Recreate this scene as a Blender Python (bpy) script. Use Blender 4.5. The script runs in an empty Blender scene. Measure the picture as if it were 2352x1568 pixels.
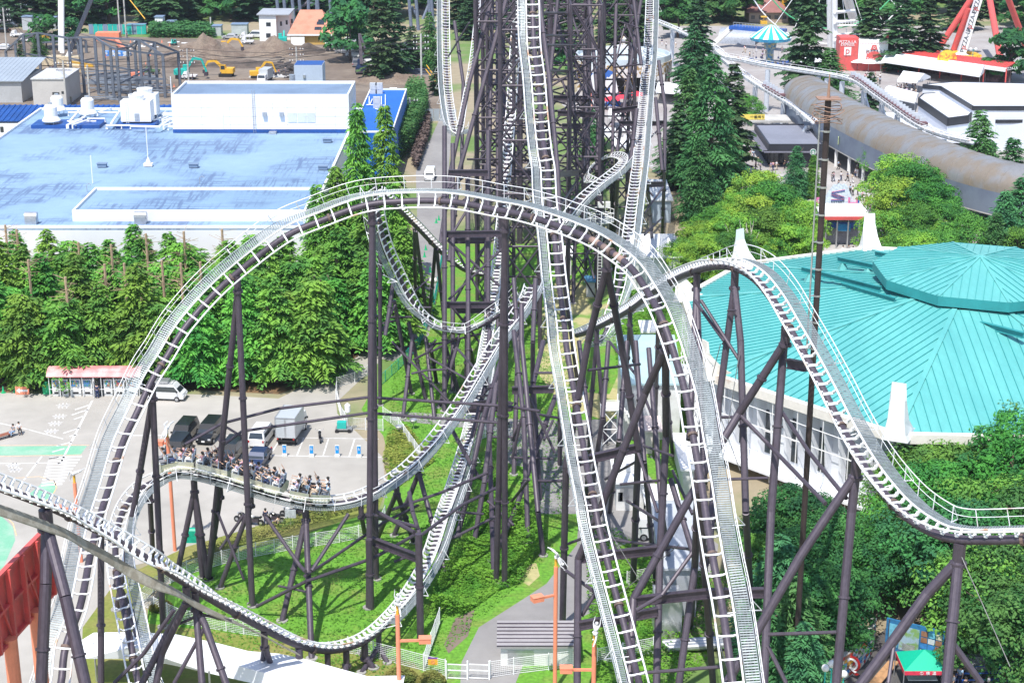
import bpy, math, random
from mathutils import Vector, Matrix, noise as mnoise
random.seed(7)
S = bpy.context.scene
COL = S.collection
V = Vector
# ---------------------------------------------------------------- camera, sky, sun
FPX, CX, CY, CAMH, PIT = 3935.0, 1176.0, 784.0, 65.0, math.radians(18.3)
SP, CP = math.sin(PIT), math.cos(PIT)
cam_d = bpy.data.cameras.new('camera'); cam = bpy.data.objects.new('camera', cam_d); COL.objects.link(cam)
cam.location = (0, 0, CAMH); cam.rotation_euler = (math.pi/2 - PIT, 0, 0)
cam_d.sensor_width = 36; cam_d.lens = 36*FPX/2352; cam_d.clip_start = 1; cam_d.clip_end = 6000
S.camera = cam
SUN_TO = V((-0.16, -0.44, 0.88)).normalized()
w = bpy.data.worlds.new('World'); S.world = w; w.use_nodes = True
nt = w.node_tree; sky = nt.nodes.new('ShaderNodeTexSky'); sky.sky_type = 'NISHITA'; sky.sun_disc = False
sky.sun_elevation = math.asin(SUN_TO.z); sky.sun_rotation = math.atan2(SUN_TO.x, SUN_TO.y)
bg = nt.nodes['Background']; bg.inputs[1].default_value = 0.15; nt.links.new(sky.outputs[0], bg.inputs[0])
sd = bpy.data.lights.new('sun', 'SUN'); sd.energy = 4.0; sd.angle = math.radians(0.5); sd.color = (1, .965, .9)
so = bpy.data.objects.new('sun', sd); COL.objects.link(so); so.rotation_euler = SUN_TO.to_track_quat('Z', 'Y').to_euler()
S.view_settings.view_transform = 'Standard'; S.view_settings.look = 'None'; S.view_settings.gamma = 1
S.view_settings.use_curve_mapping = False; S.view_settings.exposure = 0.58
# ---------------------------------------------------------------- turning photo positions into points of the place
def D(u, v, d):
    return V(((u-CX)/FPX*d, d*(CP-(v-CY)/FPX*SP), CAMH - d*(SP+(v-CY)/FPX*CP)))
def G(u, v, z=0.0):
    d = (CAMH-z)/(SP+(v-CY)/FPX*CP); return D(u, v, d)
def AY(u, v, Y):
    return D(u, v, Y/(CP-(v-CY)/FPX*SP))
def q(c, r, x, y): return (588*c+x/4.0, 392*r+y/4.0)
def Q(c, r, x, y, z=0.0): return G(588*c+x/4.0, 392*r+y/4.0, z)
def up_at(foot, v):
    """the point straight above a foot that sits at picture row v"""
    k = foot.y; d = k/(CP-(v-CY)/FPX*SP); return V((foot.x, foot.y, CAMH - d*(SP+(v-CY)/FPX*CP)))
# ---------------------------------------------------------------- materials
MATS = {}
def mat(name, col, rough=.6, metal=0, var=.12, scale=3.0, col2=None, mix=(.45, .62), det=4, bump=0, stretch=None, spec=.5, coord='Object', trans=0, objvar=0):
    if name in MATS: return MATS[name]
    m = bpy.data.materials.new(name); m.use_nodes = True; N = m.node_tree.nodes; L = m.node_tree.links
    b = N['Principled BSDF']; b.inputs['Roughness'].default_value = rough; b.inputs['Metallic'].default_value = metal
    b.inputs['Specular IOR Level'].default_value = spec
    tc = N.new('ShaderNodeTexCoord'); src = tc.outputs[coord]
    if stretch:
        mp = N.new('ShaderNodeMapping'); mp.inputs['Scale'].default_value = stretch; L.new(src, mp.inputs[0]); src = mp.outputs[0]
    n1 = N.new('ShaderNodeTexNoise'); n1.inputs['Scale'].default_value = scale; n1.inputs['Detail'].default_value = det
    L.new(src, n1.inputs['Vector'])
    cr = N.new('ShaderNodeMapRange'); cr.inputs[1].default_value = mix[0]; cr.inputs[2].default_value = mix[1]
    L.new(n1.outputs[0], cr.inputs[0])
    mx = N.new('ShaderNodeMix'); mx.data_type = 'RGBA'
    if col2 is None: col2 = tuple(c*(1-2*var) for c in col); 
    mx.inputs[6].default_value = (*col, 1); mx.inputs[7].default_value = (*col2, 1)
    L.new(cr.outputs[0], mx.inputs[0]); out = mx.outputs[2]
    n2 = N.new('ShaderNodeTexNoise'); n2.inputs['Scale'].default_value = scale*9; n2.inputs['Detail'].default_value = 3
    L.new(src, n2.inputs['Vector'])
    hs = N.new('ShaderNodeHueSaturation'); mr = N.new('ShaderNodeMapRange')
    mr.inputs[1].default_value = .3; mr.inputs[2].default_value = .7; mr.inputs[3].default_value = 1-var; mr.inputs[4].default_value = 1+var
    L.new(n2.outputs[0], mr.inputs[0]); L.new(mr.outputs[0], hs.inputs['Value']); L.new(out, hs.inputs['Color']); out = hs.outputs[0]
    if objvar:
        oi = N.new('ShaderNodeObjectInfo'); h2 = N.new('ShaderNodeHueSaturation')
        r1 = N.new('ShaderNodeMapRange'); r1.inputs[3].default_value = .5-objvar*.16; r1.inputs[4].default_value = .5+objvar*.09; L.new(oi.outputs['Random'], r1.inputs[0]); L.new(r1.outputs[0], h2.inputs['Hue'])
        mt = N.new('ShaderNodeMath'); mt.operation = 'MULTIPLY'; mt.inputs[1].default_value = 7.31; fr = N.new('ShaderNodeMath'); fr.operation = 'FRACT'
        L.new(oi.outputs['Random'], mt.inputs[0]); L.new(mt.outputs[0], fr.inputs[0])
        r2 = N.new('ShaderNodeMapRange'); r2.inputs[3].default_value = 1-objvar; r2.inputs[4].default_value = 1+objvar; L.new(fr.outputs[0], r2.inputs[0]); L.new(r2.outputs[0], h2.inputs['Value'])
        L.new(out, h2.inputs['Color']); out = h2.outputs[0]
    L.new(out, b.inputs['Base Color'])
    if bump:
        bp = N.new('ShaderNodeBump'); bp.inputs['Strength'].default_value = bump; bp.inputs['Distance'].default_value = .05
        L.new(n2.outputs[0], bp.inputs['Height']); L.new(bp.outputs[0], b.inputs['Normal'])
    if trans:
        tr = N.new('ShaderNodeBsdfTranslucent'); L.new(out, tr.inputs[0]); ms = N.new('ShaderNodeMixShader'); ms.inputs[0].default_value = trans
        L.new(b.outputs[0], ms.inputs[1]); L.new(tr.outputs[0], ms.inputs[2]); L.new(ms.outputs[0], N['Material Output'].inputs[0])
    MATS[name] = m; return m
# ---------------------------------------------------------------- mesh building
class MB:
    def __init__(s): s.v = []; s.f = []
    def add(s, vs, fs):
        o = len(s.v); s.v.extend([tuple(a) for a in vs]); s.f.extend([tuple(i+o for i in f) for f in fs]); return s
    def quad(s, a, b, c, d): return s.add([a, b, c, d], [(0, 1, 2, 3)])
    def poly(s, pts): return s.add(pts, [tuple(range(len(pts)))])
    def box(s, c, size, rz=0, M=None):
        hx, hy, hz = size[0]/2, size[1]/2, size[2]/2; cs, sn = math.cos(rz), math.sin(rz); vs = []
        for x, y, z in ((-1,-1,-1),(1,-1,-1),(1,1,-1),(-1,1,-1),(-1,-1,1),(1,-1,1),(1,1,1),(-1,1,1)):
            X, Y, Z = x*hx, y*hy, z*hz; p = V((c[0]+X*cs-Y*sn, c[1]+X*sn+Y*cs, c[2]+Z)); vs.append(M @ p if M else p)
        return s.add(vs, [(0,3,2,1),(4,5,6,7),(0,1,5,4),(1,2,6,5),(2,3,7,6),(3,0,4,7)])
    def tube(s, pts, r, n=8, cap=True, r2=None, closed=False):
        pts = [V(p) for p in pts]; m = len(pts); vs = []; a = None
        for i, p in enumerate(pts):
            t = (pts[min(i+1, m-1)]-pts[max(i-1, 0)])
            if closed: t = pts[(i+1) % m]-pts[i-1]
            if t.length < 1e-9: t = V((0, 0, 1))
            t.normalize()
            if a is None: a = t.orthogonal().normalized()
            a = (a - t*a.dot(t)); a = a.normalized() if a.length > 1e-6 else t.orthogonal().normalized()
            b = t.cross(a); rr = r if r2 is None else r+(r2-r)*i/(m-1)
            for k in range(n):
                an = 2*math.pi*k/n; vs.append(p + a*math.cos(an)*rr + b*math.sin(an)*rr)
        fs = []
        for i in range(m if closed else m-1):
            j = (i+1) % m
            for k in range(n): fs.append((i*n+k, i*n+(k+1) % n, j*n+(k+1) % n, j*n+k))
        if cap and not closed: fs += [tuple(range(n))[::-1], tuple((m-1)*n+k for k in range(n))]
        return s.add(vs, fs)
    def rod(s, a, b, r, n=8): return s.tube([a, b], r, n)
    def beam(s, a, b, w, h, up=V((0, 0, 1))):
        a = V(a); b = V(b); t = (b-a).normalized(); x = t.cross(up)
        if x.length < 1e-4: x = t.orthogonal()
        x.normalize(); y = x.cross(t); vs = []
        for p in (a, b):
            for i, j in ((-1,-1),(1,-1),(1,1),(-1,1)): vs.append(p+x*i*w/2+y*j*h/2)
        return s.add(vs, [(0,1,2,3),(7,6,5,4),(0,4,5,1),(1,5,6,2),(2,6,7,3),(3,7,4,0)])
    def ibeam(s, a, b, w, h):
        a = V(a); b = V(b); z = V((0, 0, h/2))
        s.beam(a+z, b+z, w, .06); s.beam(a-z, b-z, w, .06); s.beam(a, b, .05, h-.065); return s
    def prism(s, poly, z0, z1):
        n = len(poly); vs = [(p[0], p[1], z0) for p in poly]+[(p[0], p[1], z1) for p in poly]
        return s.add(vs, [tuple(range(n))[::-1], tuple(range(n, 2*n))]+[(i, (i+1) % n, n+(i+1) % n, n+i) for i in range(n)])
    def cyl(s, c, r, h, n=12, r2=None):
        c = V(c); return s.tube([c, c+V((0, 0, h))], r, n, True, r2)
    def lathe(s, c, prof, n=16):
        vs = []; c = V(c)
        for (r, z) in prof:
            for k in range(n): vs.append(c+V((r*math.cos(2*math.pi*k/n), r*math.sin(2*math.pi*k/n), z)))
        fs = [(i*n+k, i*n+(k+1) % n, (i+1)*n+(k+1) % n, (i+1)*n+k) for i in range(len(prof)-1) for k in range(n)]
        return s.add(vs, fs)
    def ball(s, c, r, n=10, sc=(1, 1, 1)):
        vs = []; c = V(c); m = n//2+1
        for i in range(m+1):
            t = math.pi*i/m
            for k in range(n):
                a = 2*math.pi*k/n; vs.append(c+V((r*sc[0]*math.sin(t)*math.cos(a), r*sc[1]*math.sin(t)*math.sin(a), r*sc[2]*math.cos(t))))
        fs = [((i+1)*n+k, (i+1)*n+(k+1) % n, i*n+(k+1) % n, i*n+k) for i in range(m) for k in range(n)]
        return s.add(vs, fs)
ORG = {}
def wloc(o): return ORG.get(o.name, V((0, 0, 0))) if o else V((0, 0, 0))
def tag(o, label=None, cat=None, group=None, kind=None):
    if label: o['label'] = label
    if cat: o['category'] = cat
    if group: o['group'] = group
    if kind: o['kind'] = kind
    return o
def mesh(name, mb, m, smooth=False):
    me = bpy.data.meshes.new(name); me.from_pydata(mb.v, [], mb.f)
    if m: me.materials.append(m)
    if smooth: me.polygons.foreach_set('use_smooth', [True]*len(me.polygons))
    me.validate(); me.update(); return me
def obj(name, mb, m, parent=None, org=None, smooth=False, label=None, kind=None):
    """one mesh object; shapes given in world coordinates are shifted to the object's own base"""
    base = V(org) if org is not None else V((0, 0, 0)); off = wloc(parent) if parent else base
    if off.length: mb.v = [(a[0]-off.x, a[1]-off.y, a[2]-off.z) for a in mb.v]
    o = bpy.data.objects.new(name, mesh(name, mb, m, smooth)); COL.objects.link(o)
    if parent: o.parent = parent; ORG[o.name] = off
    else: o.location = base; ORG[o.name] = base
    if label: o['label'] = label
    if kind: o['kind'] = kind
    return o
def thing(name, label, cat, loc=(0, 0, 0), group=None, rz=0):
    o = bpy.data.objects.new(name, None); COL.objects.link(o); o.location = loc; o.rotation_euler = (0, 0, rz); o.empty_display_size = .2
    ORG[o.name] = V(loc) if rz == 0 else V((0, 0, 0)); return tag(o, label, cat, group)
KIDS = {}
def kids(o):
    if o.name not in KIDS: KIDS[o.name] = list(o.children)
    return KIDS[o.name]
def dup(root, loc=None, rz=None, sc=None, label=None, group=None, name=None):
    def cp(o, par):
        c = o.copy(); COL.objects.link(c)
        if par: c.parent = par
        for ch in kids(o): cp(ch, c)
        return c
    r = cp(root, None)
    if loc is not None: r.location = loc; ORG[r.name] = V(loc)
    if rz is not None: r.rotation_euler = (0, 0, rz)
    if sc is not None: r.scale = sc if hasattr(sc, '__len__') else (sc, sc, sc)
    if label: r['label'] = label
    if group: r['group'] = group
    return r
# ---------------------------------------------------------------- shared materials
STEEL = mat('dark_steel_paint', (.075, .060, .080), .5, .2, .16, .5, col2=(.048, .038, .054), mix=(.5, .75), stretch=(1, 1, .4))
STEEL_N = mat('near_steel_paint', (.07, .065, .078), .5, .2, .16, .5, col2=(.05, .045, .055), mix=(.5, .75), stretch=(1, 1, .4))
RUSTY = mat('rusty_steel', (.16, .11, .09), .7, .1, .2, 2, col2=(.10, .075, .07))
WHITE = mat('white_track_paint', (.78, .78, .8), .45, 0, .05, .8, col2=(.5, .33, .23), mix=(.62, .74), det=6)
WHITE2 = mat('white_rail_paint', (.75, .75, .77), .4, .1, .05, .45, col2=(.5, .31, .2), mix=(.60, .70), det=5)
GRATE = mat('galvanised_grating', (.30, .335, .35), .5, .4, .1, 3)
WALLW = mat('white_wall_paint', (.8, .8, .8), .6, 0, .02, .3, col2=(.72, .73, .75), mix=(.5, .8))
GLASS = mat('dark_window_glass', (.03, .04, .05), .12, 0, .1, .4, spec=.8)
ASPH = mat('pale_asphalt', (.40, .375, .34), .9, 0, .06, .06, col2=(.33, .31, .28), mix=(.42, .62), det=8)
ROAD = mat('grey_road', (.27, .26, .255), .9, 0, .06, .1, col2=(.22, .21, .21), mix=(.4, .65), det=8)
CONC = mat('concrete', (.5, .49, .47), .85, 0, .07, .5, col2=(.4, .39, .37))
BLACK = mat('black_rubber', (.02, .02, .022), .6, 0, .1, 3)
CHROME = mat('bare_metal', (.55, .56, .58), .35, .7, .06, 2)
RED = mat('red_paint', (.66, .10, .09), .5, 0, .06, 1, col2=(.55, .10, .09))
ORANGE = mat('orange_paint', (.80, .27, .16), .5, 0, .04, 1)
BLUEP = mat('blue_paint', (.02, .10, .42), .5, 0, .08, .5)
YELLOW = mat('yellow_paint', (.75, .42, .04), .5, 0, .06, 1)
TEAL = mat('teal_paint', (.02, .42, .36), .5, 0, .06, 1)
GREENP = mat('green_plastic', (.01, .40, .16), .5, 0, .05, 2)
SKIN = mat('skin', (.55, .34, .24), .6, 0, .03, 3)
HAIR = mat('black_hair', (.02, .016, .014), .6, 0, .1, 9)
BARK = mat('tree_bark', (.12, .085, .065), .95, 0, .2, 3, stretch=(3, 3, .6))
# ================================================================ ground and paved areas
def sheet(name, pts, m, z, sub=False):
    mb = MB(); mb.poly([V((p[0], p[1], z)) for p in pts]); o = obj(name, mb, m); o['kind'] = 'structure'; return o
def UG(*uv): return [G(a, b) for a, b in uv]
SOIL = mat('dry_ground', (.30, .25, .17), .95, 0, .1, .05, col2=(.12, .20, .05), mix=(.45, .6), det=6)
gb = MB(); N_ = 40
for i in range(N_+1):
    for j in range(N_+1): gb.v.append((-1500+3000*i/N_, -100+3100*j/N_, 0))
gb.f = [(i*(N_+1)+j, (i+1)*(N_+1)+j, (i+1)*(N_+1)+j+1, i*(N_+1)+j+1) for i in range(N_) for j in range(N_)]
obj('ground', gb, SOIL)['kind'] = 'structure'
GRASSM = mat('bright_grass', (.105, .27, .022), .95, 0, .3, .35, col2=(.16, .24, .04), mix=(.48, .66), det=8, bump=.6)
DRYG = mat('dry_grass', (.40, .36, .17), .95, 0, .12, .2, col2=(.15, .27, .05), mix=(.5, .6), det=7, bump=.5)
DIRT = mat('bare_earth', (.21, .17, .135), .95, 0, .14, .06, col2=(.15, .115, .09), mix=(.42, .6), det=8, bump=.5)
FLOORF = mat('forest_floor', (.17, .10, .05), .95, 0, .25, .5, col2=(.10, .065, .04), det=7)
LAWN = mat('mown_lawn', (.17, .21, .035), .95, 0, .15, .3, col2=(.22, .21, .06), mix=(.4, .62), det=8, bump=.4)
# construction yard, parking lot, forest floor, roads, lawns
sheet('earth_yard', UG((-900,190),(-300,40),(300,85),(720,95),(1010,110),(1010,262),(700,262),(-900,262)), DIRT, .01)
sheet('forest_floor', UG((-400,800),(0,800),(850,690),(900,760),(800,850),(640,905),(440,895),(100,880),(0,905),(-400,905)), FLOORF, .008)
sheet('parking_lot', UG((-900,1700),(-700,905),(0,902),(110,905),(440,905),(640,915),(790,842),(845,800),(905,800),(830,870),(772,925),(775,950),(880,1050),(885,1120),(800,1150),(600,1210),(470,1260),(300,1300),(235,1420),(215,1560),(200,1700)), ASPH, .014)
sheet('service_road', UG((955,395),(1015,262),(1020,220),(1040,262),(1030,395),(1020,560),(1000,700),(985,770),(905,830),(835,815),(920,740),(960,560)), ROAD, .012)
sheet('grass_field', UG((905,830),(985,770),(1025,560),(1530,560),(1640,780),(1600,1200),(1500,1568),(1300,1700),(850,1700),(330,1560),(340,1400),(420,1300),(880,1170),(895,1060),(880,1000),(830,940),(870,870)), GRASSM, .011)
sheet('lawn', UG((190,1440),(270,1330),(430,1255),(600,1205),(830,1140),(885,1128),(870,1170),(640,1245),(420,1300),(330,1380),(330,1430),(620,1465),(950,1520),(1010,1600),(180,1700)), LAWN, .02)
sheet('dry_patch', UG((1280,640),(1420,640),(1400,700),(1330,800),(1330,900),(1400,905),(1420,860),(1470,900),(1400,970),(1290,930),(1230,850),(1240,720)), DRYG, .018)
sheet('dry_patch', UG((1195,1300),(1232,1292),(1240,1322),(1215,1345),(1190,1330)), DRYG, .0185)
sheet('dry_patch', UG((1045,1420),(1090,1400),(1075,1460),(1030,1500),(1020,1480)), DIRT, .0185)
sheet('path', UG((1060,1520),(1100,1440),(1210,1370),(1255,1340),(1325,1250),(1330,1180),(1240,1180),(1235,1080),(1150,1060),(1140,990),(1000,975),(900,965),(895,945),(1010,950),(1220,965),(1330,965),(1440,960),(1450,1040),(1560,1180),(1650,1250),(1640,1330),(1450,1240),(1380,1290),(1370,1400),(1290,1440),(1200,1530),(1130,1700),(1050,1700)), ROAD, .017)
PAVE = mat('plaza_paving', (.36, .34, .33), .9, 0, .06, .12, col2=(.30, .27, .26), mix=(.4, .62), det=7)
sheet('plaza', UG((1290,240),(1500,60),(2352,60),(2700,200),(2700,460),(2352,500),(2200,650),(1900,650),(1680,420),(1540,420)), PAVE, .012)
sheet('pavement', UG((1720,400),(1900,400),(1960,420),(2005,450),(1990,640),(1880,640),(1880,480)), mat('light_paving', (.42, .40, .39), .9, 0, .06, .15), .017)
sheet('road', UG((1780,1700),(1860,1568),(2040,1440),(2352,1400),(2700,1450),(2700,1750)), mat('dark_asphalt', (.09, .085, .085), .9, 0, .08, .2), .012)

# ================================================================ coaster tracks
def spline(P, step):
    """Catmull-Rom through P (lists of equal length vectors), resampled at even steps of the first three values"""
    n = len(P); out = []
    for i in range(n-1):
        a, b, c, d = P[max(i-1, 0)], P[i], P[i+1], P[min(i+2, n-1)]
        for k in range(24):
            t = k/24; out.append([.5*((2*b[j])+(-a[j]+c[j])*t+(2*a[j]-5*b[j]+4*c[j]-d[j])*t*t+(-a[j]+3*b[j]-3*c[j]+d[j])*t**3) for j in range(len(b))])
    out.append(list(P[-1])); res = [out[0]]; acc = 0
    for p, r in zip(out, out[1:]):
        L = math.dist(p[:3], r[:3])
        if L < 1e-9: continue
        while acc+L >= step:
            t = (step-acc)/L; p = [x+(y-x)*t for x, y in zip(p, r)]; res.append(p); L = math.dist(p[:3], r[:3]); acc = 0
            if L < 1e-9: break
        acc += L
    return res
def tie_mesh(g, r, dz, tw=.1):
    mb = MB(); h = g/2
    mb.box((0, 0, -dz+r*.9), (g*.62, tw, .09)); mb.box((0, 0, -dz+r*.55), (r*1.7, tw*.8, r*.9))
    for s in (-1, 1):
        mb.beam(V((s*h*.62, 0, -dz+r*.9)), V((s*h*.78, 0, -.06)), tw, .1, V((0, 1, 0)))
        mb.beam(V((s*h*.74, 0, -.05)), V((s*h*1.0, 0, -.03)), tw, .09, V((0, 1, 0)))
    return mesh('cross_tie', mb, WHITE)
TIES = {}
ANG = math.pi
def track(label, pts, gauge=1.2, r=.24, dz=.42, tie=1.3, walk=1, wlen=(0, 1), name='coaster_track', rail_r=.07, flange=9.0, spine_m=None, up=False, ww=.62, tw=.12):
    """pts: (u, v, depth, hint normal xyz) along the spine"""
    P = []
    for p in pts:
        w_ = D(p[0], p[1], p[2]); h = p[3] if len(p) > 3 else (0, 0, 1); P.append([w_.x, w_.y, w_.z, *h])
    R = spline(P, .5); n = len(R); base = V(R[n//2][:3]); base.z = 0
    T = thing(name, label, 'roller coaster', base)
    F = []
    for i, p in enumerate(R):
        t = (V(R[min(i+1, n-1)][:3])-V(R[max(i-1, 0)][:3])).normalized(); h = V(p[3:6])
        x = t.cross(h)
        x = x.normalized() if x.length > .05 else (F[-1][2] if F else V((1, 0, 0)))
        nn = x.cross(t).normalized(); F.append((V(p[:3]), t, x, nn))
    sp = MB().tube([f[0] for f in F], r, 12); obj('spine', sp, spine_m or STEEL, T, smooth=True)
    for s in (-1, 1):
        obj('rail', MB().tube([f[0]+f[3]*dz+f[2]*s*gauge/2 for f in F], rail_r, 8), WHITE2, T, smooth=True)
    key = (gauge, r, dz, tw)
    if key not in TIES: TIES[key] = tie_mesh(gauge, r, dz, tw)
    k = max(1, round(tie/.5)); idx = []; acc = 0
    s_ = 0.0; nxt = tie/2; ties = []
    for i in range(n-1):
        while nxt <= (i+1)*.5:
            a = (nxt-i*.5)/.5; pos = F[i][0].lerp(F[i+1][0], a); ties.append((pos, F[i])); nxt += tie
    ties.sort(key=lambda q_: q_[0].y)
    def tm(q_):
        pos, f = q_; M = Matrix((f[2], f[1], f[3])).transposed().to_4x4(); M.translation = pos+f[3]*dz-base; return M
    for q_ in ties[:98]:
        o = bpy.data.objects.new('cross_tie', TIES[key]); COL.objects.link(o); o.parent = T; o.matrix_local = tm(q_)
    if len(ties) > 98:
        mb = MB(); me = TIES[key]
        for q_ in ties[98:]:
            M = tm(q_); mb.add([M @ vv.co+base for vv in me.vertices], [tuple(pp.vertices) for pp in me.polygons])
        obj('cross_tie', mb, WHITE, T, kind='stuff')
    if flange:
        i = int(flange*.6/.5)
        while i < n:
            f = F[i]; obj('flange', MB().tube([f[0]-f[1]*.09, f[0]+f[1]*.09], r+.09, 12), RUSTY, T); i += int(flange/.5)
    if walk:
        a0, a1 = int(wlen[0]*(n-1)), int(wlen[1]*(n-1)); E = []
        for i in range(a0, a1+1):
            f = F[i]; o_ = f[2]*walk; hz = V((o_.x, o_.y, 0)); hz = hz - f[1]*hz.dot(f[1])
            out = hz.normalized() if hz.length > .25 else o_
            pu = V((0, 0, 1))-f[1]*f[1].z; pu = pu.normalized() if pu.length > .15 else f[3]
            pu = pu - out*pu.dot(out); pu = pu.normalized() if pu.length > .1 else f[3]
            e0 = f[0]+f[3]*(dz-.12)+f[2]*walk*(gauge/2+.1)+out*.06; E.append((e0, e0+out*ww, pu, f))
        g = MB()
        for j in (0, .25, .5, .75, 1): g.tube([a.lerp(b, j) for a, b, _, _ in E], .03 if j in (0, 1) else .014, 4)
        for i in range(len(E)-1):
            for fr in (0, .333, .667):
                a = E[i][0].lerp(E[i+1][0], fr); b = E[i][1].lerp(E[i+1][1], fr); t = (E[i+1][0]-E[i][0]).normalized()
                g.beam(a, b, .09, .03, t.cross(b-a).normalized())
        obj('walkway', g, GRATE, T)
        hr = MB(); H = 1.05
        for j in (1.0, .55): hr.tube([b+pu*H*j for _, b, pu, _ in E], .032 if j == 1 else .02, 5)
        for i in range(0, len(E), 4):
            a, b, pu, f = E[i]; hr.rod(b-pu*.1, b+pu*H, .028, 5)
            if i % 12 == 0:
                hr.rod(f[0], b, .035, 5); hr.rod(b+(b-a)*.8, b+pu*H, .03, 4); hr.rod(b, b+(b-a)*.8, .035, 4)
        obj('handrail', hr, WHITE, T)
    T['_n'] = n; T.pop('_n', None)
    return T, F
def col_(T, a, b, r, m=None, collars=True, name='support_column'):
    """a support column from b (top) to a (foot) with bolted collars"""
    mb = MB().rod(a, b, r, 12); o = obj(name, mb, m or STEEL, T, smooth=False)
    L = (V(b)-V(a)).length
    if collars and L > 6:
        t = (V(b)-V(a)).normalized(); k = max(1, int(L//9))
        for i in range(1, k+1):
            p = V(a)+t*(L*i/(k+1)); obj('collar', MB().tube([p-t*.07, p+t*.07], r+.09, 12), STEEL, o)
    return o
up = (0, 0, 1)
e1 = (0, -.9, .42)
T1, F1 = track('white coaster track of the big arch curving across the middle of the park', [
 (118,1640,110,(.1,-.6,.8)),(140,1568,112,(.1,-.6,.8)),(150,1488,113,(.1,-.6,.8)),(185,1388,115,(0,-.65,.75)),(207,1276,119,(0,-.7,.7)),(228,1190,122,(-.1,-.75,.65)),(252,1114,125,(-.15,-.8,.6)),(280,1021,128,(-.15,-.85,.5)),
 (315,946,130,(-.15,-.88,.5)),(350,871,131,e1),(382,821,132,e1),(425,752,133,e1),(500,667,134,e1),(588,592,134,e1),(663,539,134,e1),(738,507,134,e1),(838,472,134,e1),(938,462,134,e1),(1038,464,133,e1),
 (1138,482,131,e1),(1201,494,129,e1),(1276,517,127,e1),(1351,547,124,e1),(1401,577,122,e1),(1451,617,120,e1),(1488,672,118,(0,-.85,.5)),(1513,717,116,(0,-.85,.5)),(1533,767,115,(0,-.85,.5)),
 (1551,821,114,(0,-.85,.5)),(1576,909,112,(0,-.85,.5)),(1593,1009,110,(0,-.8,.5)),(1611,1109,108,(0,-.8,.5)),(1626,1213,106,(0,-.8,.5)),(1641,1301,104,(0,-.8,.5)),(1656,1376,103,(0,-.8,.5)),(1671,1476,101,(0,-.8,.5)),(1683,1568,100,(0,-.8,.5)),(1693,1640,99,(0,-.8,.5))], tie=1.38, walk=-1, r=.25, dz=.34, ww=.85)
RSP = mat('rust_brown_spine', (.30, .20, .165), .7, 0, .1, 1, col2=(.20, .14, .125))
for (ua, va, ub, vb) in ((1395,572,1520,735),(1160,486,1200,494)):
    k0, k1 = (min(range(len(F1)), key=lambda i: (F1[i][0]-D(x_, y_, 125)).length) for x_, y_ in ((ua, va), (ub, vb)))
    for k in range(k0, k1-2, 3): obj('rusty_section', MB().tube([F1[j][0] for j in range(k, k+3)], .262, 12), RSP, T1, smooth=True)
e4 = (0, -.92, .38)
T4, F4 = track('white coaster track plunging down the centre in front of the lattice tower', [
 (1219,-60,159,e4),(1223,0,157,e4),(1226,100,155,e4),(1236,188,152,e4),(1243,275,149,e4),(1251,350,146,e4),(1258,392,145,e4),(1262,467,142,e4),(1273,542,140,e4),(1283,642,137,e4),(1296,742,134,e4),(1301,796,132,e4),
 (1316,884,130,e4),(1331,971,127,e4),(1348,1071,124,e4),(1366,1159,121,e4),(1376,1213,120,e4),(1401,1313,118,e4),(1426,1406,116,e4),(1451,1501,114,e4),(1468,1568,112,e4),(1485,1640,110,e4)], tie=1.2, walk=1, r=.24, dz=.3)
e5 = (-.1, -.85, .5)
T5, F5 = track('white coaster track dropping steeply right of the tower towards the ground', [
 (1493,-40,275,e5),(1493,0,270,e5),(1488,125,250,e5),(1481,200,238,e5),(1473,287,222,e5),(1465,375,208,e5),(1461,404,204,e5),(1451,479,195,e5),(1441,554,187,e5),(1428,617,182,e5),(1423,654,180,e5),(1405,720,178,(-.3,-.5,.8)),(1385,775,177,(-.4,-.2,.9)),(1368,790,178,(-.5,0,.8))], tie=1.0, walk=-1, r=.22, dz=.32)
T6, F6 = track('white coaster track diving into a tight valley at the far upper left of the tower', [
 (1022,-30,285,(.1,-.9,.4)),(1023,0,282,(.1,-.9,.4)),(1024,100,270,(.1,-.9,.4)),(1028,200,257,(.1,-.8,.5)),(1038,275,246,(.1,-.7,.6)),(1048,308,242,(.1,-.2,.9)),(1060,290,246,(-.3,.3,.8)),(1075,212,254,(-.5,.4,.7)),(1088,138,262,(-.5,.4,.7)),(1098,50,272,(-.5,.4,.7)),(1104,-30,280,(-.5,.4,.7))], tie=1.0, walk=1, wlen=(0,.55), r=.22, dz=.32)
T3, F3 = track('white coaster track dropping behind the tower and sweeping round low over the grass', [
 (1196,-40,228,up),(1194,0,225,(0,-.4,.9)),(1184,100,221,(0,-.4,.9)),(1178,200,218,(0,-.4,.9)),(1168,330,213,(0,-.4,.9)),(1160,430,209,(0,-.4,.9)),(1148,560,202,(0,-.4,.9)),(1132,700,192,(0,-.3,.95)),(1112,820,182,up),(1095,920,174,up),(1075,1010,165,up),(1045,1110,157,up),
 (1018,1190,150,(-.1,0,1)),(985,1290,144,(-.15,0,1)),(940,1370,139,(-.2,.1,1)),(890,1430,134,(-.2,.2,1)),(840,1470,131,(-.1,.3,1)),(785,1490,129,(0,.3,1)),(730,1492,127,(0,.35,1)),(670,1475,125,(.1,.35,1)),(590,1435,122,(.1,.35,1)),(500,1385,118,(.05,-.1,1)),(420,1335,115,(0,-.4,.9)),
 (350,1290,112,(0,-.55,.8)),(270,1243,110,(0,-.6,.8)),(180,1195,107,(0,-.6,.8)),(100,1158,104,(0,-.6,.8)),(0,1120,101,(0,-.6,.8)),(-80,1090,99,(0,-.6,.8))], tie=.68, walk=-1, r=.26, dz=.5, wlen=(.38,.74), tw=.24)
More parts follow.
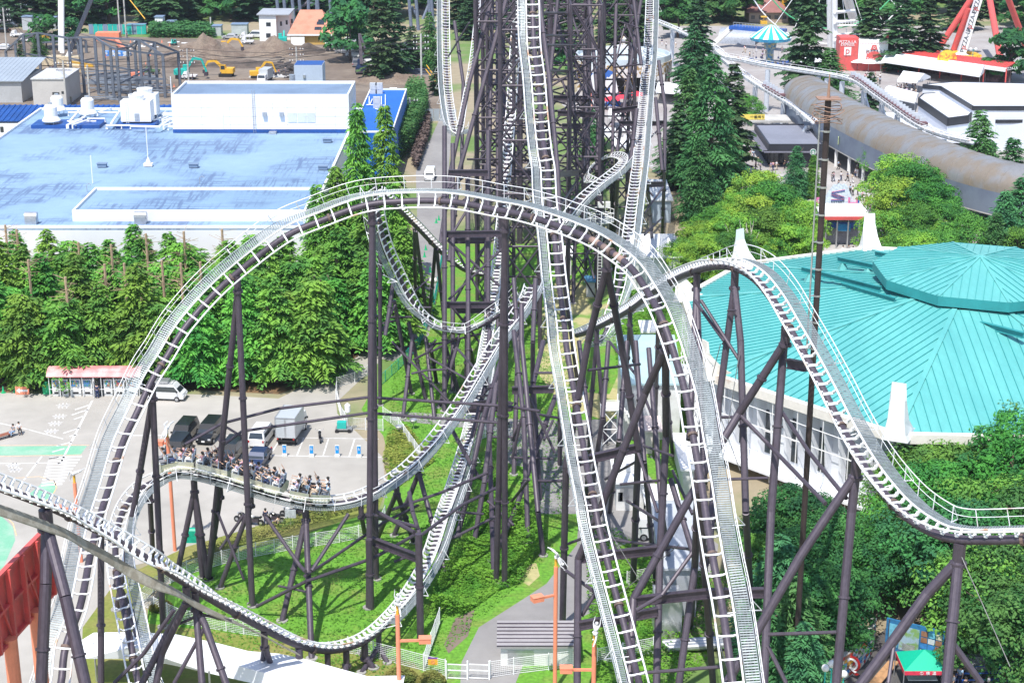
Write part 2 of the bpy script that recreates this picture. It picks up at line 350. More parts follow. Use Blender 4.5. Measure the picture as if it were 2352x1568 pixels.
T2, F2 = track('white coaster track low over the parking lot carrying the train', [
 (345,1640,120,(0,-.5,.85)),(318,1568,122,(0,-.5,.85)),(300,1476,124,(0,-.5,.85)),(283,1391,127,(0,-.6,.8)),(268,1310,130,(0,-.6,.8)),(266,1240,133,(.2,-.6,.8)),(280,1180,137,(.2,-.5,.85)),(310,1135,140,(.2,-.3,.95)),(350,1108,142,(.1,-.2,1)),(400,1092,143,(0,-.1,1)),(450,1092,143,(0,-.1,1)),(520,1108,142,(0,-.1,1)),(580,1125,141,(0,-.15,1)),
 (650,1145,140,(0,-.2,1)),(720,1158,140,(0,-.3,1)),(790,1155,141,(-.1,-.4,1)),(850,1135,143,(-.2,-.5,.9)),(915,1095,147,(-.25,-.5,.9)),(965,1050,151,(-.3,-.5,.85)),(1015,990,156,(-.35,-.45,.85)),(1060,925,161,(-.35,-.4,.85)),(1105,850,167,(-.35,-.35,.85)),(1145,785,171,(-.3,-.3,.9)),(1180,735,174,up),(1208,690,177,up),(1218,660,180,up)], tie=1.15, walk=1, r=.25, dz=.45)
T7, F7 = track('white coaster track turning through a small valley left of the tower foot', [
 (862,430,172,(.2,-.7,.6)),(868,490,175,(.3,-.75,.6)),(885,560,178,(.3,-.75,.6)),(915,630,181,(.3,-.7,.6)),(945,690,183,(.3,-.6,.7)),(975,730,185,(.2,-.4,.9)),(1015,755,186,(0,-.1,1)),(1060,762,187,(-.1,.1,1)),(1105,748,187,(-.2,.2,1)),(1150,722,186,(-.2,.2,1)),(1195,692,184,(-.2,.1,1)),(1222,668,182,up)], tie=.95, walk=1, r=.22, dz=.34)
T7b, F7b = track('dark spined coaster track sloping down behind the tall cedars to the tower', [
 (870,440,178,(0,.2,1)),(905,470,184,(0,.3,1)),(935,500,190,(.1,.3,1)),(965,530,196,(.1,.3,1)),(1000,567,202,(.1,.3,1)),(1035,598,208,(.1,.3,1)),(1070,622,214,(.1,.3,1)),(1110,632,222,(.1,.3,1)),(1160,628,230,up)], tie=1.1, walk=0, r=.24, dz=.42)
T8, F8 = track('white coaster track over the second hill beside the turquoise roofed hall', [
 (1325,770,180,up),(1350,762,176,(.1,.2,1)),(1400,738,168,(.1,.2,1)),(1450,710,158,(.1,.2,1)),(1500,672,147,(.1,.2,1)),(1550,642,138,(.1,.2,1)),(1600,622,130,(.1,.2,1)),(1645,612,125,up),(1690,616,122,up),(1735,642,119,up),(1775,690,117,up),(1810,750,115,up),(1850,820,113,up),(1890,895,111,up),(1930,975,109,up),(1975,1055,106,up),(2020,1120,103,up),(2075,1180,100,(0,.1,1)),(2140,1222,98,(0,.25,1)),(2200,1238,97,(0,.3,1)),(2270,1240,96,(0,.3,1)),(2352,1238,95,(0,.3,1)),(2440,1236,94,(0,.3,1))], tie=.85, walk=-1, r=.27, dz=.52, tw=.2, ww=.75)
T9, F9 = track('small white coaster loop far behind the tower beside the dark trees', [
 (1290,515,198,(-.3,-.6,.7)),(1330,465,200,(-.3,-.6,.7)),(1376,425,204,(-.3,-.6,.7)),(1420,390,209,(-.2,-.6,.7)),(1434,368,214,(-.4,-.4,.8)),(1412,360,219,(-.5,0,.8)),(1380,372,222,(-.6,.2,.7)),(1356,394,220,(-.8,.2,.5)),(1352,412,216,(-.8,0,.5)),(1368,420,212,(0,0,1))], tie=1.0, walk=1, wlen=(0,.5), r=.2, dz=.32)
FOOT = mat('footing_concrete', (.32, .31, .29), .9, 0, .1, .6)
# ================================================================ support columns and lattice towers
def near(F, u, v):
    """the point of a track's spine seen nearest picture position (u, v)"""
    best = None
    for f in F:
        p = f[0]-V((0, 0, CAMH)); d = p.y*CP-p.z*SP; pu = CX+FPX*p.x/d; pv = CY-FPX*(p.y*SP+p.z*CP)/d
        e = (pu-u)**2+(pv-v)**2
        if best is None or e < best[0]: best = (e, f[0])
    return best[1]
def legs(T, F, top, feet, r=.27, drop=.3, beams=()):
    """an A-frame or post under a track: a head on the spine and legs down to feet (ground points, or joints with depth)"""
    tp = near(F, *top)-V((0, 0, drop)); head = MB().tube([tp+V((0, 0, .1)), tp-V((0, 0, 1.2))], r*1.15, 12)
    h = obj('column_head', head, STEEL, T); obj('collar', MB().tube([tp-V((0, 0, 1.1)), tp-V((0, 0, 1.3))], r*1.6, 12), STEEL, h)
    for ft in feet:
        chain = ft if isinstance(ft, list) else [ft]; a = tp-V((0, 0, 1.0))
        for c in chain:
            b = G(*c) if len(c) == 2 else D(*c); col_(T, b, a, r); a = b
        if len(chain[-1]) == 2:
            obj('footing', MB().cyl((b.x, b.y, 0), r*1.9, .12, 14), FOOT, T)
    return tp
def br(T, pts, r=.14, kind='rod'):
    P = [G(*p) if len(p) == 2 else D(*p) for p in pts]
    for a, b in zip(P, P[1:]):
        mb = MB(); (mb.ibeam(a, b, .38, .62) if kind == 'i' else mb.rod(a, b, r, 8)); obj('brace', mb, STEEL, T)
# arch
legs(T1, F1, (853,472), [(847,1396), (864,1330)], .26)
legs(T1, F1, (1163,484), [(1159,1342), (1140,1335)], .26)
legs(T1, F1, (545,628), [(478,1330), (580,1392)], .25)
legs(T1, F1, (345,880), [(268,1400), (375,1440)], .25)
legs(T1, F1, (230,1185), [(232,1640)], .24)
legs(T1, F1, (1396,574), [[(1351,784,127), (1300,1071,131), (1292,1436)], [(1426,784,128), (1466,1030,132), (1454,1340)]], .27)
legs(T1, F1, (1530,760), [[(1483,900,119), (1383,1159,122), (1328,1283,124), (1325,1640,122)], [(1530,1000,124), (1516,1266,124), (1506,1640,120)]], .27)
legs(T1, F1, (1606,1080), [[(1596,1300,118), (1550,1640,116)], (1640,1600)], .25)
br(T1, [(425,1020,142), (510,972,143), (640,938,143), (845,912,142), (1000,922,140), (1160,932,139), (1240,944,137)], .13)
br(T1, [(430,1080,142), (515,1020,143), (556,990,143), (845,948,142), (1005,960,140), (1170,972,139)], .13)
br(T1, [(513,976,143), (560,1005,143)], .11); br(T1, [(1305,1065,131), (1464,1028,132)], kind='i')
br(T1, [(1336,1281,124), (1516,1262,124)], kind='i'); br(T1, [(1330,1436,123), (1510,1404,122)], kind='i')
br(T1, [(1425,1112,127), (1514,1103,124)], .11); br(T1, [(1480,1024,124), (1545,1046,120)], .1); br(T1, [(1351,850,128), (1470,836,132)], .11)
br(T1, [(1302,1078,131), (1365,1180,130), (1420,1270,130)], .13); br(T1, [(1466,1040,132), (1510,1176,130)], .13); br(T1, [(1300,1310,127), (1368,1360,124), (1336,1414,124)], .14)
# right hill
legs(T8, F8, (1601,622), [(1583,1010,124,), (1618,1110,122)], .24)
legs(T8, F8, (1690,616), [[(1651,924,123), (1640,1100,122), (1628,1290,118)], [(1701,784,121), (1713,1176,118), (1728,1440)]], .25)
legs(T8, F8, (1804,742), [[(1697,950,118), (1629,1062,117), (1566,1176,117), (1455,1375,117), (1442,1640,113)], [(1801,784,117), (1771,1176,116), (1752,1640,112)]], .28)
legs(T8, F8, (1968,1045), [[(1896,1190,107), (1839,1276,107), (1764,1406,107), (1668,1570,107), (1640,1620,107)], [(1956,1176,107), (1921,1568,106), (1916,1660,105)]], .29)
legs(T8, F8, (2198,1238), [[(2129,1363,98), (2039,1488,98), (1970,1580,98)], [(2174,1568,96), (2170,1680,95)]], .31)
br(T8, [(2183,1470,97), (2254,1568,97)], .2); br(T8, [(2054,1474,98), (2040,1568,97)], .12)
br(T8, [(1764,1456,107), (1921,1451,106)], .12); br(T8, [(1764,1484,108), (1806,1568,107)], .14)
br(T8, [(1796,946,117), (1860,1040,112), (1944,1144,107)], .14); br(T8, [(1697,950,118), (1764,1019,116), (1896,1156,108)], .14)
br(T8, [(1617,1102,117), (1764,1097,116)], .11); br(T8, [(1656,958,122), (1697,957,121)], .11); br(T8, [(1701,957,118), (1764,1019,118)], .12)
br(T8, [(1455,1380,117), (1628,1362,116), (1764,1360,116)], kind='i'); br(T8, [(1808,834,116), (1852,842,114)], kind='i')
br(T8, [(1610,690,124), (1700,830,121)], .13); br(T8, [(1596,690,126), (1664,784,122)], .13); br(T8, [(1690,713,121), (1672,713,122)], .08)
br(T8, [(1462,1400,116), (1520,1366,116), (1596,1260,117)], .14); br(T8, [(1454,1546,113), (1660,1530,112)], .12)
for a, b in (((1626,880,124),(1700,1080,118)), ((1655,790,122),(1600,1000,124)), ((1700,800,120),(1640,1180,120)), ((1400,1220,124),(1480,1350,120)), ((1560,1250,118),(1415,1370,120)), ((1642,1440,110),(1680,1568,108)), ((2203,1265,97),(2320,1530,95))):
    obj('guy_wire', MB().rod(D(*a), D(*b), .03, 5), mat('wire_rope', (.2, .2, .2), .5, .5), T8)
legs(T8, F8, (1450,714), [(1432,960), (1478,980)], .2); legs(T8, F8, (1372,752), [(1350,1010), (1392,1020)], .22)
legs(T8, F8, (1515,664), [(1502,1050), (1545,1046)], .2)
# low sweep in front
legs(T3, F3, (100,1158), [[(105,1340,104), (92,1640,104)], [(150,1370,103), (212,1640,102)]], .36, .4)
legs(T3, F3, (425,1338), [[(386,1450,117), (290,1640,117)], [(372,1500,117), (345,1640,117)]], .24)
legs(T3, F3, (448,1352), [[(470,1432,116), (545,1640,114)], [(464,1568,115), (464,1640,115)]], .24)
br(T3, [(400,1400,117), (330,1500,118), (262,1568,118)], .15); br(T3, [(398,1438,117), (462,1410,116), (530,1425,118)], .11); br(T3, [(470,1440,116), (400,1568,116)], .14)
legs(T3, F3, (606,1440), [(598,1568), (640,1585)], .22); legs(T3, F3, (690,1484), [(680,1600), (716,1592)], .24)
legs(T3, F3, (755,1492), [(738,1600), (778,1590)], .2); legs(T3, F3, (792,1488), [(786,1600)], .22); legs(T3, F3, (838,1472), [(832,1500), (858,1534)], .24); legs(T3, F3, (868,1452), [(830,1545), (890,1522)], .2)
br(T3, [(1040,990,160), (1098,1095,158), (1128,1106,157)], .2)
# train track
legs(T2, F2, (447,1092), [(465,1326), (478,1330), (404,1330)], .24); legs(T2, F2, (500,1102), [(478,1328)], .2)
legs(T2, F2, (575,1122), [[(570,1176,141), (578,1388)], (505,1350)], .22)
legs(T2, F2, (705,1155), [(716,1513), (648,1426)], .25)
legs(T2, F2, (270,1300), [(330,1470), (378,1620)], .25); legs(T2, F2, (345,1108), [(352,1290)], .22)
br(T2, [(606,1180,141), (690,1300,137), (702,1312,136)], .16); br(T2, [(800,1180,139), (716,1310,136)], .16)
br(T2, [(590,1392,139), (702,1335,136), (860,1280,140), (952,1228,146)], .15); br(T2, [(700,1322,136), (750,1290,140), (880,1200,146), (960,1160,150)], .13)
br(T2, [(506,1260,143), (560,1182,142)], .13); br(T2, [(500,1176,142), (560,1330,142)], .12); br(T2, [(640,1345,138), (702,1358,136)], .1)
legs(T2, F2, (830,1143), [(880,1190,148), (838,1225,147)], .2, .5); legs(T2, F2, (915,1100), [(865,1240), (950,1245)], .22); legs(T2, F2, (960,1055), [(905,1230), (1022,1308)], .22)
br(T2, [(900,1170,146), (1015,1130,148), (1120,1085,150)], .14); br(T2, [(905,1290,146), (1040,1235,147), (1150,1180,149)], .13); br(T2, [(1038,1175,148), (1110,1180,149)], .12)
# lower posts beside the sweep: a portal frame
P1_ = thing('portal_frame', 'dark steel portal frame standing over the low white track on the grass', 'support frame', G(965, 1465))
for a, b in (((966,1465), 1225), ((852,1398), 1238)):
    f = G(*a); col_(P1_, f, up_at(f, b), .29)
br(P1_, [(846,1238,141), (962,1282,137)], kind='i'); br(P1_, [(868,1176,141), (952,1222,137)], .18); br(P1_, [(965,1230,137), (948,1176,138), (940,1130,140)], .18); br(P1_, [(968,1228,137), (1060,1160,144), (1160,1110,150)], .14)
br(P1_, [(960,1210,137), (850,1180,143)], .16)
# the pole with rusty rings and the cable beside it
def rod_(T, pts, r, name='column', m=None):
    P = [G(*p) if len(p) == 2 else D(*p) for p in pts]
    for a, b in zip(P, P[1:]): obj(name, MB().rod(a, b, r, 10), m or STEEL, T)
def tower(label, loc, cols, braces, beams=(), r=.22, rb=.12, name='lattice_tower'):
    T = thing(name, label, 'support tower', loc)
    for c in cols:
        rr = r
        P = [G(*p) if len(p) == 2 else D(*p) for p in c]
        for a, b in zip(P, P[1:]): col_(T, b, a, rr, name='column')
        if len(c[-1]) == 2: obj('footing', MB().cyl((P[-1].x, P[-1].y, 0), rr*1.8, .12, 12), FOOT, T)
    for c in braces: br(T, c, rb)
    for c in beams: br(T, c, kind='i')
    return T
def bay_tower(label, loc, quad, ztop, nb, rnd, r=.22, rb=.11, lean=.0, name='lattice_tower'):
    """four columns on a quadrilateral of ground points with horizontal ties and crossed bracing in every bay"""
    T = thing(name, label, 'support tower', loc); c = sum((V(p) for p in quad), V((0, 0, 0)))/4
    def pt(i, z): p = V(quad[i % 4]); k = 1-lean*z/ztop; return V((c.x+(p.x-c.x)*k, c.y+(p.y-c.y)*k, z))
    for i in range(4):
        col_(T, pt(i, 0), pt(i, ztop), r, name='column')
    hz = ztop/nb; rg = random.Random(rnd)
    for i in range(4):
        for k in range(1, nb+1): obj('tie_beam', MB().rod(pt(i, hz*k), pt(i+1, hz*k), rb*1.1, 6), STEEL, T)
        for k in range(nb):
            a, b = (i, i+1) if rg.random() < .5 else (i+1, i)
            obj('brace', MB().rod(pt(a, hz*k), pt(b, hz*(k+1)), rb, 6), STEEL, T)
            if rg.random() < .75: obj('brace', MB().rod(pt(b, hz*k), pt(a, hz*(k+1)), rb*.9, 6), STEEL, T)
    return T
# front tower seen under the arch
f1, f2 = G(1021, 945), G(1120, 945); f3, f4 = V((f2.x+.8, f2.y+7, 0)), V((f1.x+.8, f1.y+7, 0))
FT = tower('square dark tower with heavy girders framed by the white arch', G(1070, 900), [
 [(1021,290,188), (1021,945)], [(1074,392,190), (1076,945)], [(1121,300,190), (1121,930)], [(1040,330,196), (1040,900)], [(1117,380,197), (1117,890)]],
 [[(1028,552,188), (1148,657,188)], [(1158,567,188), (1030,688,188)], [(1030,552,188), (1074,480,190), (1125,420,190)], [(1035,700,188), (1100,784,190), (1121,870,190)], [(1021,860,187), (1076,710,189)],
  [(1040,700,195), (1117,560,195)], [(1117,700,195), (1040,560,195)], [(1040,480,195), (1117,420,196)], [(1022,440,188), (1074,400,189)]],
 [[(1014,538,187), (1160,536,187)], [(1014,700,187), (1135,700,187)], [(1030,397,188), (1121,397,188)], [(1042,552,195), (1117,552,195)], [(1040,712,195), (1117,712,195)]], .27, .15)
# big leaning tubes at upper left of the tower
tower('pair of long leaning dark tubes crossing the upper left of the tower', G(1040, 900), [
 [(1168,-20,205), (1125,140,203), (1055,392,200), (1032,600,196)], [(1135,-20,215), (1078,190,212), (1035,392,208), (1012,560,204)], [(1131,-20,222), (1123,392,215), (1122,740)],
 [(1143,-20,228), (1144,800)], [(1155,60,232), (1168,780)], [(1044,50,262), (1064,190,256), (1060,400,250)]],
 [[(1130,145,220), (1176,145,222)], [(1120,195,218), (1180,195,222)], [(1100,302,214), (1190,302,218)], [(1073,366,210), (1190,366,214)], [(1096,310,212), (1160,400,214)], [(1030,130,262), (1078,52,250)]], (), .27, .13)
# the mass behind: three bayed towers
def QD(u0, u1, v, dep): a, b = G(u0, v), G(u1, v); return [a, b, V((b.x, b.y+dep, 0)), V((a.x, a.y+dep, 0))]
bay_tower('tall dark lattice tower standing behind the plunging centre track', G(1200, 800), QD(1150, 1240, 800, 9), 44, 7, 1, .26, .14)
bay_tower('dense dark lattice tower behind the ladder like track', G(1180, 680), QD(1096, 1180, 690, 8), 48, 8, 2, .24, .13)
bay_tower('dark lattice tower furthest back in the middle', G(1290, 620), QD(1262, 1345, 610, 12), 52, 8, 3, .25, .14)
bay_tower('narrow dark lattice tower at the back left of the middle', G(1190, 560), QD(1120, 1190, 560, 10), 50, 9, 9, .22, .12)
bay_tower('dark lattice tower filling the gap left of the centre track', G(1215, 560), QD(1196, 1262, 560, 12), 54, 11, 12, .28, .16)
bay_tower('dark lattice tower behind the steep right track', G(1400, 540), QD(1380, 1450, 560, 12), 44, 8, 14, .24, .13)
bay_tower('broad dark lattice tower at the far back of the middle', G(1200, 480), QD(1110, 1350, 470, 8), 50, 10, 15, .26, .15)
bay_tower('dark lattice tower between the centre track and the carousel', G(1340, 660), QD(1305, 1372, 690, 6), 38, 6, 5, .22, .12)
tower('tall inclined tubes right of the centre track with crossed girders', G(1316, 697), [
 [(1283,-20,226), (1263,185,222)], [(1303,-20,228), (1313,160,226), (1326,392,224), (1316,697)], [(1351,-20,226), (1366,150,222), (1376,275,220), (1371,392,218), (1370,640)], [(1341,50,232), (1351,392,228), (1345,620)],
 [(1236,-20,190), (1261,175,186), (1281,392,182), (1290,600,178), (1330,900)], [(1258,-20,236), (1291,90,234), (1313,160,232)]],
 [[(1263,200,222), (1364,138,222)], [(1311,28,226), (1345,130,224), (1370,255,220)], [(1321,170,225), (1370,255,220)], [(1266,10,226), (1347,10,226)], [(1241,30,190), (1300,30,220)], [(1243,82,190), (1336,82,226)],
  [(1251,104,190), (1346,104,226)], [(1318,136,225), (1364,136,222)], [(1258,163,188), (1313,163,226)], [(1326,300,224), (1371,370,220)], [(1326,250,224), (1371,214,220)], [(1288,470,180), (1330,410,222)], [(1330,400,222), (1385,470,215)],
  [(1340,600,215), (1372,540,216)], [(1330,520,218), (1365,640,215)], [(1330,310,222), (1290,180,224)]],
 [[(1271,225,222), (1354,227,223)], [(1281,260,222), (1379,265,220)], [(1291,290,222), (1340,290,222)], [(1180,396,215), (1250,398,215)], [(1286,400,182), (1335,396,222)]], .25, .14)
tower('tall dark trestle carrying the steep track at the right of the tower', G(1440, 640), [
 [(1416,-20,240), (1406,375,232), (1402,560)], [(1453,-20,232), (1473,150,230)], [(1476,-20,238), (1458,88,236), (1416,357,230), (1408,560)], [(1513,140,226), (1528,250,224), (1526,392,222), (1521,556)],
 [(1506,225,222), (1521,392,218)], [(1463,250,214), (1446,392,212), (1436,600)], [(1486,420,208), (1501,586)], [(1419,410,206), (1408,620)]],
 [[(1411,155,235), (1473,148,231)], [(1423,50,238), (1462,62,234)], [(1436,55,238), (1415,140,236)], [(1440,58,236), (1475,145,230)], [(1406,260,232), (1463,330,226)], [(1490,320,220), (1526,285,224)], [(1446,392,212), (1500,450,210)],
  [(1480,490,210), (1523,430,216)], [(1480,540,209), (1521,500,216)]],
 [[(1406,256,232), (1466,248,230)], [(1423,284,230), (1526,283,224)], [(1436,425,212), (1524,423,218)]], .24, .12)
# undergrowth of columns between the arch and the train track
tower('cluster of thin crossed dark columns under the small valley turn', G(950, 930), [
 [(948,770,186), (925,962)], [(938,740,186), (978,918)], [(978,776,187), (998,962)], [(988,790,187), (1003,880)], [(1055,776,187), (1008,936)], [(1018,776,188), (1055,905)], [(1070,765,187), (1090,842)], [(905,640,182), (885,770,181)], [(905,690,184), (945,905)],
 [(1022,760,190), (1022,925)], [(873,520,178), (873,931)], [(1072,764,186), (1070,900)]],
 [[(900,784,184), (1030,920,183)], [(983,820,184), (1075,872,182)], [(945,858,182), (980,850,182), (1026,848,182)], [(880,742,184), (915,735,186)], [(908,700,184), (878,760,183)], [(990,808,184), (1050,776,187)], [(950,826,184), (980,810,186), (1001,780,187)],
  [(890,728,186), (945,728,187)], [(980,812,184), (1000,790,187), (1110,765,187)]], (), .22, .13)
tower('two tall columns carrying the dark spined track beside the footpath', G(965, 700), [
 [(952,522,196), (955,720)], [(955,530,196), (982,740)], [(1000,570,202), (985,745)], [(1003,572,202), (1022,760)]], [[(930,690,192), (985,640,194)], [(930,705,190), (990,706,190)]], (), .22, .11)
tower('dark inclined columns standing between the train track and the centre track', G(1120, 1200), [
 [(1125,760,172), (1115,884,168), (1045,1160,160), (1018,1306)], [(1150,830,165), (1110,960,160), (1065,1176,155), (1050,1231)], [(1198,700,160), (1198,784,158), (1236,1176,150), (1248,1276)], [(1180,760,162), (1203,960,156), (1213,1246)],
 [(1276,909,165), (1226,1047,160), (1181,1176,156), (1130,1290)], [(1248,784,166), (1225,880,162), (1240,1150)], [(1286,940,168), (1286,1070)], [(1165,790,170), (1122,960,165), (1135,1335)], [(1140,880,158), (1112,1110,154), (1090,1240)],
 [(1230,640,170), (1224,784,168), (1222,1010)], [(1180,640,176), (1190,784,172), (1180,1090)]],
 [[(1176,890,165), (1270,892,165)], [(1270,1053,160), (1180,1050,160)], [(1228,856,162), (1272,856,162)], [(1230,950,160), (1286,960,162)], [(1205,890,160), (1275,1040,160)], [(1110,870,165), (1176,940,160)], [(1111,905,166), (1165,840,166)],
  [(1058,912,168), (1120,908,166), (1176,926,160)], [(1125,1003,162), (1176,1003,162)], [(1176,1053,158), (1205,930,156)], [(1200,960,158), (1176,1010,160)], [(1216,1100,150), (1176,1150,156)], [(1230,1104,152), (1290,1104,150)], [(1270,965,160), (1250,1010,158)], [(1050,800,172), (1120,880,166)], [(1180,1206,152), (1120,1150,154)]],
 [[(1058,940,170), (1176,936,165)], [(1060,935,168), (1120,925,166)], [(1176,896,160), (1272,893,160)]], .24, .13)
tower('dark columns rising under the right side of the arch over the sheds', G(1440, 1150), [
 [(1398,784,150), (1384,960,146), (1340,1250)], [(1440,784,140), (1422,1010,136), (1400,1176)], [(1460,784,140), (1480,1060,134), (1506,1340)], [(1490,800,138), (1520,1176,130), (1543,1330)], [(1330,784,152), (1356,1000,146), (1344,1180)], [(1540,1100,126), (1598,1290,122), (1586,1440)]],
 [[(1400,784,148), (1460,860,142), (1500,960,138)], [(1460,1060,138), (1390,1100,142)], [(1440,1150,138), (1520,1200,130)], [(1545,1080,128), (1590,1180,124)], [(1300,1250,136), (1352,1230,134), (1450,1245,132), (1600,1262,124)]], (), .21, .12)
# far dark coaster behind the trees at the very top
fd = thing('distant_coaster', 'blue grey coaster structure far beyond the trees at the top', 'roller coaster', G(700, 60))
for u in (640,655,675,690,708,728,735,760,945,960,985,995,1180):
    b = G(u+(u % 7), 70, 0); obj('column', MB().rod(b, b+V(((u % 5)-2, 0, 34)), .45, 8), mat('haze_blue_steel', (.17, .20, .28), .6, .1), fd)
for a, b in (((675,30),(730,-10)), ((700,8),(765,14)), ((945,15),(970,62)), ((985,10),(965,60))):
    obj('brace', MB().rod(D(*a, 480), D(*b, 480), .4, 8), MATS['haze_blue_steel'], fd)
for k in (0, 1): obj('rail', MB().tube([D(674-2+k*6,30-k*4,470), D(692+k*6,18-k*4,470), D(716+k*6,-4-k*4,470)], .35, 6), STEEL, fd)
# ================================================================ buildings
def DZ(u, v, z): return (CAMH-z)/(SP+(v-CY)/FPX*CP)
def GZ(u, v, z): return G(u, v, z)
def text(name, s, loc, size, m, parent=None, rx=math.pi/2, rz=0, ext=.01, align='CENTER', sx=1.0, shear=0):
    c = bpy.data.curves.new(name, 'FONT'); c.body = s; c.size = size; c.extrude = ext; c.align_x = align; c.align_y = 'CENTER'; c.shear = shear
    c.materials.append(m); o = bpy.data.objects.new(name, c); COL.objects.link(o)
    me = bpy.data.meshes.new_from_object(o); bpy.data.objects.remove(o); o = bpy.data.objects.new(name, me); COL.objects.link(o); bpy.data.curves.remove(c)
    if not me.materials: me.materials.append(m)
    o['body'] = s; o.rotation_euler = (rx, 0, rz); o.scale = (sx, 1, 1); o.location = V(loc)-(wloc(parent) if parent else V((0, 0, 0)))
    if parent: o.parent = parent
    return o
def blk(T, name, u0, u1, vb, dep, h, m, zb=0, dy=0):
    a, b = G(u0, vb, zb), G(u1, vb, zb); y = a.y+dy
    obj(name, MB().box(((a.x+b.x)/2, y+dep/2, zb+h/2), (b.x-a.x, dep, h)), m, T); return (a.x, b.x, y, y+dep, zb, zb+h)
def fp(B, u, v, off=.03): return AY(u, v, B[2]-off)
def panel(T, name, B, u0, v0, u1, v1, m, th=.04, off=.0):
    """a door, window or plate on the front face of block B"""
    a, b = AY(u0, v0, B[2]), AY(u1, v1, B[2]); return obj(name, MB().box(((a.x+b.x)/2, B[2]-th/2-off, (a.z+b.z)/2), (abs(b.x-a.x), th, abs(a.z-b.z))), m, T)
def parapet(T, B, m, h=.45, w=.3, name='parapet'):
    x0, x1, y0, y1, _, z = B; mb = MB()
    for c, s in ((((x0+x1)/2, y0+w/2, z+h/2), (x1-x0, w, h)), (((x0+x1)/2, y1-w/2, z+h/2), (x1-x0, w, h)), ((x0+w/2, (y0+y1)/2, z+h/2), (w, y1-y0-2*w, h)), ((x1-w/2, (y0+y1)/2, z+h/2), (w, y1-y0-2*w, h))): mb.box(c, s)
    return obj(name, mb, m, T)
def onroof(T, name, B, m, z=.03, inset=.32):
    x0, x1, y0, y1, _, zt = B; return obj(name, MB().box(((x0+x1)/2, (y0+y1)/2, zt+z/2), (x1-x0-2*inset, y1-y0-2*inset, z)), m, T)
# roof sheet material: pale blue with dark woven scuffs
def roof_mat():
    m = mat('scuffed_blue_roof', (.24, .36, .50), .7, 0, .05, .05, col2=(.19, .30, .44), mix=(.4, .65), det=5)
    N = m.node_tree.nodes; L = m.node_tree.links; b = N['Principled BSDF']; src = b.inputs['Base Color'].links[0].from_socket
    tc = N.new('ShaderNodeTexCoord'); fac = None
    for sc in ((.12, 2.2, 1), (1.6, .10, 1)):
        mp = N.new('ShaderNodeMapping'); mp.inputs['Scale'].default_value = sc; n = N.new('ShaderNodeTexNoise'); n.inputs['Scale'].default_value = 1.6; n.inputs['Detail'].default_value = 5
        L.new(tc.outputs['Object'], mp.inputs[0]); L.new(mp.outputs[0], n.inputs['Vector'])
        r = N.new('ShaderNodeMapRange'); r.inputs[1].default_value = .49; r.inputs[2].default_value = .58; L.new(n.outputs[0], r.inputs[0])
        if fac is None: fac = r.outputs[0]
        else:
            mm = N.new('ShaderNodeMath'); mm.operation = 'MAXIMUM'; L.new(fac, mm.inputs[0]); L.new(r.outputs[0], mm.inputs[1]); fac = mm.outputs[0]
    n = N.new('ShaderNodeTexNoise'); n.inputs['Scale'].default_value = .085; n.inputs['Detail'].default_value = 6; L.new(tc.outputs['Object'], n.inputs['Vector'])
    r = N.new('ShaderNodeMapRange'); r.inputs[1].default_value = .46; r.inputs[2].default_value = .58; r.inputs[4].default_value = .85; L.new(n.outputs[0], r.inputs[0])
    mm = N.new('ShaderNodeMath'); mm.operation = 'MULTIPLY'; L.new(fac, mm.inputs[0]); L.new(r.outputs[0], mm.inputs[1])
    mx = N.new('ShaderNodeMix'); mx.data_type = 'RGBA'; mx.inputs[7].default_value = (.09, .14, .26, 1); L.new(mm.outputs[0], mx.inputs[0]); L.new(src, mx.inputs[6]); L.new(mx.outputs[2], b.inputs['Base Color'])
    return m
RB = roof_mat()
RB2 = mat('grey_blue_roof', (.17, .24, .35), .7, 0, .06, .1, col2=(.14, .2, .3))
BLUER = mat('deep_blue_roof', (.012, .075, .30), .5, 0, .1, .3)
WPAN = mat('white_cladding', (.80, .80, .82), .55, 0, .02, .1, col2=(.76, .77, .80))
SEAM = mat('panel_seam', (.62, .62, .66), .6)
def corrug(name, x0, x1, y0, y1, z0, z1, m, T=None, pitch=.6, h=.12, label=None, along='y'):
    """a corrugated roof sheet that climbs from z0 at y0 to z1 at y1 with its ribs along y"""
    mb = MB(); n = max(2, int((x1-x0)/pitch))
    mb.add([(x0,y0,z0),(x1,y0,z0),(x1,y1,z1),(x0,y1,z1),(x0,y0,z0-.15),(x1,y0,z0-.15),(x1,y1,z1-.15),(x0,y1,z1-.15)], [(0,1,2,3),(7,6,5,4),(0,4,5,1),(1,5,6,2),(2,6,7,3),(3,7,4,0)])
    for i in range(n+1):
        x = x0+(x1-x0)*i/n; mb.beam((x, y0, z0+.02), (x, y1, z1+.02), pitch*.35, h)
    return obj(name, mb, m, T)
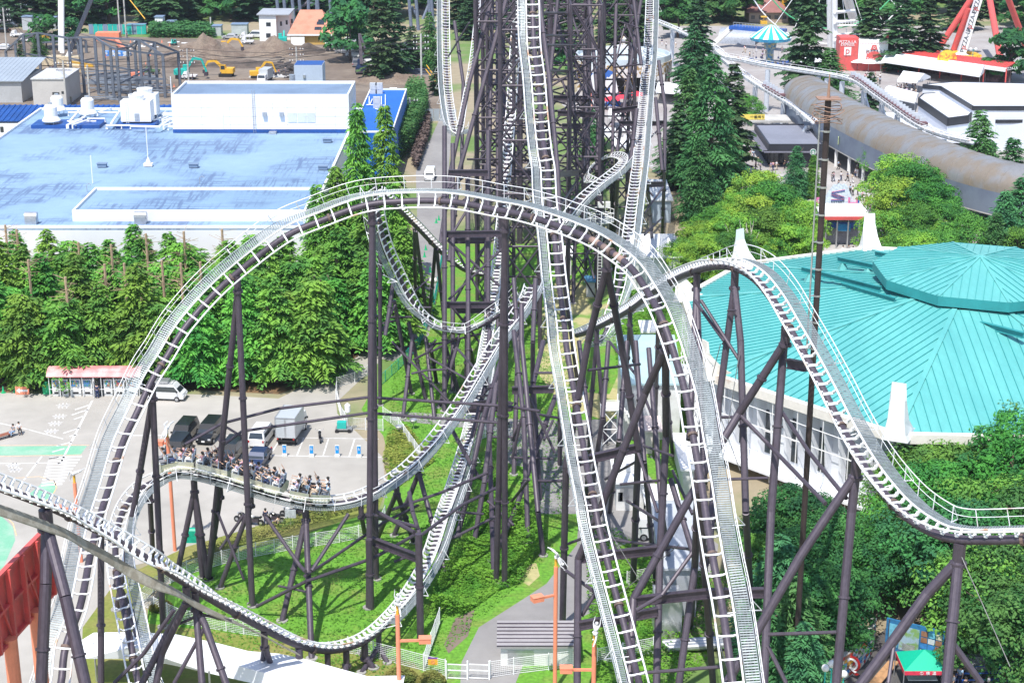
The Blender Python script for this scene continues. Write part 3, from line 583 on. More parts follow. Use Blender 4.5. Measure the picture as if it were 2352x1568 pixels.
# ---- the big white and blue hall
H1 = thing('factory_hall', 'long flat hall with scuffed pale blue roof and white plant room behind the cedar row', 'building', G(350, 525))
a = G(0, 525, 9); yb = G(200, 252, 9).y; XL = G(78, 262, 9).x; XR = G(712, 510, 9).x
HB = (XL, XR, a.y, yb, 0, 9)
obj('wall', MB().box(((XL+XR)/2, (a.y+yb)/2, 4.4), (XR-XL, yb-a.y, 8.8)), WPAN, H1)
rb = MB().box(((XL+XR)/2, (a.y+yb)/2, 8.9), (XR-XL-.02, yb-a.y-.02, .2)); obj('roof', rb, RB, H1)
parapet(H1, HB, WPAN, .35, .35)
rz_ = 1.5; p0 = G(165, 483, 9+rz_); p1 = G(702, 483, 9+rz_); p2 = G(215, 430, 9+rz_)
RBk = (p0.x, p1.x, p0.y, p2.y, 9, 9+rz_); obj('raised_roof', MB().box(((p0.x+p1.x)/2, (p0.y+p2.y)/2, 9+rz_/2-.2), (p1.x-p0.x, p2.y-p0.y, rz_-.4)), WPAN, H1)
B2_ = (p0.x, p1.x, p0.y, p2.y, 9, 8.6+rz_); onroof(H1, 'raised_roof_sheet', B2_, RB, .05, .3); parapet(H1, B2_, WPAN, .4, .28, 'raised_parapet')
PB = blk(H1, 'plant_room', 398, 803, 306, 13, 5.9, WPAN, 9)
onroof(H1, 'plant_room_roof', PB, RB2, .06, .3)
mb = MB(); x0, x1, y0, y1, _, zt = PB
parapet(H1, PB, WPAN, .5, .28, 'plant_room_parapet')
obj('base_strip', MB().box(((x0+x1)/2, y0-.06, 9.35), (x1-x0, .08, .6)), BLUER, H1)
seams = MB()
for u in (463, 528, 583, 627, 660, 725, 770): p = fp(PB, u, 270); seams.box((p.x, y0-.01, 12), (.07, .03, 5.6))
for z in (10.4, 11.8, 13.2): seams.box(((x0+x1)/2, y0-.01, z), (x1-x0, .03, .05))
obj('panel_joint', seams, SEAM, H1, kind='stuff')
dmat = mat('door_white', (.72, .73, .75), .5, 0, .02, .5)
o = panel(H1, 'door', PB, 483, 258, 515, 303, dmat, .08); o = panel(H1, 'door', PB, 622, 277, 635, 303, dmat, .08); obj('steps', MB().box((fp(PB, 628, 306).x, y0-.7, 9.2), (1.2, 1.2, .4)), CHROME, H1)
for (u0, u1) in ((661,682),(683,704),(705,724)): panel(H1, 'louvre_window', PB, u0, 259, u1, 281, mat('pale_window', (.62, .66, .68), .3, 0, .05, .4), .08)
for u in (608, 647): p = fp(PB, u, 262, 0); obj('vent_hood', MB().box((p.x, y0-.25, p.z), (.65, .5, .7)), CHROME, H1)
ld = MB(); p = fp(PB, 583, 250)
for s in (-.2, .2): ld.rod((p.x+s, y0-.15, 9), (p.x+s, y0-.15, 16.2), .03, 5)
for k in range(22): ld.rod((p.x-.2, y0-.15, 9.3+k*.3), (p.x+.2, y0-.15, 9.3+k*.3), .02, 4)
obj('ladder', ld, CHROME, H1)
for (u0, v0, u1, v1) in ((60,500,86,514),(312,498,336,513)):
    p = G((u0+u1)/2, v1, 9.0); obj('duct', MB().box((p.x, p.y, 9.5), (1.5, 1.2, 1.0)).tube([(p.x-.8, p.y, 10.1), (p.x+.8, p.y, 10.1)], .5, 12), CHROME, H1)
for (u, v) in ((200,441),(459,424)): p = G(u, v, 9); hp = MB().tube([p, p+V((0,0,1)), p+V((.35,0,1.25)), p+V((.7,0,1))], .06, 6); obj('hoop', hp, CHROME, H1)
for i, (u, v) in enumerate(((235,383),(445,384),(752,326),(742,389))):
    p = G(u, v, 9.1); tag(obj('roof_curb', MB().box((p.x, p.y, 9.35), (1.3, .9, .5)).box((p.x, p.y, 9.63), (1.5, 1.1, .06)), RB2, org=(p.x, p.y, 9.1)), ('small blue box on the pale roof near the thin left mast', 'small blue box on the pale roof right of the tall white mast', 'small blue box on the roof below the plant room right end', 'small blue box on the roof edge beside the tall cedars')[i], 'roof box', 'roof boxes')
for i, (u, v0, v1, l) in enumerate(((341,381,290,'tall white lightning mast on a square foot in the middle of the pale roof'), (213,421,357,'short thin white mast at the corner of the raised roof'), (399,298,176,'thin white lightning rod at the left corner of the plant room'))):
    p = G(u, v0, 9.1); t = thing('lightning_mast', l, 'mast', p); q_ = up_at(p, v1); obj('mast_pole', MB().rod(p, q_, .07, 6), WALLW, t)
    if i == 0: obj('mast_foot', MB().box((p.x, p.y, 9.3), (1.3, 1, .4)).tube([p+V((0,0,.5)), p+V((0,0,1.3))], .4, 10, True, .08), WALLW, t)
# rooftop machines
def cooling(label, u, v, R, h):
    p = G(u, v, 9.4); t = thing('cooling_tower', label, 'cooling tower', p)
    obj('tank', MB().lathe(p, [(R*.55, .6), (R*1.35, .65), (R*1.4, .8), (R, 1.5), (R, h), (R*.75, h+.35), (R*.3, h+.5), (0, h+.5)], 20), WALLW, t)
    for k in range(4): a = k*math.pi/2+.5; obj('leg', MB().rod(p+V((R*math.cos(a), R*math.sin(a), 0)), p+V((R*math.cos(a), R*math.sin(a), .9)), .07, 5), CHROME, t)
    obj('fan_housing', MB().cyl(p+V((0,0,h+.4)), R*.35, .35, 12), CHROME, t)
pad = G(150, 296, 9); tag(obj('machine_pad', MB().box((pad.x, pad.y+2.5, 9.3), (11.4, 5, .6)), BLUER, org=(pad.x, pad.y, 9)), 'blue plinth under the two white skirted cooling towers', 'plinth')
pad = G(310, 296, 9); tag(obj('machine_pad', MB().box((pad.x, pad.y+2.2, 9.3), (6.4, 4.4, .6)), BLUER, org=(pad.x, pad.y, 9)), 'blue plinth under the big white box shaped cooling unit', 'plinth')
cooling('white skirted cooling tower nearest on the blue plinth, left', 119, 287, 1.1, 3.0)
cooling('white skirted cooling tower partly behind the nearest one', 133, 262, 1.05, 2.8)
cooling('white skirted cooling tower right of the pair on the blue plinth', 203, 270, 1.1, 3.0)
for i, (u, v, l) in enumerate(((313, 284, 'big white box cooling unit with round fan ring and ladder'), (332, 268, 'white box cooling unit behind the big one'))):
    p = G(u, v, 9.6); t = thing('cooling_unit', l, 'cooling tower', p); w_ = 5 if i == 0 else 4.2
    obj('casing', MB().box((p.x, p.y+1.5, 11.6), (w_, 3, 3.4)), WALLW, t); obj('fan_ring', MB().lathe((p.x, p.y+1.5, 13.3), [(1.2, 0), (1.35, .9), (1.15, .9), (1.0, 0)], 20), WALLW, t); obj('fan', MB().cyl((p.x, p.y+1.5, 13.35), 1.0, .1, 16), mat('rusty_fan', (.2, .15, .1), .8), t)
    obj('legs_frame', MB().box((p.x, p.y+1.5, 9.75), (w_*.9, 2.4, .3)), STEEL, t)
    if i == 0: obj('access_door', MB().box((p.x+.2, p.y-.04, 10.7), (.8, .06, 1.2)), CHROME, t); lm = MB(); [lm.rod((p.x-1.6+s, p.y-.1, 9.6), (p.x-1.6+s, p.y-.1, 13.6), .03, 4) for s in (0, .4)]; [lm.rod((p.x-1.6, p.y-.1, 9.8+k*.3), (p.x-1.2, p.y-.1, 9.8+k*.3), .02, 4) for k in range(12)]; obj('ladder', lm, WALLW, t)
rg = random.Random(3)
pp = thing('pipework', 'white insulated pipes running over the roof between cooling towers and plant room', 'pipes', G(300, 280, 9))
for k in range(26):
    u0 = rg.uniform(150, 250) if k % 2 else rg.uniform(340, 392); v0 = rg.uniform(258, 292); p = G(u0, v0, 9.6+rg.random()*.5); L = rg.uniform(2, 6)*(1 if k % 2 else .6)
    e = p+(V((L, 0, 0)) if rg.random() < .55 else V((L*.3, L*.9, 0))); obj('pipe', MB().tube([p-V((0,0,.6)), p, e, e-V((0,0,.6))], .14, 6), WALLW, pp)
for (u0, v0, u1, v1) in ((160,280,185,250),(255,285,275,255),(300,290,365,292),(365,292,394,272)):
    obj('pipe', MB().rod(G(u0, v0, 10), G(u1, v1, 10), .2, 8), WALLW, pp)
# ---- lower blue buildings behind
t = thing('blue_roof_shed', 'long low shed with ribbed deep blue roof behind the roof machines', 'building', G(150, 282, 5))
a, b = G(-60, 284, 5.5), G(392, 250, 6.5); corrug('roof', a.x, G(395, 284, 5.5).x, a.y, b.y, 6.0, 7.2, BLUER, t, 1.0, .2)
obj('wall', MB().box(((a.x+G(395,284,5.5).x)/2, (a.y+b.y)/2, 2.8), (G(395,284,5.5).x-a.x-.4, b.y-a.y-.4, 5.5)), WPAN, t); B = (a.x, 0, a.y+.2, b.y, 0, 5)
for u in (3,): panel(t, 'window', B, 0, 291, 9, 304, GLASS)
t = thing('blue_annex', 'deep blue flat roofed annex right of the white plant room with grey air units', 'building', G(850, 300))
a_, b_ = G(806, 305, 8), G(886, 207, 8); AB = (a_.x, a_.x+7, a_.y, b_.y, 0, 8.0); obj('annex_body', MB().box((a_.x+3.5, (a_.y+b_.y)/2, 4), (7, b_.y-a_.y, 8)), mat('blue_annex_paint', (.012, .12, .48), .6, 0, .04, .2), t); parapet(t, AB, WPAN, .3, .2)
for i, (u, v) in enumerate(((858,215),(871,215),(866,248))):
    p = G(u, v, 8.0); k = tag(obj('air_unit', MB().box((p.x, p.y, 9.0), (1.3, .8, 2.0)).box((p.x, p.y-.42, 9.2), (1.0, .04, .8)), mat('air_unit_grey', (.55, .57, .58), .5, .1, .04, 2), org=p), ('left grey air unit of the pair at the back of the blue annex', 'right grey air unit of the pair at the back of the blue annex', 'grey louvred air unit in front of the pair on the blue annex')[i], 'air unit', 'air units on the blue annex')
pp2 = thing('pipework', 'thin white pipes around the air units on the blue annex', 'pipes', G(850, 240, 7.7))
for pts in ([(848,222),(848,240),(842,241),(885,242),(885,218)], [(855,228),(850,240)], [(862,250),(876,252),(876,222)]): obj('pipe', MB().tube([G(u, v, 8.3) for u, v in pts], .09, 5), WALLW, pp2)
t = thing('stair_block', 'small grey blue roof block with bright blue top behind the plant room', 'building', G(710, 199))
SB = blk(t, 'block_body', 677, 742, 203, 5, 4.5, mat('pale_blue_cladding', (.40, .47, .58), .6, 0, .03, .3), 7); onroof(t, 'block_roof', SB, BLUER, .1, .1); panel(t, 'lamp', SB, 696, 172, 702, 179, CHROME, .3)
p = G(672, 204, 12); obj('exhaust_stack', MB().cyl((p.x, p.y, 9), .55, 5.5, 14), CHROME, t); q_ = MB()
for k in range(5): q_.beam(G(744, 190+k*2, 9), G(758, 200+k*2, 7), .06, .06)
obj('outside_stair', q_, WALLW, t)
# ---- grey depots at the left
t = thing('depot', 'long grey roofed depot at the far left edge below the steel frame', 'building', G(30, 245))
DB = blk(t, 'wall', -60, 52, 236, 16, 4.5, mat('grey_cladding', (.42, .43, .44), .7, 0, .05, .3)); corrug('roof', DB[0]-.5, DB[1]+.5, DB[2]-.5, DB[3]+3, 4.6, 6.5, mat('grey_roof', (.33, .38, .44), .6, .1, .05, .1), t, .9, .05)
t = thing('site_office', 'two storey cream box office with one dark window below the crane', 'building', G(115, 245))
DB = blk(t, 'wall', 78, 152, 245, 13, 5.6, mat('cream_grey', (.50, .48, .46), .7, 0, .04, .3)); onroof(t, 'roof', DB, mat('pale_roof', (.55, .56, .58), .6), .2, -.2); panel(t, 'window', DB, 120, 212, 137, 221, GLASS); panel(t, 'window', DB, 141, 210, 147, 216, GLASS); panel(t, 'door', DB, 160, 222, 166, 243, GLASS)
# ---- houses at the top
t = thing('white_house', 'two storey white box house with flat grey roof beside the orange roofed one', 'house', G(640, 95))
WH = blk(t, 'wall', 597, 636, 95, 11, 6.6, WALLW); obj('wall_side', MB().box((WH[1]+1.6, WH[2]+7, 3.2), (3.2, 9, 6.4)), WALLW, t)
obj('roof', MB().box(((WH[0]+WH[1])/2+1.5, (WH[2]+WH[3])/2, 6.75), (WH[1]-WH[0]+4, 12, .25)), mat('house_roof_grey', (.36, .38, .42), .6, 0, .05, .2), t)
for (u0, v0, u1, v1) in ((611,52,622,61),(611,77,622,87)): panel(t, 'window', WH, u0, v0, u1, v1, GLASS)
B = (0, 0, WH[2]+2.5, 0, 0, 0)
for (u0, v0, u1, v1) in ((643,50,648,60),(656,47,661,57),(668,44,673,54)): panel(t, 'window', B, u0, v0, u1, v1, GLASS)
t = thing('orange_roof_house', 'low house with big sloping orange tiled roof and skylights', 'house', G(715, 103))
OB = blk(t, 'wall', 669, 747, 103, 12, 2.6, mat('ochre_wall', (.55, .36, .10), .7, 0, .05, .5)); x0, x1, y0, y1, _, zt = OB
tile = mat('orange_roof_tile', (.55, .23, .15), .7, 0, .06, .5, col2=(.47, .19, .12))
obj('roof', MB().add([(x0-.8,y0-.8,2.6),(x1+1.8,y0-.8,2.6),(x1-1.5,y1-3,7.6),(x0+1.5,y1-3,7.6),(x0-.8,y1+3,2.6),(x1+1.8,y1+3,2.6)], [(0,1,2,3),(3,2,5,4),(0,3,4),(1,5,2),(0,4,5,1)]), tile, t)
obj('eave', MB().box(((x0+x1)/2+.5, y0-.85, 2.55), (x1-x0+2.7, .15, .4)), WALLW, t); panel(t, 'door', OB, 682, 88, 691, 102, WALLW, .1); panel(t, 'white_annex_wall', OB, 669, 84, 701, 103, WALLW, .05, 1); 
def roofpt(u, v):
    o_ = V((0,0,CAMH)); dd = D(u, v, 1)-o_; n_ = V((0, -(7.6-2.6), (y1-3)-(y0-.8))).normalized(); c_ = V((x0, y0-.8, 2.6)); return o_+dd*((c_-o_).dot(n_)/dd.dot(n_))
for (u, v) in ((735,49),(743,49),(732,54),(740,54),(727,66),(734,66)):
    p = roofpt(u, v); sk = MB().beam(p-V((0,.6,.3)), p+V((0,.6,.3)), 1.0, .12); obj('skylight', sk, GLASS, t)
t = thing('gate_hut', 'tiny white hut with blue hatch in front of the dark forest edge', 'hut', G(366, 68)); HBx = blk(t, 'hut_wall', 357, 375, 68, 3, 3.2, WALLW); onroof(t, 'hut_roof', HBx, RB2, .2, -.2); panel(t, 'hatch', HBx, 361, 57, 368, 68, RB2)
for i, (u0, u1, v, h, l) in enumerate(((488,508,83,2.5,'grey site container nearest the hedge'),(532,568,80,2.6,'long pale container beside the dark forest'),(383,402,68,2,'low white tarpaulin shed behind the hedge'),(292,332,80,2.4,'pale sheds beside the teal hoarding'),(52,75,70,3.5,'grey shelter near the parked cars at far left'),(75,128,68,3,'cream house wall at far left'))):
    t = thing('container_shed', l, 'shed', G(u0, v)); B = blk(t, 'shed_wall', u0, u1, v, 3, h, mat('shed_grey', (.45, .48, .5), .7, 0, .1, .3)); onroof(t, 'shed_roof', B, RB2, .15, -.15)
# ---- turquoise hall
TQ = mat('turquoise_roof', (.12, .42, .40), .45, 0, .04, .3, col2=(.09, .35, .345), mix=(.4, .75), stretch=(1, .25, 1), det=7); TQD = mat('turquoise_seam', (.03, .27, .28), .5, 0, .05, .5)
HW = mat('hall_white', (.72, .74, .78), .6, 0, .03, .25, col2=(.62, .64, .68)); HRIM = mat('weathered_rim', (.72, .68, .62), .7, 0, .05, .3, col2=(.50, .36, .27), mix=(.55, .72), det=7)
HC = V((48, 173, 0)); hc = [V(p) for p in ((62.6,202,0),(44.4,206,0),(27.6,198.5,0),(19.4,185,0),(19.3,159,0),(34.3,142.5,0),(58,141,0),(77,156,0),(82,180,0))]
T = thing('turquoise_hall', 'large polygonal hall with ribbed turquoise metal roof and white walls', 'building', HC)
ZE, ZT = 9.0, 13.4
def lift(p, z): return V((p.x, p.y, z))
def inn(p, k): return HC+(p-HC)*k
for i, a in enumerate(hc):
    b = hc[(i+1) % len(hc)]; q0 = inn(a, .22); q1 = inn(b, .22); q0.z = q1.z = ZT; a_, b_ = lift(a, ZE), lift(b, ZE)
    obj('roof_panel', MB().poly([a_, b_, q1, q0]), TQ, T)
    seam = MB(); e = (b_-a_); L = e.length; e = e/L; up_ = (q0+q1)/2-(a_+b_)/2; n = e.cross(up_).normalized(); n = n if n.z > 0 else -n; inw = n.cross(e); inw = inw if inw.dot(up_) > 0 else -inw
    k = .45
    while k < L-.3:
        s = a_+e*k
        # length of this seam: until it meets the ridges or the top edge
        best = inw.dot(q0-a_)
        for (c, dvec) in ((a_, q0-a_), (b_, q1-b_)):
            de = dvec.dot(e); di = dvec.dot(inw); off = (c-a_).dot(e)
            if abs(de) > 1e-3:
                t_ = (k-off)/de
                if 0 < t_ < 1: best = min(best, t_*di)
        if best > .5: seam.beam(s+n*.04, s+inw*best+n*.04, .05, .1, n)
        k += .92
    obj('standing_seam', seam, TQD, T, kind='stuff')
    obj('ridge_cap', MB().beam(a_+V((0,0,.08)), q0+V((0,0,.08)), .5, .1), TQ, T)
    obj('eave_rim', MB().beam(a_+V((0,0,-.15)), b_+V((0,0,-.15)), .7, .9), HRIM, T)
    wa, wb = inn(a, .955), inn(b, .955); obj('wall', MB().add([lift(wa,0),lift(wb,0),lift(wb,ZE-.3),lift(wa,ZE-.3)], [(0,1,2,3)]), HW, T)
    if i in (3, 4, 5):
        d_ = (wb-wa); L = d_.length; d_ = d_/L; out = V((d_.y, -d_.x, 0)); out = out if out.dot(a-HC) > 0 else -out; k = .8; j = 0
        while k < L-.5:
            p = wa+d_*k; f = MB().add([p+d_*.28, p-d_*.28, p+out*.3, p+d_*.28+V((0,0,ZE-.7)), p-d_*.28+V((0,0,ZE-.7)), p+out*1.25+V((0,0,ZE-.7))], [(0,2,5,3),(2,1,4,5),(1,0,3,4),(3,5,4),(0,1,2)])
            obj('wall_fin', f, HW, T)
            if j % 2 == 1 and k+1.5 < L:
                c = p+d_*.82+out*.04; w_ = obj('window', MB().beam(c+V((0,0,2.4)), c+V((0,0,6.8)), .9, .1, out), GLASS, T); obj('glazing_bar', MB().beam(c+out*.08-d_*.45+V((0,0,4.6)), c+out*.08+d_*.45+V((0,0,4.6)), .08, .08), WALLW, w_)
            k += 1.62; j += 1
        sc_ = MB()
        for k in range(2, int(L), 3):
            p = wa+d_*k+out*1.6; sc_.rod(p+V((0,0,.2)), p+V((0,0,ZE-.5)), .05, 5)
        for z in (3, 5.6, 7.4): sc_.rod(wa+d_*1+out*1.6+V((0,0,z)), wa+d_*(L-1)+out*1.6+V((0,0,z-.4)), .04, 5)
        obj('scaffold_tube', sc_, WALLW, T, kind='stuff')
        lg = wa+out*1.2; obj('ledge', MB().beam(wa+out*1+V((0,0,1.2)), wb+out*1+V((0,0,1.2)), 2.2, .25), HW, T)
# corner fins (pylons)
for i, hh in ((1,4.6),(2,4.6),(3,3.6),(4,3.8),(5,5.4)):
    a = hc[i]; o_ = (a-HC).normalized(); s_ = V((-o_.y, o_.x, 0)); b0 = a+V((0,0,ZE-.2)); w0 = 1.9; prof = [(3.6,0,1.5),(1.5,.6,1.2),(.3,1.8,.95),(-.4,hh*.7,.75),(-.5,hh,.65)]; vs = []
    for (ix, z, ww) in prof:
        for (io, sd_) in ((-ix*1.0, -ww), (-ix*1.0, ww), (.9-z*.08, ww*.8), (.9-z*.08, -ww*.8)): vs.append(b0+o_*io+s_*sd_+V((0,0,z)))
    fs = [(r*4+k, r*4+(k+1) % 4, r*4+4+(k+1) % 4, r*4+4+k) for r in range(4) for k in range(4)]+[(16,17,18,19)]
    obj('corner_pylon', MB().add(vs, fs), HRIM if i in (4, 3) else WALLW, T)
# upper roof
UC = V((50, 176.5, 0)); R_ = 11.2; um = [UC+V((R_*math.cos(math.radians(18+36*k)), R_*math.sin(math.radians(18+36*k))*1.05, 0)) for k in range(10)]
ap = lift(UC, 16.2)
for i in range(10):
    a, b = lift(um[i], 14.6), lift(um[(i+1) % 10], 14.6); obj('upper_roof_panel', MB().poly([a, b, ap]), TQ, T)
    seam = MB(); e = (b-a); L = e.length; e /= L; mid = (a+b)/2; up_ = ap-mid; n = e.cross(up_).normalized(); n = n if n.z > 0 else -n; k = .4; inw = up_.normalized()
    while k < L-.2:
        f = 1-abs(k-L/2)/(L/2); ln = up_.length*f
        if ln > .4: seam.beam(a+e*k+n*.03, a+e*k+inw*ln+n*.03, .045, .09, n)
        k += .8
    obj('upper_seam', seam, TQD, T, kind='stuff'); obj('upper_ridge', MB().beam(a+V((0,0,.05)), ap+V((0,0,.05)), .28, .09), TQ, T)
    obj('fascia', MB().add([a+V((0,0,.02)), b+V((0,0,.02)), b-V((0,0,1.0)), a-V((0,0,1.0))], [(0,1,2,3)]), TQD, T)
obj('upper_soffit', MB().poly([lift(p, 13.65) for p in um][::-1]), TQD, T)
def roofz(p): k = (p-HC).length; return ZE+(ZT-ZE)*max(0, min(1, (30-k)/24))
for (u0, v0, u1, v1) in ((1841,618,2023,664),(1924,595,2042,620),(2010,582,2096,599),(1934,655,2056,690),(2208,733,2352,770)):
    a, b = G(u0, v0, 12.4), G(u1, v1, 13.2); obj('roof_beam', MB().ibeam(a, b, .4, .55), TQD, T)
    for f in (.12, .62):
        c = a.lerp(b, f); z = roofz(V((c.x, c.y, 0)))+.1; m_ = MB(); m_.add([(c.x-.8,c.y-.8,z-.4),(c.x+.8,c.y-.8,z-.4),(c.x+.8,c.y+.8,z-.4),(c.x-.8,c.y+.8,z-.4),(c.x-.2,c.y-.2,c.z-.3),(c.x+.2,c.y-.2,c.z-.3),(c.x+.2,c.y+.2,c.z-.3),(c.x-.2,c.y+.2,c.z-.3)], [(0,1,5,4),(1,2,6,5),(2,3,7,6),(3,0,4,7),(4,5,6,7)]); obj('beam_pedestal', m_, TQ, T)
# ---- small sheds and cabins in the middle
def shed(label, u0, u1, vb, dep, h, wm, rm, slope=0, name='shed', zb=0, win=(), over=.3, door=None):
    t = thing(name, label, 'shed', G(u0, vb)); B = blk(t, 'wall', u0, u1, vb, dep, h, wm, zb); x0, x1, y0, y1, z0, z1 = B
    obj('roof', MB().add([(x0-over,y0-over,z1+.05),(x1+over,y0-over,z1+.05),(x1+over,y1+over,z1+slope),(x0-over,y1+over,z1+slope),(x0-over,y0-over,z1+.25),(x1+over,y0-over,z1+.25),(x1+over,y1+over,z1+slope+.2),(x0-over,y1+over,z1+slope+.2)], [(3,2,1,0),(4,5,6,7),(0,1,5,4),(1,2,6,5),(2,3,7,6),(3,0,4,7)]), rm, t)
    for w_ in win: panel(t, 'window', B, *w_, GLASS)
    if door: panel(t, 'door', B, *door, CHROME)
    return t, B
CAB = mat('cabin_white', (.70, .70, .69), .6, 0, .04, .6, col2=(.6, .6, .58)); GRYR = mat('grey_metal_roof', (.36, .34, .35), .6, .1, .05, .3)
t, B = shed('white shed with ribbed grey roof at the bottom beside the white gate', 1150, 1322, 1528, 3.2, 1.6, CAB, GRYR, .25, door=(1166,1492,1226,1524))
rbs = MB(); x0, x1, y0, y1, z0, z1 = B
for k in range(7): y = y0-.3+(y1-y0+.6)*k/7; rbs.box(((x0+x1)/2, y, z1+.26+.25*k/7), (x1-x0+.6, .05, .08))
obj('roof_rib', rbs, STEEL, t, kind='stuff')
shed('white cabin with pale roof and air unit between the tall columns', 1415, 1478, 1172, 6.5, 2.7, CAB, WALLW, 0, 'cabin', win=((1420,1130,1430,1150),), door=(1424,1118,1462,1150))
p = G(1446, 1084, 2.9); tag(obj('air_unit', MB().box((p.x, p.y, 3.3), (.9, .4, .8)).box((p.x, p.y-.21, 3.3), (.6, .03, .55)), CAB, org=(p.x, p.y, 2.9)), 'white air conditioner on the flat roof of the cabin', 'air unit')
shed('cream garden shed with pink edged roof below the staircase', 1470, 1514, 1042, 3.2, 2.4, mat('cream_wall', (.68, .60, .55), .7, 0, .03, .8), mat('pink_roof', (.74, .62, .60), .6), .2)
shed('narrow white container cabin hard against the hall', 1568, 1612, 1136, 9, 2.5, CAB, WALLW, 0, 'container_cabin')
shed('low white box with pale lid in front of the cabin', 1487, 1556, 1195, 4, 1.6, CAB, WALLW, 0, 'storage_box')
shed('white hut with pitched pale roof at the foot of the second tower', 1286, 1312, 632, 3, 2.6, CAB, WALLW, .5, 'small_hut')
shed('white hut with a blue lid standing on the dry grass', 1347, 1366, 682, 1.6, 2.0, CAB, mat('blue_lid', (.12, .35, .55), .5), .2, 'small_hut')
shed('pale blue sheet metal shed beside the tall right cedars', 1499, 1540, 512, 12, 3.4, mat('pale_blue_sheet', (.42, .50, .58), .6, 0, .05, .5), mat('white_sheet_roof', (.62, .64, .66), .5), .4, 'sheet_shed')
shed('white service cabin with outdoor units beside the lattice columns', 1476, 1500, 812, 4, 2.6, CAB, WALLW, 0, 'cabin')
shed('pale station house with sloping roof under the arch', 1450, 1560, 668, 10, 4.5, CAB, WALLW, .4, 'station_house')
shed('white two storey house with stairs between the columns below the arch', 1432, 1560, 1010, 11, 6, CAB, mat('blue_grey_awning', (.42, .58, .62), .5, .1, .04, .2), 1.5, 'white_house', win=((1494,940,1510,965),))
shed('big grey ridged shelter beneath the crossed girders', 1520, 1598, 1415, 9, 4.2, mat('shelter_grey', (.42, .44, .48), .6, .1, .04, .4), mat('shelter_roof', (.46, .48, .52), .6, .1, .04, .4), 1.5, 'shelter')
t = thing('boiler_unit', 'bare metal machine housing with fat pipes at the lower centre', 'machine', G(1530, 1465)); B = blk(t, 'housing', 1502, 1565, 1465, 2.6, 3.2, CHROME); parapet(t, B, CHROME, .2, .1, 'rim')
for k in range(3): a = G(1520+k*6, 1476+k*6, .5); obj('pipe', MB().tube([a, a+V((5, .6, 0)), a+V((7, 2.4, .2))], .3, 10), CHROME, t)
# stair tower white
t = thing('stair_platform', 'white steel stair platform with barred railing on a braced frame', 'platform', G(1400, 1035)); a = G(1381, 1030); x0 = a.x; y0 = a.y; W_ = 1.7; hgt = 4.2
for (dx, dy) in ((0,0),(W_,0),(W_,2),(0,2)): obj('post', MB().rod((x0+dx,y0+dy,0), (x0+dx,y0+dy,hgt+1), .07, 6), WALLW, t)
for (p_, q_) in (((0,0,.3),(W_,0,2.1)),((W_,0,.3),(0,0,2.1)),((0,0,2.1),(W_,0,hgt)),((W_,0,2.1),(0,0,hgt)),((0,0,2.1),(W_,0,2.1))): obj('brace', MB().rod(V(p_)+V((x0,y0,0)), V(q_)+V((x0,y0,0)), .05, 5), WALLW, t)
obj('deck', MB().box((x0+W_/2, y0+1, hgt), (W_+.2, 2.2, .15)), WALLW, t); rl = MB()
for k in range(11): rl.rod((x0+W_*k/10, y0, hgt), (x0+W_*k/10, y0, hgt+1), .025, 4)
rl.rod((x0, y0, hgt+1), (x0+W_, y0, hgt+1), .04, 5); obj('railing', rl, WALLW, t)
st = MB()
for k in range(12): st.box((x0+W_+.3+k*.28, y0+1, hgt+k*.0-.05-k*.3), (.28, 1, .06))
obj('stair', st, WALLW, t)
# ---- park buildings at the right
BLK = mat('black_cladding', (.028, .03, .04), .5, 0, .1, .4)
t = thing('cafe', 'black flat roofed cafe with a round green and white sign', 'cafe', G(1800, 385))
a = GZ(1765, 334, 4); b = GZ(1890, 331, 4); yb = GZ(1704, 287, 4).y; x0, x1, y0 = a.x, b.x, a.y
obj('roof', MB().box(((x0+x1)/2, (y0+yb)/2, 3.95), (x1-x0-.6, yb-y0-.6, .1)), mat('cafe_roof', (.21, .22, .27), .7, 0, .05, .2), t)
CB = (x0, x1, y0, yb, 0, 4); parapet(t, (x0, x1, y0, yb, 0, 3.0), BLK, 1.2, .3); obj('glass_front', MB().box((x0+4, (y0+yb)/2+1, 1.4), (7, yb-y0-3, 2.8)), GLASS, t); obj('side_wall', MB().box((x1-1.8, y0+1.2, 1.5), (3.6, 2.2, 3.0)), BLK, t)
obj('canopy', MB().box((x0+3.2, y0-.1, 2.9), (8, 1.4, .15)).box((x0-.3, (y0+yb)/2, 2.9), (1.6, yb-y0, .15)), mat('canopy_grey', (.16, .16, .2), .6), t)
mul = MB()
for k in range(9): mul.box((x0+.6+k*.85, y0+2.45, 1.4), (.08, .1, 2.8))
for k in range(12): mul.box((x0+.45, y0+2.5+k*1.5, 1.4), (.1, .08, 2.8))
obj('mullion', mul, BLK, t, kind='stuff')
c = AY(1867.5, 349.5, y0-.02); sg = obj('sign', MB().tube([c, c-V((0,.08,0))], .58, 24), mat('sign_white', (.8, .8, .8), .5), t)
cg = mat('sign_green', (.0, .18, .10), .5)
sb = obj('sign_face', MB().tube([c-V((0,.08,0)), c-V((0,.10,0))], .50, 24), cg, sg)
face = MB().ball(c-V((0,.11,-.02)), .13, 10, (1,.2,1.15)); 
for s in (-1, 1):
    face.tube([c+V((s*.1,-.12,.16)), c+V((s*.2,-.12,.0)), c+V((s*.15,-.12,-.2)), c+V((s*.26,-.12,-.36))], .035, 5); face.tube([c+V((s*.36,-.12,.22)), c+V((s*.40,-.12,-.02)), c+V((s*.33,-.12,-.25))], .04, 5)
face.tube([c+V((-.14,-.12,.2)), c+V((0,-.12,.34)), c+V((.14,-.12,.2))], .03, 5); face.ball(c+V((0,-.12,-.26)), .1, 8, (1.2,.2,1)); obj('sign_figure', face, MATS['sign_white'], sg)
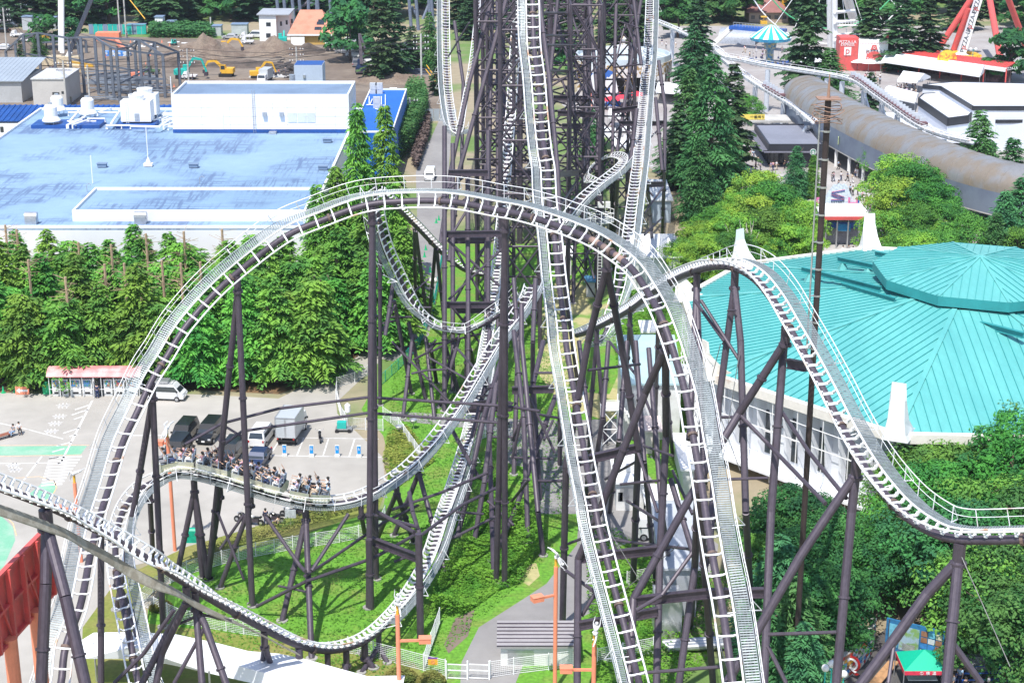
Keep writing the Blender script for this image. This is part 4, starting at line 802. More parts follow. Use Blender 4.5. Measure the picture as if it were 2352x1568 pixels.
# yellow banner
t = thing('banner', 'yellow advertising banner with black lettering on the terrace rail', 'banner', G(1720, 285)); a, b = G(1692, 282, 0), G(1759, 277, 0)
a = GZ(1693, 275, 4.2); b = GZ(1757, 276, 4.2); obj('cloth', MB().box(((a.x+b.x)/2, a.y, 4.7), (b.x-a.x, .05, 1.0)), mat('banner_yellow', (.80, .62, .12), .7), t)
text('lettering', '一番搾り', ((a.x+b.x)/2+1.2, a.y-.06, 4.65), .62, BLACK, t, sx=1.1)
tr = thing('terrace', 'raised grey terrace with railing behind the cafe', 'terrace', G(1720, 290)); obj('slab', MB().box((a.x+3, a.y+2.5, 3.9), (14, 6, .4)), CONC, tr)
for k in range(6): obj('post', MB().rod((a.x-3+k*2.4, a.y-.2, 0), (a.x-3+k*2.4, a.y-.2, 3.8), .12, 6), CONC, tr)
# gallery with the barrel roof
def sweep(prof, path, closed=False):
    mb = MB(); n = len(prof); m_ = len(path)
    for i, p in enumerate(path):
        t_ = (V(path[min(i+1, m_-1)])-V(path[max(i-1, 0)])); t_.z = 0; t_.normalize(); s = V((t_.y, -t_.x, 0))
        for (o_, z) in prof: mb.v.append(tuple(V(p)+s*o_+V((0,0,z))))
    for i in range(m_-1):
        for k in range(n-1 if not closed else n): mb.f.append((i*n+k, i*n+(k+1) % n, (i+1)*n+(k+1) % n, (i+1)*n+k))
    return mb
TUNM = mat('grey_gallery_wall', (.20, .24, .31), .6, .1, .03, .3, col2=(.17, .2, .27)); TUNR = mat('weathered_barrel_roof', (.27, .27, .28), .45, .3, .05, .25, col2=(.27, .225, .18), mix=(.42, .58), det=5)
t = thing('covered_gallery', 'long curved gallery with weathered barrel roof and blue grey wall', 'building', G(1900, 380))
path = [[*p, 0] for p in ((56.5,328),(57.6,315),(59.4,302),(61.6,290),(64.2,278),(67.4,266),(71,256),(76,248),(82,243))]
path = [p[:3] for p in spline(path, 1.2)]
R1 = 4.6
arc = [(R1*math.cos(a_), 6.6+3.6*math.sin(a_)) for a_ in [math.pi*k/12 for k in range(13)]]
obj('barrel_roof', sweep(arc, path), TUNR, t, smooth=True)
rr = MB()
for i in range(0, len(path)-1, 2):
    p = V(path[i]); t_ = (V(path[i+1])-p).normalized(); s = V((t_.y, -t_.x, 0)); rr.tube([p+s*(o_*1.003)+V((0,0,z+.01)) for o_, z in arc], .06, 4)
obj('roof_rib', rr, TUNR, t, kind='stuff')
obj('wall', sweep([(R1, 3.2), (R1, 6.6)], path), TUNM, t); obj('wall', sweep([(-R1, 6.6), (-R1, 3.2)], path), TUNM, t); obj('floor_slab', sweep([(-R1, 3.2), (-R1, 3.0), (R1, 3.0), (R1, 3.2)], path, True), CONC, t)
p = V(path[0]); obj('end_wall', MB().poly([p+V((o_, -.02, z)) for o_, z in arc]+[p+V((-R1,-.02,3.2)), p+V((R1,-.02,3.2))]), TUNM, t)
for i in range(3, len(path)-2, 5):
    p = V(path[i]); t_ = (V(path[i+1])-p).normalized(); s = V((t_.y, -t_.x, 0))
    for o_ in (-4.2, 4.2): c = p+s*o_; obj('pillar', MB().cyl(c, .3, 3.1, 10), WALLW, t)
p = G(1958, 343, 4.8); sgn = obj('sign', MB().box((56.6, 293, 5.0), (.1, 3, 1.3), -.2), mat('pale_green_sign', (.5, .6, .3), .6), t)
p = GZ(1836, 288, 3); obj('duct', MB().tube([(52.6,305,2), (52.6,305,4), (53,305,4.6), (54,305.5,4.6)], .45, 12), CHROME, t)
# white building with black trim at the right
def trimmed(label, poly, h, ht, name='white_building'):
    t = thing(name, label, 'building', poly[0]); n = len(poly)
    obj('wall', MB().prism([p[:2] for p in poly], 0, h), mat('cool_white_wall', (.66, .69, .76), .6, 0, .02, .1), t)
    obj('roof', MB().prism([p[:2] for p in poly], h, h+.1), mat('white_roof', (.68, .69, .73), .6, 0, .02, .2), t)
    for i in range(n): a, b = poly[i], poly[(i+1) % n]; obj('trim', MB().beam(V((a.x,a.y,h-ht/2+.2)), V((b.x,b.y,h-ht/2+.2)), .3, ht), BLK, t)
    return t
z = 8.0
tA = trimmed('large white gallery with black roof trim right of the white coaster', [GZ(2120,196,z), GZ(2160,200,z), GZ(2235,246,z), GZ(2360,246,z), GZ(2420,195,z), GZ(2190,190,z)], z, .8)
tB = trimmed('white wing with black trim and dark glass strip below', [GZ(2111,222,7), GZ(2178,268,7), GZ(2225,262,7), GZ(2235,252,7), GZ(2160,210,7), GZ(2122,212,7)], 6.6, 1.5)
tC = trimmed('lower white block with black trim at the right edge', [GZ(2270,272,5.5), GZ(2290,278,5.5), GZ(2420,276,5.5), GZ(2420,255,5.5), GZ(2275,258,5.5)], 5.5, .6)
obj('glass_strip', MB().beam(GZ(2120,262,2.6)+V((-.3,-.3,0)), GZ(2174,302,2.6)+V((-.3,-.3,0)), .2, 2.2), GLASS, tB)
t = thing('ribbed_roof_shed', 'low shed with ribbed white roof beneath the white coaster', 'shed', G(2050, 300)); a = GZ(2040, 275, 3); corrug('roof', a.x, a.x+15, a.y-22, a.y+4, 3.2, 3.6, mat('rib_white', (.62, .64, .7), .6), t, .8, .1); obj('wall', MB().box((a.x+7.5, a.y-9, 1.5), (14.6, 25, 3)), BLK, t)
# pizza stand
t = thing('pizza_stand', 'red and white pizza kiosk with a tall sign front', 'kiosk', G(1970, 165))
B = blk(t, 'red_front', 1926, 1968, 163, 5, 7.6, RED); B2 = blk(t, 'white_front', 1969, 2036, 163, 5, 7.0, WALLW); obj('red_base', MB().box(((B2[0]+B2[1])/2, B2[2]-.1, 1.1), (B2[1]-B2[0], .2, 2.2)), RED, t)
obj('wing_peak', MB().add([(B2[1]-.3,B2[2],7),(B2[1]-.3,B2[3],7),(B2[1]-.3,B2[2]+.1,8.6),(B2[1],B2[2],7),(B2[1],B2[3],7),(B2[1],B2[2]+.1,8.6)], [(0,1,2),(3,5,4),(0,2,5,3),(1,4,5,2)]), RED, t)
DKT = mat('dark_lettering', (.03, .04, .07), .6)
text('lettering', 'PIZZA-LA', fp(B, 1947, 97, .12), .95, WALLW, t); text('lettering', 'EXPRESS', fp(B, 1947, 103.5, .12), .85, WALLW, t)
text('lettering', 'PIZZA-LA', fp(B2, 2012, 119, .12), 1.1, DKT, t); text('lettering', 'EXPRESS', fp(B2, 2012, 125, .12), .95, mat('grey_lettering', (.4, .42, .46), .6), t); text('lettering', 'Take Out', fp(B2, 2007, 136.5, .42), .95, WALLW, t, shear=.2)
c = fp(B, 1947, 118, .1); obj('logo', MB().box((c.x, c.y, c.z), (1.6, .06, 1.9)), WALLW, t); text('logo_letter', 'p', fp(B, 1947, 117, .2), 2.2, RED, t); c = fp(B2, 1994, 120, .1); text('logo_letter', 'p', c, 1.6, RED, t)
c = fp(B2, 2008, 110, .1); obj('roof_logo', MB().add([c+V((-.8,0,-.5)), c+V((.8,0,-.5)), c+V((.45,0,.6)), c+V((-.45,0,.6))], [(0,1,2,3)]), RED, t); text('logo_letter', 'Q', c-V((0,.1,0)), .7, WALLW, t)
c = fp(B2, 2007, 137, .2); obj('arch_sign', MB().tube([c, c-V((0,.1,0))], 1.9, 20), RED, t)
for k in range(18): x = B2[0]+.4+k*(B2[1]-B2[0]-.8)/17; obj('dot_trim', MB().box((x, B2[2]-.05, 6.3), (.12, .06, .12)), RED, t)
# drop of tents and awnings
def tent(label, pts, h, m, ridge=1.2, name='tent', legs_=True):
    """pts: four ground corners; a gabled tent with ridge along the longer side"""
    t = thing(name, label, 'tent', pts[0]); P = [lift(p, h) for p in pts]; 
    a, b = (P[0]+P[3])/2+V((0,0,ridge)), (P[1]+P[2])/2+V((0,0,ridge))
    obj('canopy', MB().add([P[0],P[1],P[2],P[3],a,b,P[0]-V((0,0,.35)),P[1]-V((0,0,.35)),P[2]-V((0,0,.35)),P[3]-V((0,0,.35))], [(0,1,5,4),(2,3,4,5),(0,4,3),(1,2,5),(0,6,7,1),(1,7,8,2),(2,8,9,3),(3,9,6,0)]), m, t)
    if legs_:
        for p in pts: obj('pole', MB().rod(lift(p, 0), lift(p, h), .05, 5), CHROME, t)
    return t
TENT = mat('white_tent_cloth', (.80, .81, .84), .7, 0, .02, .2)
def UP4(*a): return [G(u, v) for u, v in a]
tent('long white ridge tent with printed valance in front of the red station', UP4((2022,170),(2248,206),(2262,190),(2045,160)), 3, TENT, 1.3)
tent('short white tent just below the long ridge tent', UP4((2058,215),(2105,218),(2135,205),(2085,195)), 2.8, TENT)
tent('white tent beside the small spreading pine', UP4((1820,166),(1888,168),(1880,152),(1842,158)), 2.6, TENT, 1)
tent('flat white tent sheet beneath the white coaster', UP4((2025,245),(2100,262),(2108,240),(2040,222)), 2.4, TENT, .6)
tent('white food tent with pink edge beside the carousel', UP4((1505,240),(1570,246),(1566,220),(1512,218)), 2.8, TENT, .5)
for i, (u, v) in enumerate(((1412,300),(1440,330),(1425,370),(1400,345),(1446,365))):
    tent(('white tent left of the stack behind the steep track','white tent with yellow tip behind the steep track','lowest white tent seen through the columns','small white tent between two columns behind the tower','right hand white tent seen through the columns')[i], UP4((u-16,v),(u+14,v+4),(u+12,v-14),(u-12,v-16)), 2.8, TENT, .9)
text('lettering', 'Smart ball', G(2100, 185, 2.9)+V((0,-.3,0)), .9, DKT, None, rz=-.35); text('lettering', 'Hammer', G(2146, 192, 2.9)+V((0,-.3,0)), .9, DKT, None, rz=-.35)
for o in list(COL.objects)[-2:]: tag(o, ('black game stall lettering reading Smart ball on the long tent' if 'Smart' in o['body'] else 'black game stall lettering reading Hammer on the long tent'), 'lettering')
for i, (u, v) in enumerate(((1414,240),(1432,246),(1462,240),(1402,252),(1969,162),(1994,164),(2014,163))):
    red = i < 4; p = G(u, v); t = thing('parasol', ('red parasol nearest the carousel entrance','large red parasol beside the dark columns','red parasol right of the dark columns','red parasol at the left of the terrace','white parasol left before the red kiosk','white parasol in the middle before the red kiosk','white parasol right before the red kiosk')[i], 'parasol', p)
    obj('pole', MB().rod(p, p+V((0,0,2.6)), .05, 5), CHROME, t); obj('canopy', MB().lathe(p+V((0,0,2.0)), [(2.0,0),(1.1,.45),(0,.8)], 10), mat('red_cloth', (.65, .04, .07), .8) if red else TENT, t)
# carousel pavilion
t = thing('carousel', 'double height carousel pavilion with wide pale faceted roof and gold ornament frieze', 'carousel', G(1290+588/4, 215))
cc = G(1430, 205); c0 = V((cc.x, cc.y, 0)); RC = 10.5
obj('roof', MB().lathe(c0, [(RC,6.6),(RC-.2,7.9),(RC-.6,7.9),(RC-.8,7.2),(.6,9.6),(0,9.8)], 20), mat('carousel_roof', (.42, .48, .52), .6, 0, .05, .3), t)
fz = mat('gold_white_frieze', (.66, .62, .60), .5, 0, .1, 1.4, col2=(.34, .22, .09), mix=(.48, .53), det=3); obj('frieze', MB().lathe(c0, [(RC+.1,4.2),(RC+.15,6.7),(RC-.1,6.7)], 20), fz, t)
for k in range(10): a = 2*math.pi*(k+.5)/10; obj('pillar', MB().cyl(c0+V((RC*.97*math.cos(a), RC*.97*math.sin(a), 0)), .28, 4.4, 10), fz, t)
obj('drum', MB().cyl(c0, 4.5, 6.5, 16), mat('dark_interior', (.06, .045, .04), .8, 0, .3, .6), t)
rib = MB()
for k in range(20): a = 2*math.pi*k/20; rib.beam(c0+V(((RC-.9)*math.cos(a), (RC-.9)*math.sin(a), 7.25)), c0+V((.6*math.cos(a), .6*math.sin(a), 9.65)), .12, .1)
obj('roof_rib', rib, WALLW, t, kind='stuff'); obj('finial', MB().lathe(c0+V((0,0,9.7)), [(.5,0),(.5,1),(.8,1.2),(0,1.8)], 10), fz, t)
for k in range(12):
    a = 2*math.pi*k/12+.2; c = c0+V((7.6*math.cos(a), 7.6*math.sin(a), 0)); h = MB().tube([c+V((-.6,0,1.2)), c+V((0,0,1.35)), c+V((.5,0,1.3))], .26, 8); h.tube([c+V((.5,0,1.35)), c+V((.85,0,1.9))], .14, 6); h.tube([c+V((.8,0,1.95)), c+V((1.1,0,1.8))], .1, 6)
    for dx in (-.5, .45): h.rod(c+V((dx,0,1.2)), c+V((dx-.1,0,.5)), .06, 5)
    ho = obj('carousel_horse', h, WALLW, t); obj('pole', MB().rod(c, c+V((0,0,4)), .04, 5), YELLOW, ho)
# swing ride with striped roof
t = thing('swing_ride', 'wave swinger with scalloped green and white striped roof on a blue column', 'ride', G(1767, 150)); c0 = V((G(1767,150).x, G(1767,150).y, 0)); s1, s2 = MB(), MB()
for k in range(24):
    a0, a1 = 2*math.pi*k/24, 2*math.pi*(k+1)/24; m_ = s1 if k % 2 else s2; pr = [(4.9,6.6),(2.4,8.3),(.7,9.3),(0,9.5)]
    for (r0, z0), (r1, z1) in zip(pr, pr[1:]): m_.quad(c0+V((r0*math.cos(a0), r0*math.sin(a0), z0)), c0+V((r0*math.cos(a1), r0*math.sin(a1), z0)), c0+V((r1*math.cos(a1), r1*math.sin(a1), z1)), c0+V((r1*math.cos(a0), r1*math.sin(a0), z1)))
obj('canopy', s2, WALLW, t, label='white stripes of the roof'); obj('canopy', s1, mat('stripe_green', (.02, .42, .38), .6), t, label='green stripes of the roof')
obj('rim', MB().lathe(c0, [(4.9,6.6),(4.7,5.9),(4.5,5.9),(4.6,6.6)], 24), mat('ride_blue', (.03, .25, .48), .5, 0, .2, 1, col2=(.1, .45, .55)), t); obj('column', MB().lathe(c0, [(1.1,0),(1.3,.6),(.9,1),(.9,3.6),(1.4,4.2),(1.5,5.2),(3.2,6.2)], 16), mat('ride_column', (.04, .22, .42), .5, 0, .2, 1.3, col2=(.45, .42, .22)), t)
for k in range(20): a = 2*math.pi*k/20; p = c0+V((4.5*math.cos(a), 4.5*math.sin(a), 0)); s = obj('swing_seat', MB().box((p.x, p.y, 1), (.4, .4, .06)).box((p.x, p.y+.2, 1.2), (.4, .05, .4)), BLUEP, t); obj('chain', MB().rod(p+V((0,0,1)), p+V((0,0,6)), .02, 4), CHROME, s)
# ferris wheel legs and rims
t = thing('ferris_wheel', 'white ferris wheel seen only by its leg tower and lower rims', 'ferris wheel', G(1900, 118)); b = G(1905, 112); wh = WALLW
for (u0, v0, u1, v1) in ((1918,112,1917,-40),(1907,108,1904,-40),(1965,72,1930,-40),(1972,72,1944,-30)): f = G(u0, v0); obj('leg', MB().rod(f, AY(u1, v1, b.y-2), .7, 12), wh, t)
for v in (25, 48, 78, 88): a, c = AY(1917, v+4, b.y-2), AY(1962, v, b.y+4); obj('leg_tie', MB().rod(a, c, .4, 8), wh, t)
pf = MB(); a = AY(1922, 58, b.y-1)
for k in range(8): pf.rod(a+V((k*.7, 0, 0)), a+V((k*.7, 0, 1.2)), .05, 4)
pf.rod(a+V((0,0,1.2)), a+V((5,0,1.2)), .06, 4); pf.box((a.x+2.5, a.y, a.z), (5.4, 1.2, .2)); obj('service_platform', pf, wh, t)
wc = AY(1917, -140, b.y+3)
for k, (rw, m_) in enumerate(((22, mat('green_rim', (.08, .45, .2), .5)), (26, wh))):
    pts = [wc+V((rw*math.sin(a_)*.9, k*1.5, -rw*math.cos(a_))) for a_ in [math.radians(x) for x in range(-80, 81, 8)]]; obj('rim', MB().tube(pts, .16, 6), m_, t)
for x in range(-72, 73, 12): a_ = math.radians(x); obj('spoke', MB().rod(wc, wc+V((26*math.sin(a_)*.9, 0, -26*math.cos(a_))), .09, 5), wh, t)
for x in (-42, 48, 70): a_ = math.radians(x); p = wc+V((27.5*math.sin(a_)*.9, 0, -27.5*math.cos(a_))); obj('gondola', MB().box(p, (1.6, 1.6, .8)).box(p+V((0,0,1.4)), (1.5, 1.5, .2)).box(p+V((0,0,.9)), (.2, .2, 1.2)), YELLOW, t)
# pendulum ride
t = thing('pendulum_station', 'red roofed open station under the red pendulum ride', 'station', G(2200, 190))
Z = 4.2; rp = [GZ(2066,124,Z), GZ(2312,158,Z), GZ(2334,146,Z), GZ(2112,118,Z)]; obj('roof', MB().prism([p[:2] for p in rp], Z, Z+.25), RED, t); mbr = MB()
for k in range(40): f = k/39; mbr.beam(lift(rp[0].lerp(rp[1], f), Z+.3), lift(rp[3].lerp(rp[2], f), Z+.3), .12, .1)
obj('roof_rib', mbr, RED, t, kind='stuff'); obj('fascia', MB().beam(lift(rp[0], Z-.3), lift(rp[1], Z-.3), .1, .9), WALLW, t)
for f in (0, .2, .4, .6, .8, 1): p = rp[0].lerp(rp[1], f); obj('column', MB().cyl((p.x, p.y, 0), .16, Z, 8), RED, t); 
p = rp[0].lerp(rp[1], .45); obj('sign_board', MB().tube([lift(p, Z+.2)-V((0,.4,0)), lift(p, Z+.2)-V((0,.5,0))], 2.2, 20), mat('sign_yellow', (.8, .5, .05), .5), t); text('lettering', 'トンデ\nミーナ', lift(p, Z+.2)-V((0,.62,0)), 1.5, RED, t)
text('lettering', 'PIZZA-LA', lift(rp[1], Z-.1)+V((1.2,.6,0)), .9, WALLW, t, rz=.5); obj('inner_wall', MB().beam(lift(rp[0].lerp(rp[3],.5), 1.6), lift(rp[1].lerp(rp[2],.5), 1.6), .2, 3.1), mat('station_inner', (.2, .13, .14), .8, 0, .4, .3), t)
t = thing('pendulum_ride', 'giant red legged pendulum ride with white lettered swing arm', 'ride', G(2230, 125)); yb = G(2200,120).y
for (u0, v0, u1, v1) in ((2149,122,2243,-20),(2305,176,2268,-30),(2358,112,2302,-40),(2188,122,2225,20)): f = G(u0, v0); obj('leg', MB().rod(f, AY(u1, v1, yb-4), .75, 12), RED, t)
a, b = AY(2207, 129, yb-6), AY(2250, -10, yb-6); obj('swing_arm', MB().beam(a, b, 1.6, 1.6, V((0,1,0))), WALLW, t); dr = (b-a).normalized(); an = math.atan2(dr.z, dr.x)
for f in (.28, .62, .92):
    tx = text('lettering', 'PIZZA-LA', a.lerp(b, f)-V((.25,.86,0)), 1.5, DKT, t); tx.rotation_euler = (math.pi/2, 0, 0); tx.rotation_mode = 'XYZ'; tx.rotation_euler = (Matrix.Rotation(-an, 3, 'Y') @ Matrix.Rotation(math.pi/2, 3, 'X')).to_euler()
    tx = text('lettering', 'p', a.lerp(b, f-.13)-V((.25,.87,0)), 1.8, RED, t); tx.rotation_euler = (Matrix.Rotation(-an, 3, 'Y') @ Matrix.Rotation(math.pi/2, 3, 'X')).to_euler()
obj('gondola_ring', MB().tube([a+V((4*math.cos(k), 4*math.sin(k)*.9, .3)) for k in [2*math.pi*i/20 for i in range(20)]], .45, 8, closed=True), YELLOW, t); obj('gondola_hub', MB().lathe(a, [(2.6,0),(1.6,.4),(.8,1)], 14), WALLW, t)
for k in range(20): an_ = 2*math.pi*k/20; p = a+V((4.6*math.cos(an_), 4.2*math.sin(an_), 0)); obj('seat', MB().box(p, (.6,.6,.7)), YELLOW, t)
# stair bridge with blue side near the swing ride
t = thing('footbridge', 'raised footbridge with blue side and wire railing beside the striped swing ride', 'footbridge', G(1720, 90)); a, b = GZ(1682, 62, 5), GZ(1800, 72, 5); obj('deck', MB().beam(a, b, 4, .8), BLUEP, t); rl = MB()
for k in range(18): p = a.lerp(b, k/17)-V((0,2,0)); rl.rod(p, p+V((0,0,1.4)), .06, 4)
rl.rod(a+V((0,-2,1.4)), b+V((0,-2,1.4)), .07, 4); rl.rod(a+V((0,-2,.8)), b+V((0,-2,.8)), .05, 4); obj('railing', rl, CHROME, t); obj('stair', MB().beam(a, a+V((-6,-3,-5)), 2.4, .3), CONC, t)
t = thing('barrel_hall', 'grey barrel roofed tunnel below the footbridge', 'building', G(1700, 100)); pa = [G(1655, 96), G(1740, 100)]; arc2 = [(3.4*math.cos(math.pi*k/10), 3.6*math.sin(math.pi*k/10)) for k in range(11)]; obj('barrel_roof', sweep(arc2, pa), mat('barrel_grey', (.33, .36, .42), .5, .1), t, smooth=True)
for i, (u0, u1, v, h, l) in enumerate(((1535,1600,48,5,'brown mansard shop far behind the tower'),(1500,1590,25,8,'tall tan building at the far top'),(1720,1810,52,4,'brick red roofed shop behind the footbridge'))):
    t = thing('shop_building', l, 'building', G(u0, v)); B = blk(t, 'wall', u0, u1, v, 10, h*.7, mat('tan_wall', (.42, .32, .26), .8, 0, .1, .2)); x0, x1, y0, y1, _, z1 = B
    obj('roof', MB().add([(x0-1,y0-1,z1),(x1+1,y0-1,z1),(x1+1,y1+1,z1),(x0-1,y1+1,z1),(x0+3,y0+4,z1+3),(x1-3,y0+4,z1+3)], [(0,1,5,4),(1,2,5),(2,3,4,5),(3,0,4)]), mat('maroon_roof', (.28, .13, .12), .7, 0, .08, .3), t)
    for k in range(5): x = x0+(x1-x0)*(k+.5)/5; obj('window', MB().box((x, y0-.03, h*.35), ((x1-x0)*.1, .06, h*.25)), GLASS, t)
p = G(1775, 44); t = thing('drop_tower', 'yellow and black drop ride base at the far top', 'ride', p)
for k in range(4): obj('column', MB().box((p.x-3+k*2, p.y, 5), (1.4, 1.6, 10)), YELLOW, t)
for k in (0, 1): obj('mast', MB().box((p.x-1.5+k*2.5, p.y, 16), (1.6, 1.6, 22)), BLK, t)
# gate booths below the plaza
t = thing('entrance_gate', 'park entrance gate with white canopy and blue screen behind the yellow green shrubs', 'gate building', G(1940, 560)); B = blk(t, 'booth_row', 1880, 1985, 560, 4, 3.2, mat('booth_grey', (.3, .3, .36), .7, 0, .2, .5)); obj('canopy', MB().box(((B[0]+B[1])/2, B[2]+1.5, 4.6), (B[1]-B[0]+.6, 8, .25)), WALLW, t); obj('canopy_edge', MB().box(((B[0]+B[1])/2, B[2]-2.6, 4.5), (B[1]-B[0]+.6, .15, .5)), RED, t)
panel(t, 'screen', B, 1920, 508, 1948, 523, mat('screen_blue', (.02, .25, .5), .4), .3, 1.5); obj('blue_sign', MB().box((B[1]-2.5, B[2]-.4, 2.9), (5, .1, .9)), BLUEP, t)
for k in range(6): obj('column', MB().cyl((B[0]+.5+k*1.6, B[2]-2.4, 0), .12, 4.5, 8), CHROME, t)
t = thing('event_board', 'white and blue wavy event board with crossing pink and blue lines', 'sign board', G(1925, 480)); c = G(1935, 481); y = c.y
prof = [(-3.2,0),(-3.0,1.2),(-2.2,2.6),(-1.5,3.5),(-1.0,3.45),(-.7,3.65),(-.3,3.45),(.1,3.6),(.5,3.3),(1.2,1.9),(2.2,.6),(3.0,0)]; obj('board', MB().add([(c.x+x*1.05, y, z*1.15) for x, z in prof]+[(c.x+x*1.05, y+.15, z*1.15) for x, z in prof], [tuple(range(12)), tuple(range(12, 24))[::-1]]+[(i, i+12, (i+1) % 12+12, (i+1) % 12) for i in range(12)]), mat('board_pale_blue', (.62, .72, .82), .6), t)
zz = [(-1.9,1.3),(.2,1.3),(-1.9,2.1),(.2,1.7),(-1.9,2.5),(.2,2.9)]; obj('line_motif', MB().tube([(c.x+x, y-.05, z+.3) for x, z in zz], .05, 4), mat('motif_pink', (.6, .1, .25), .5), t); obj('line_motif', MB().tube([(c.x+x, y-.06, z+.1) for x, z in zz[::-1]], .05, 4), BLUEP, t)
text('lettering', 'KEYAKI\n2022', (c.x-.9, y-.08, .9), .6, DKT, t)
t = thing('letter_display', 'row of big pink and blue letters on the rail beside the event board', 'letters', G(1960, 485)); 
for k, (ch, m_) in enumerate((('F', mat('letter_pink', (.72, .2, .42), .5)), ('H', MATS['letter_pink']), ('L', BLUEP), ('A', MATS['letter_pink']))): text('letter', ch, G((1880,1958,1975,1990)[k], 482)+V((0,0,1)), 2.6, m_, t, ext=.1)
# ================================================================ trees and other plants
def fol(name, c1, c2, sc=.9, tr=.25, ov=.22): return mat(name, c1, .75, 0, .22, sc, col2=c2, mix=(.42, .62), det=3, spec=.25, trans=tr, objvar=ov)
F_CED = fol('cedar_foliage', (.165, .40, .060), (.070, .24, .050), .6)
F_DARK = fol('dark_conifer_foliage', (.070, .155, .060), (.035, .090, .048), .5)
F_MID = fol('conifer_foliage', (.085, .255, .080), (.040, .150, .060), .5)
F_LITE = fol('light_broadleaf', (.26, .45, .055), (.12, .31, .055), .5)
F_BROAD = fol('broadleaf', (.11, .32, .050), (.050, .19, .045), .5)
F_BDARK = fol('dark_broadleaf', (.060, .205, .050), (.026, .115, .042), .5)
def trunk(H, r, rg, top=.9, limbs=0):
    mb = MB(); pts = [V((rg.uniform(-.12, .12)*k, rg.uniform(-.12, .12)*k, H*top*k/6)) for k in range(7)]; mb.tube(pts, r, 8, True, r*.25)
    for _ in range(limbs):
        z = rg.uniform(.3, .7)*H; a = rg.uniform(0, 6.28); L = H*rg.uniform(.2, .35); p = V((0, 0, z)); mb.tube([p, p+V((math.cos(a)*L*.6, math.sin(a)*L*.6, L*.5)), p+V((math.cos(a)*L, math.sin(a)*L, L*.75))], r*.4, 5, True, r*.1)
    return mb
def conifer(seed, H, R, m, tiers=30, z0=.08, droop=.45, name='conifer', topcut=1.0, dens=1.0, gap=.12, lw=.17):
    rg = random.Random(seed); T = bpy.data.objects.new(name, None); COL.objects.link(T); ORG[T.name] = V((0, 0, 0)); mb = MB()
    for k in range(tiers):
        f = z0+(1-z0)*(k+rg.random())/tiers; z = H*f
        if f > topcut: continue
        rad = R*(1-f)**.75*(1.0 if f > z0+.08 else .8)+.25; nb = int((9-3*f)*dens)+1
        for b in range(nb):
            if rg.random() < gap: continue
            a = rg.uniform(0, 6.283); L = rad*rg.uniform(.62, 1.15); dx, dy = math.cos(a), math.sin(a); n = max(4, int(L/.26)); dr = droop*rg.uniform(.7, 1.3); zb = z+rg.uniform(-.2, .2)
            for i in range(n):
                s = .12+.88*(i+rg.random()*.6)/n; px, py, pz = dx*L*s, dy*L*s, zb+.22*L*s-dr*L*s*s
                for sd in (-1, 1):
                    tl = (.30*L*(1.1-s)+.34)*rg.uniform(.7, 1.2); sp = rg.uniform(.55, .95)*sd; ox, oy = dx*.75-dy*sp, dy*.75+dx*sp; w_ = lw*rg.uniform(.7, 1.3); tz = -rg.uniform(.15, .5)*tl
                    mb.v += [(px, py, pz), (px+ox*tl*.5-oy*w_, py+oy*tl*.5+ox*w_, pz+tz*.3+rg.uniform(-.04,.1)), (px+ox*tl, py+oy*tl, pz+tz), (px+ox*tl*.5+oy*w_, py+oy*tl*.5-ox*w_, pz+tz*.3+rg.uniform(-.04,.1))]
                    q_ = len(mb.v)-4; mb.f.append((q_, q_+1, q_+2, q_+3))
    obj('trunk', trunk(H, H*.017+.06, rg, min(.97, topcut)), BARK, T); obj('crown', mb, m, T); T['H'] = H; return T
def broad(seed, H, R, m, clumps=46, name='broadleaf_tree', leaf=.26, per=120, z0=.28):
    rg = random.Random(seed); T = bpy.data.objects.new(name, None); COL.objects.link(T); ORG[T.name] = V((0, 0, 0)); mb = MB()
    for c in range(clumps):
        a = rg.uniform(0, 6.283); ph = rg.random()**.7; rr = R*rg.uniform(.4, 1.12)*math.sqrt(max(.05, 1-(ph*.92)**2)); cz = H*(z0+(1-z0-.1)*ph); cx, cy = rr*math.cos(a), rr*math.sin(a); cr = R*rg.uniform(.13, .33)
        for _ in range(per):
            u = rg.uniform(-1, 1); t = rg.uniform(0, 6.283); zz = rg.uniform(-.35, 1); q_ = math.sqrt(max(0, 1-zz*zz)); k = rg.uniform(.72, 1.08); nx, ny, nz = q_*math.cos(t), q_*math.sin(t), zz
            p = V((cx+nx*cr*k*1.15, cy+ny*cr*k*1.15, cz+nz*cr*k*.72)); n = V((nx+rg.uniform(-.6,.6), ny+rg.uniform(-.6,.6), nz+.5+rg.uniform(-.5,.5))).normalized(); x = n.orthogonal().normalized(); x.rotate(Matrix.Rotation(rg.uniform(0, 6.28), 3, n)); y = n.cross(x); s = leaf*rg.uniform(.6, 1.3)
            mb.v += [tuple(p-x*s), tuple(p-y*s*.55), tuple(p+x*s), tuple(p+y*s*.55)]; b = len(mb.v)-4; mb.f.append((b, b+1, b+2, b+3))
    obj('trunk', trunk(H, H*.02+.05, rg, .8, 6), BARK, T); obj('crown', mb, m, T); T['H'] = H; return T
PROTO = {}
def proto(key, fn, *a, **k):
    if key not in PROTO: PROTO[key] = [fn(*a, **k), False]
    return PROTO[key]
def plant(key, loc, h, label, cat='tree', group=None, rz=None, wd=1.0):
    P = PROTO[key]; o = P[0]; H = 10.0
    if P[1]: o = dup(P[0])
    P[1] = True; s = h/H; o.location = loc; o.rotation_euler = (0, 0, rz if rz is not None else TR.uniform(0, 6.28)); o.scale = (s*wd, s*wd, s)
    tag(o, label, cat, group); 
    if 'H' in o: del o['H']
    return o
TR = random.Random(11)
for i in range(4): proto('ced%d' % i, conifer, 20+i, 10, 3.4, F_CED, 34, .1, .5, 'cedar_tree', (1.0, .86, .8, 1.0)[i], 1.3, .14, .11)
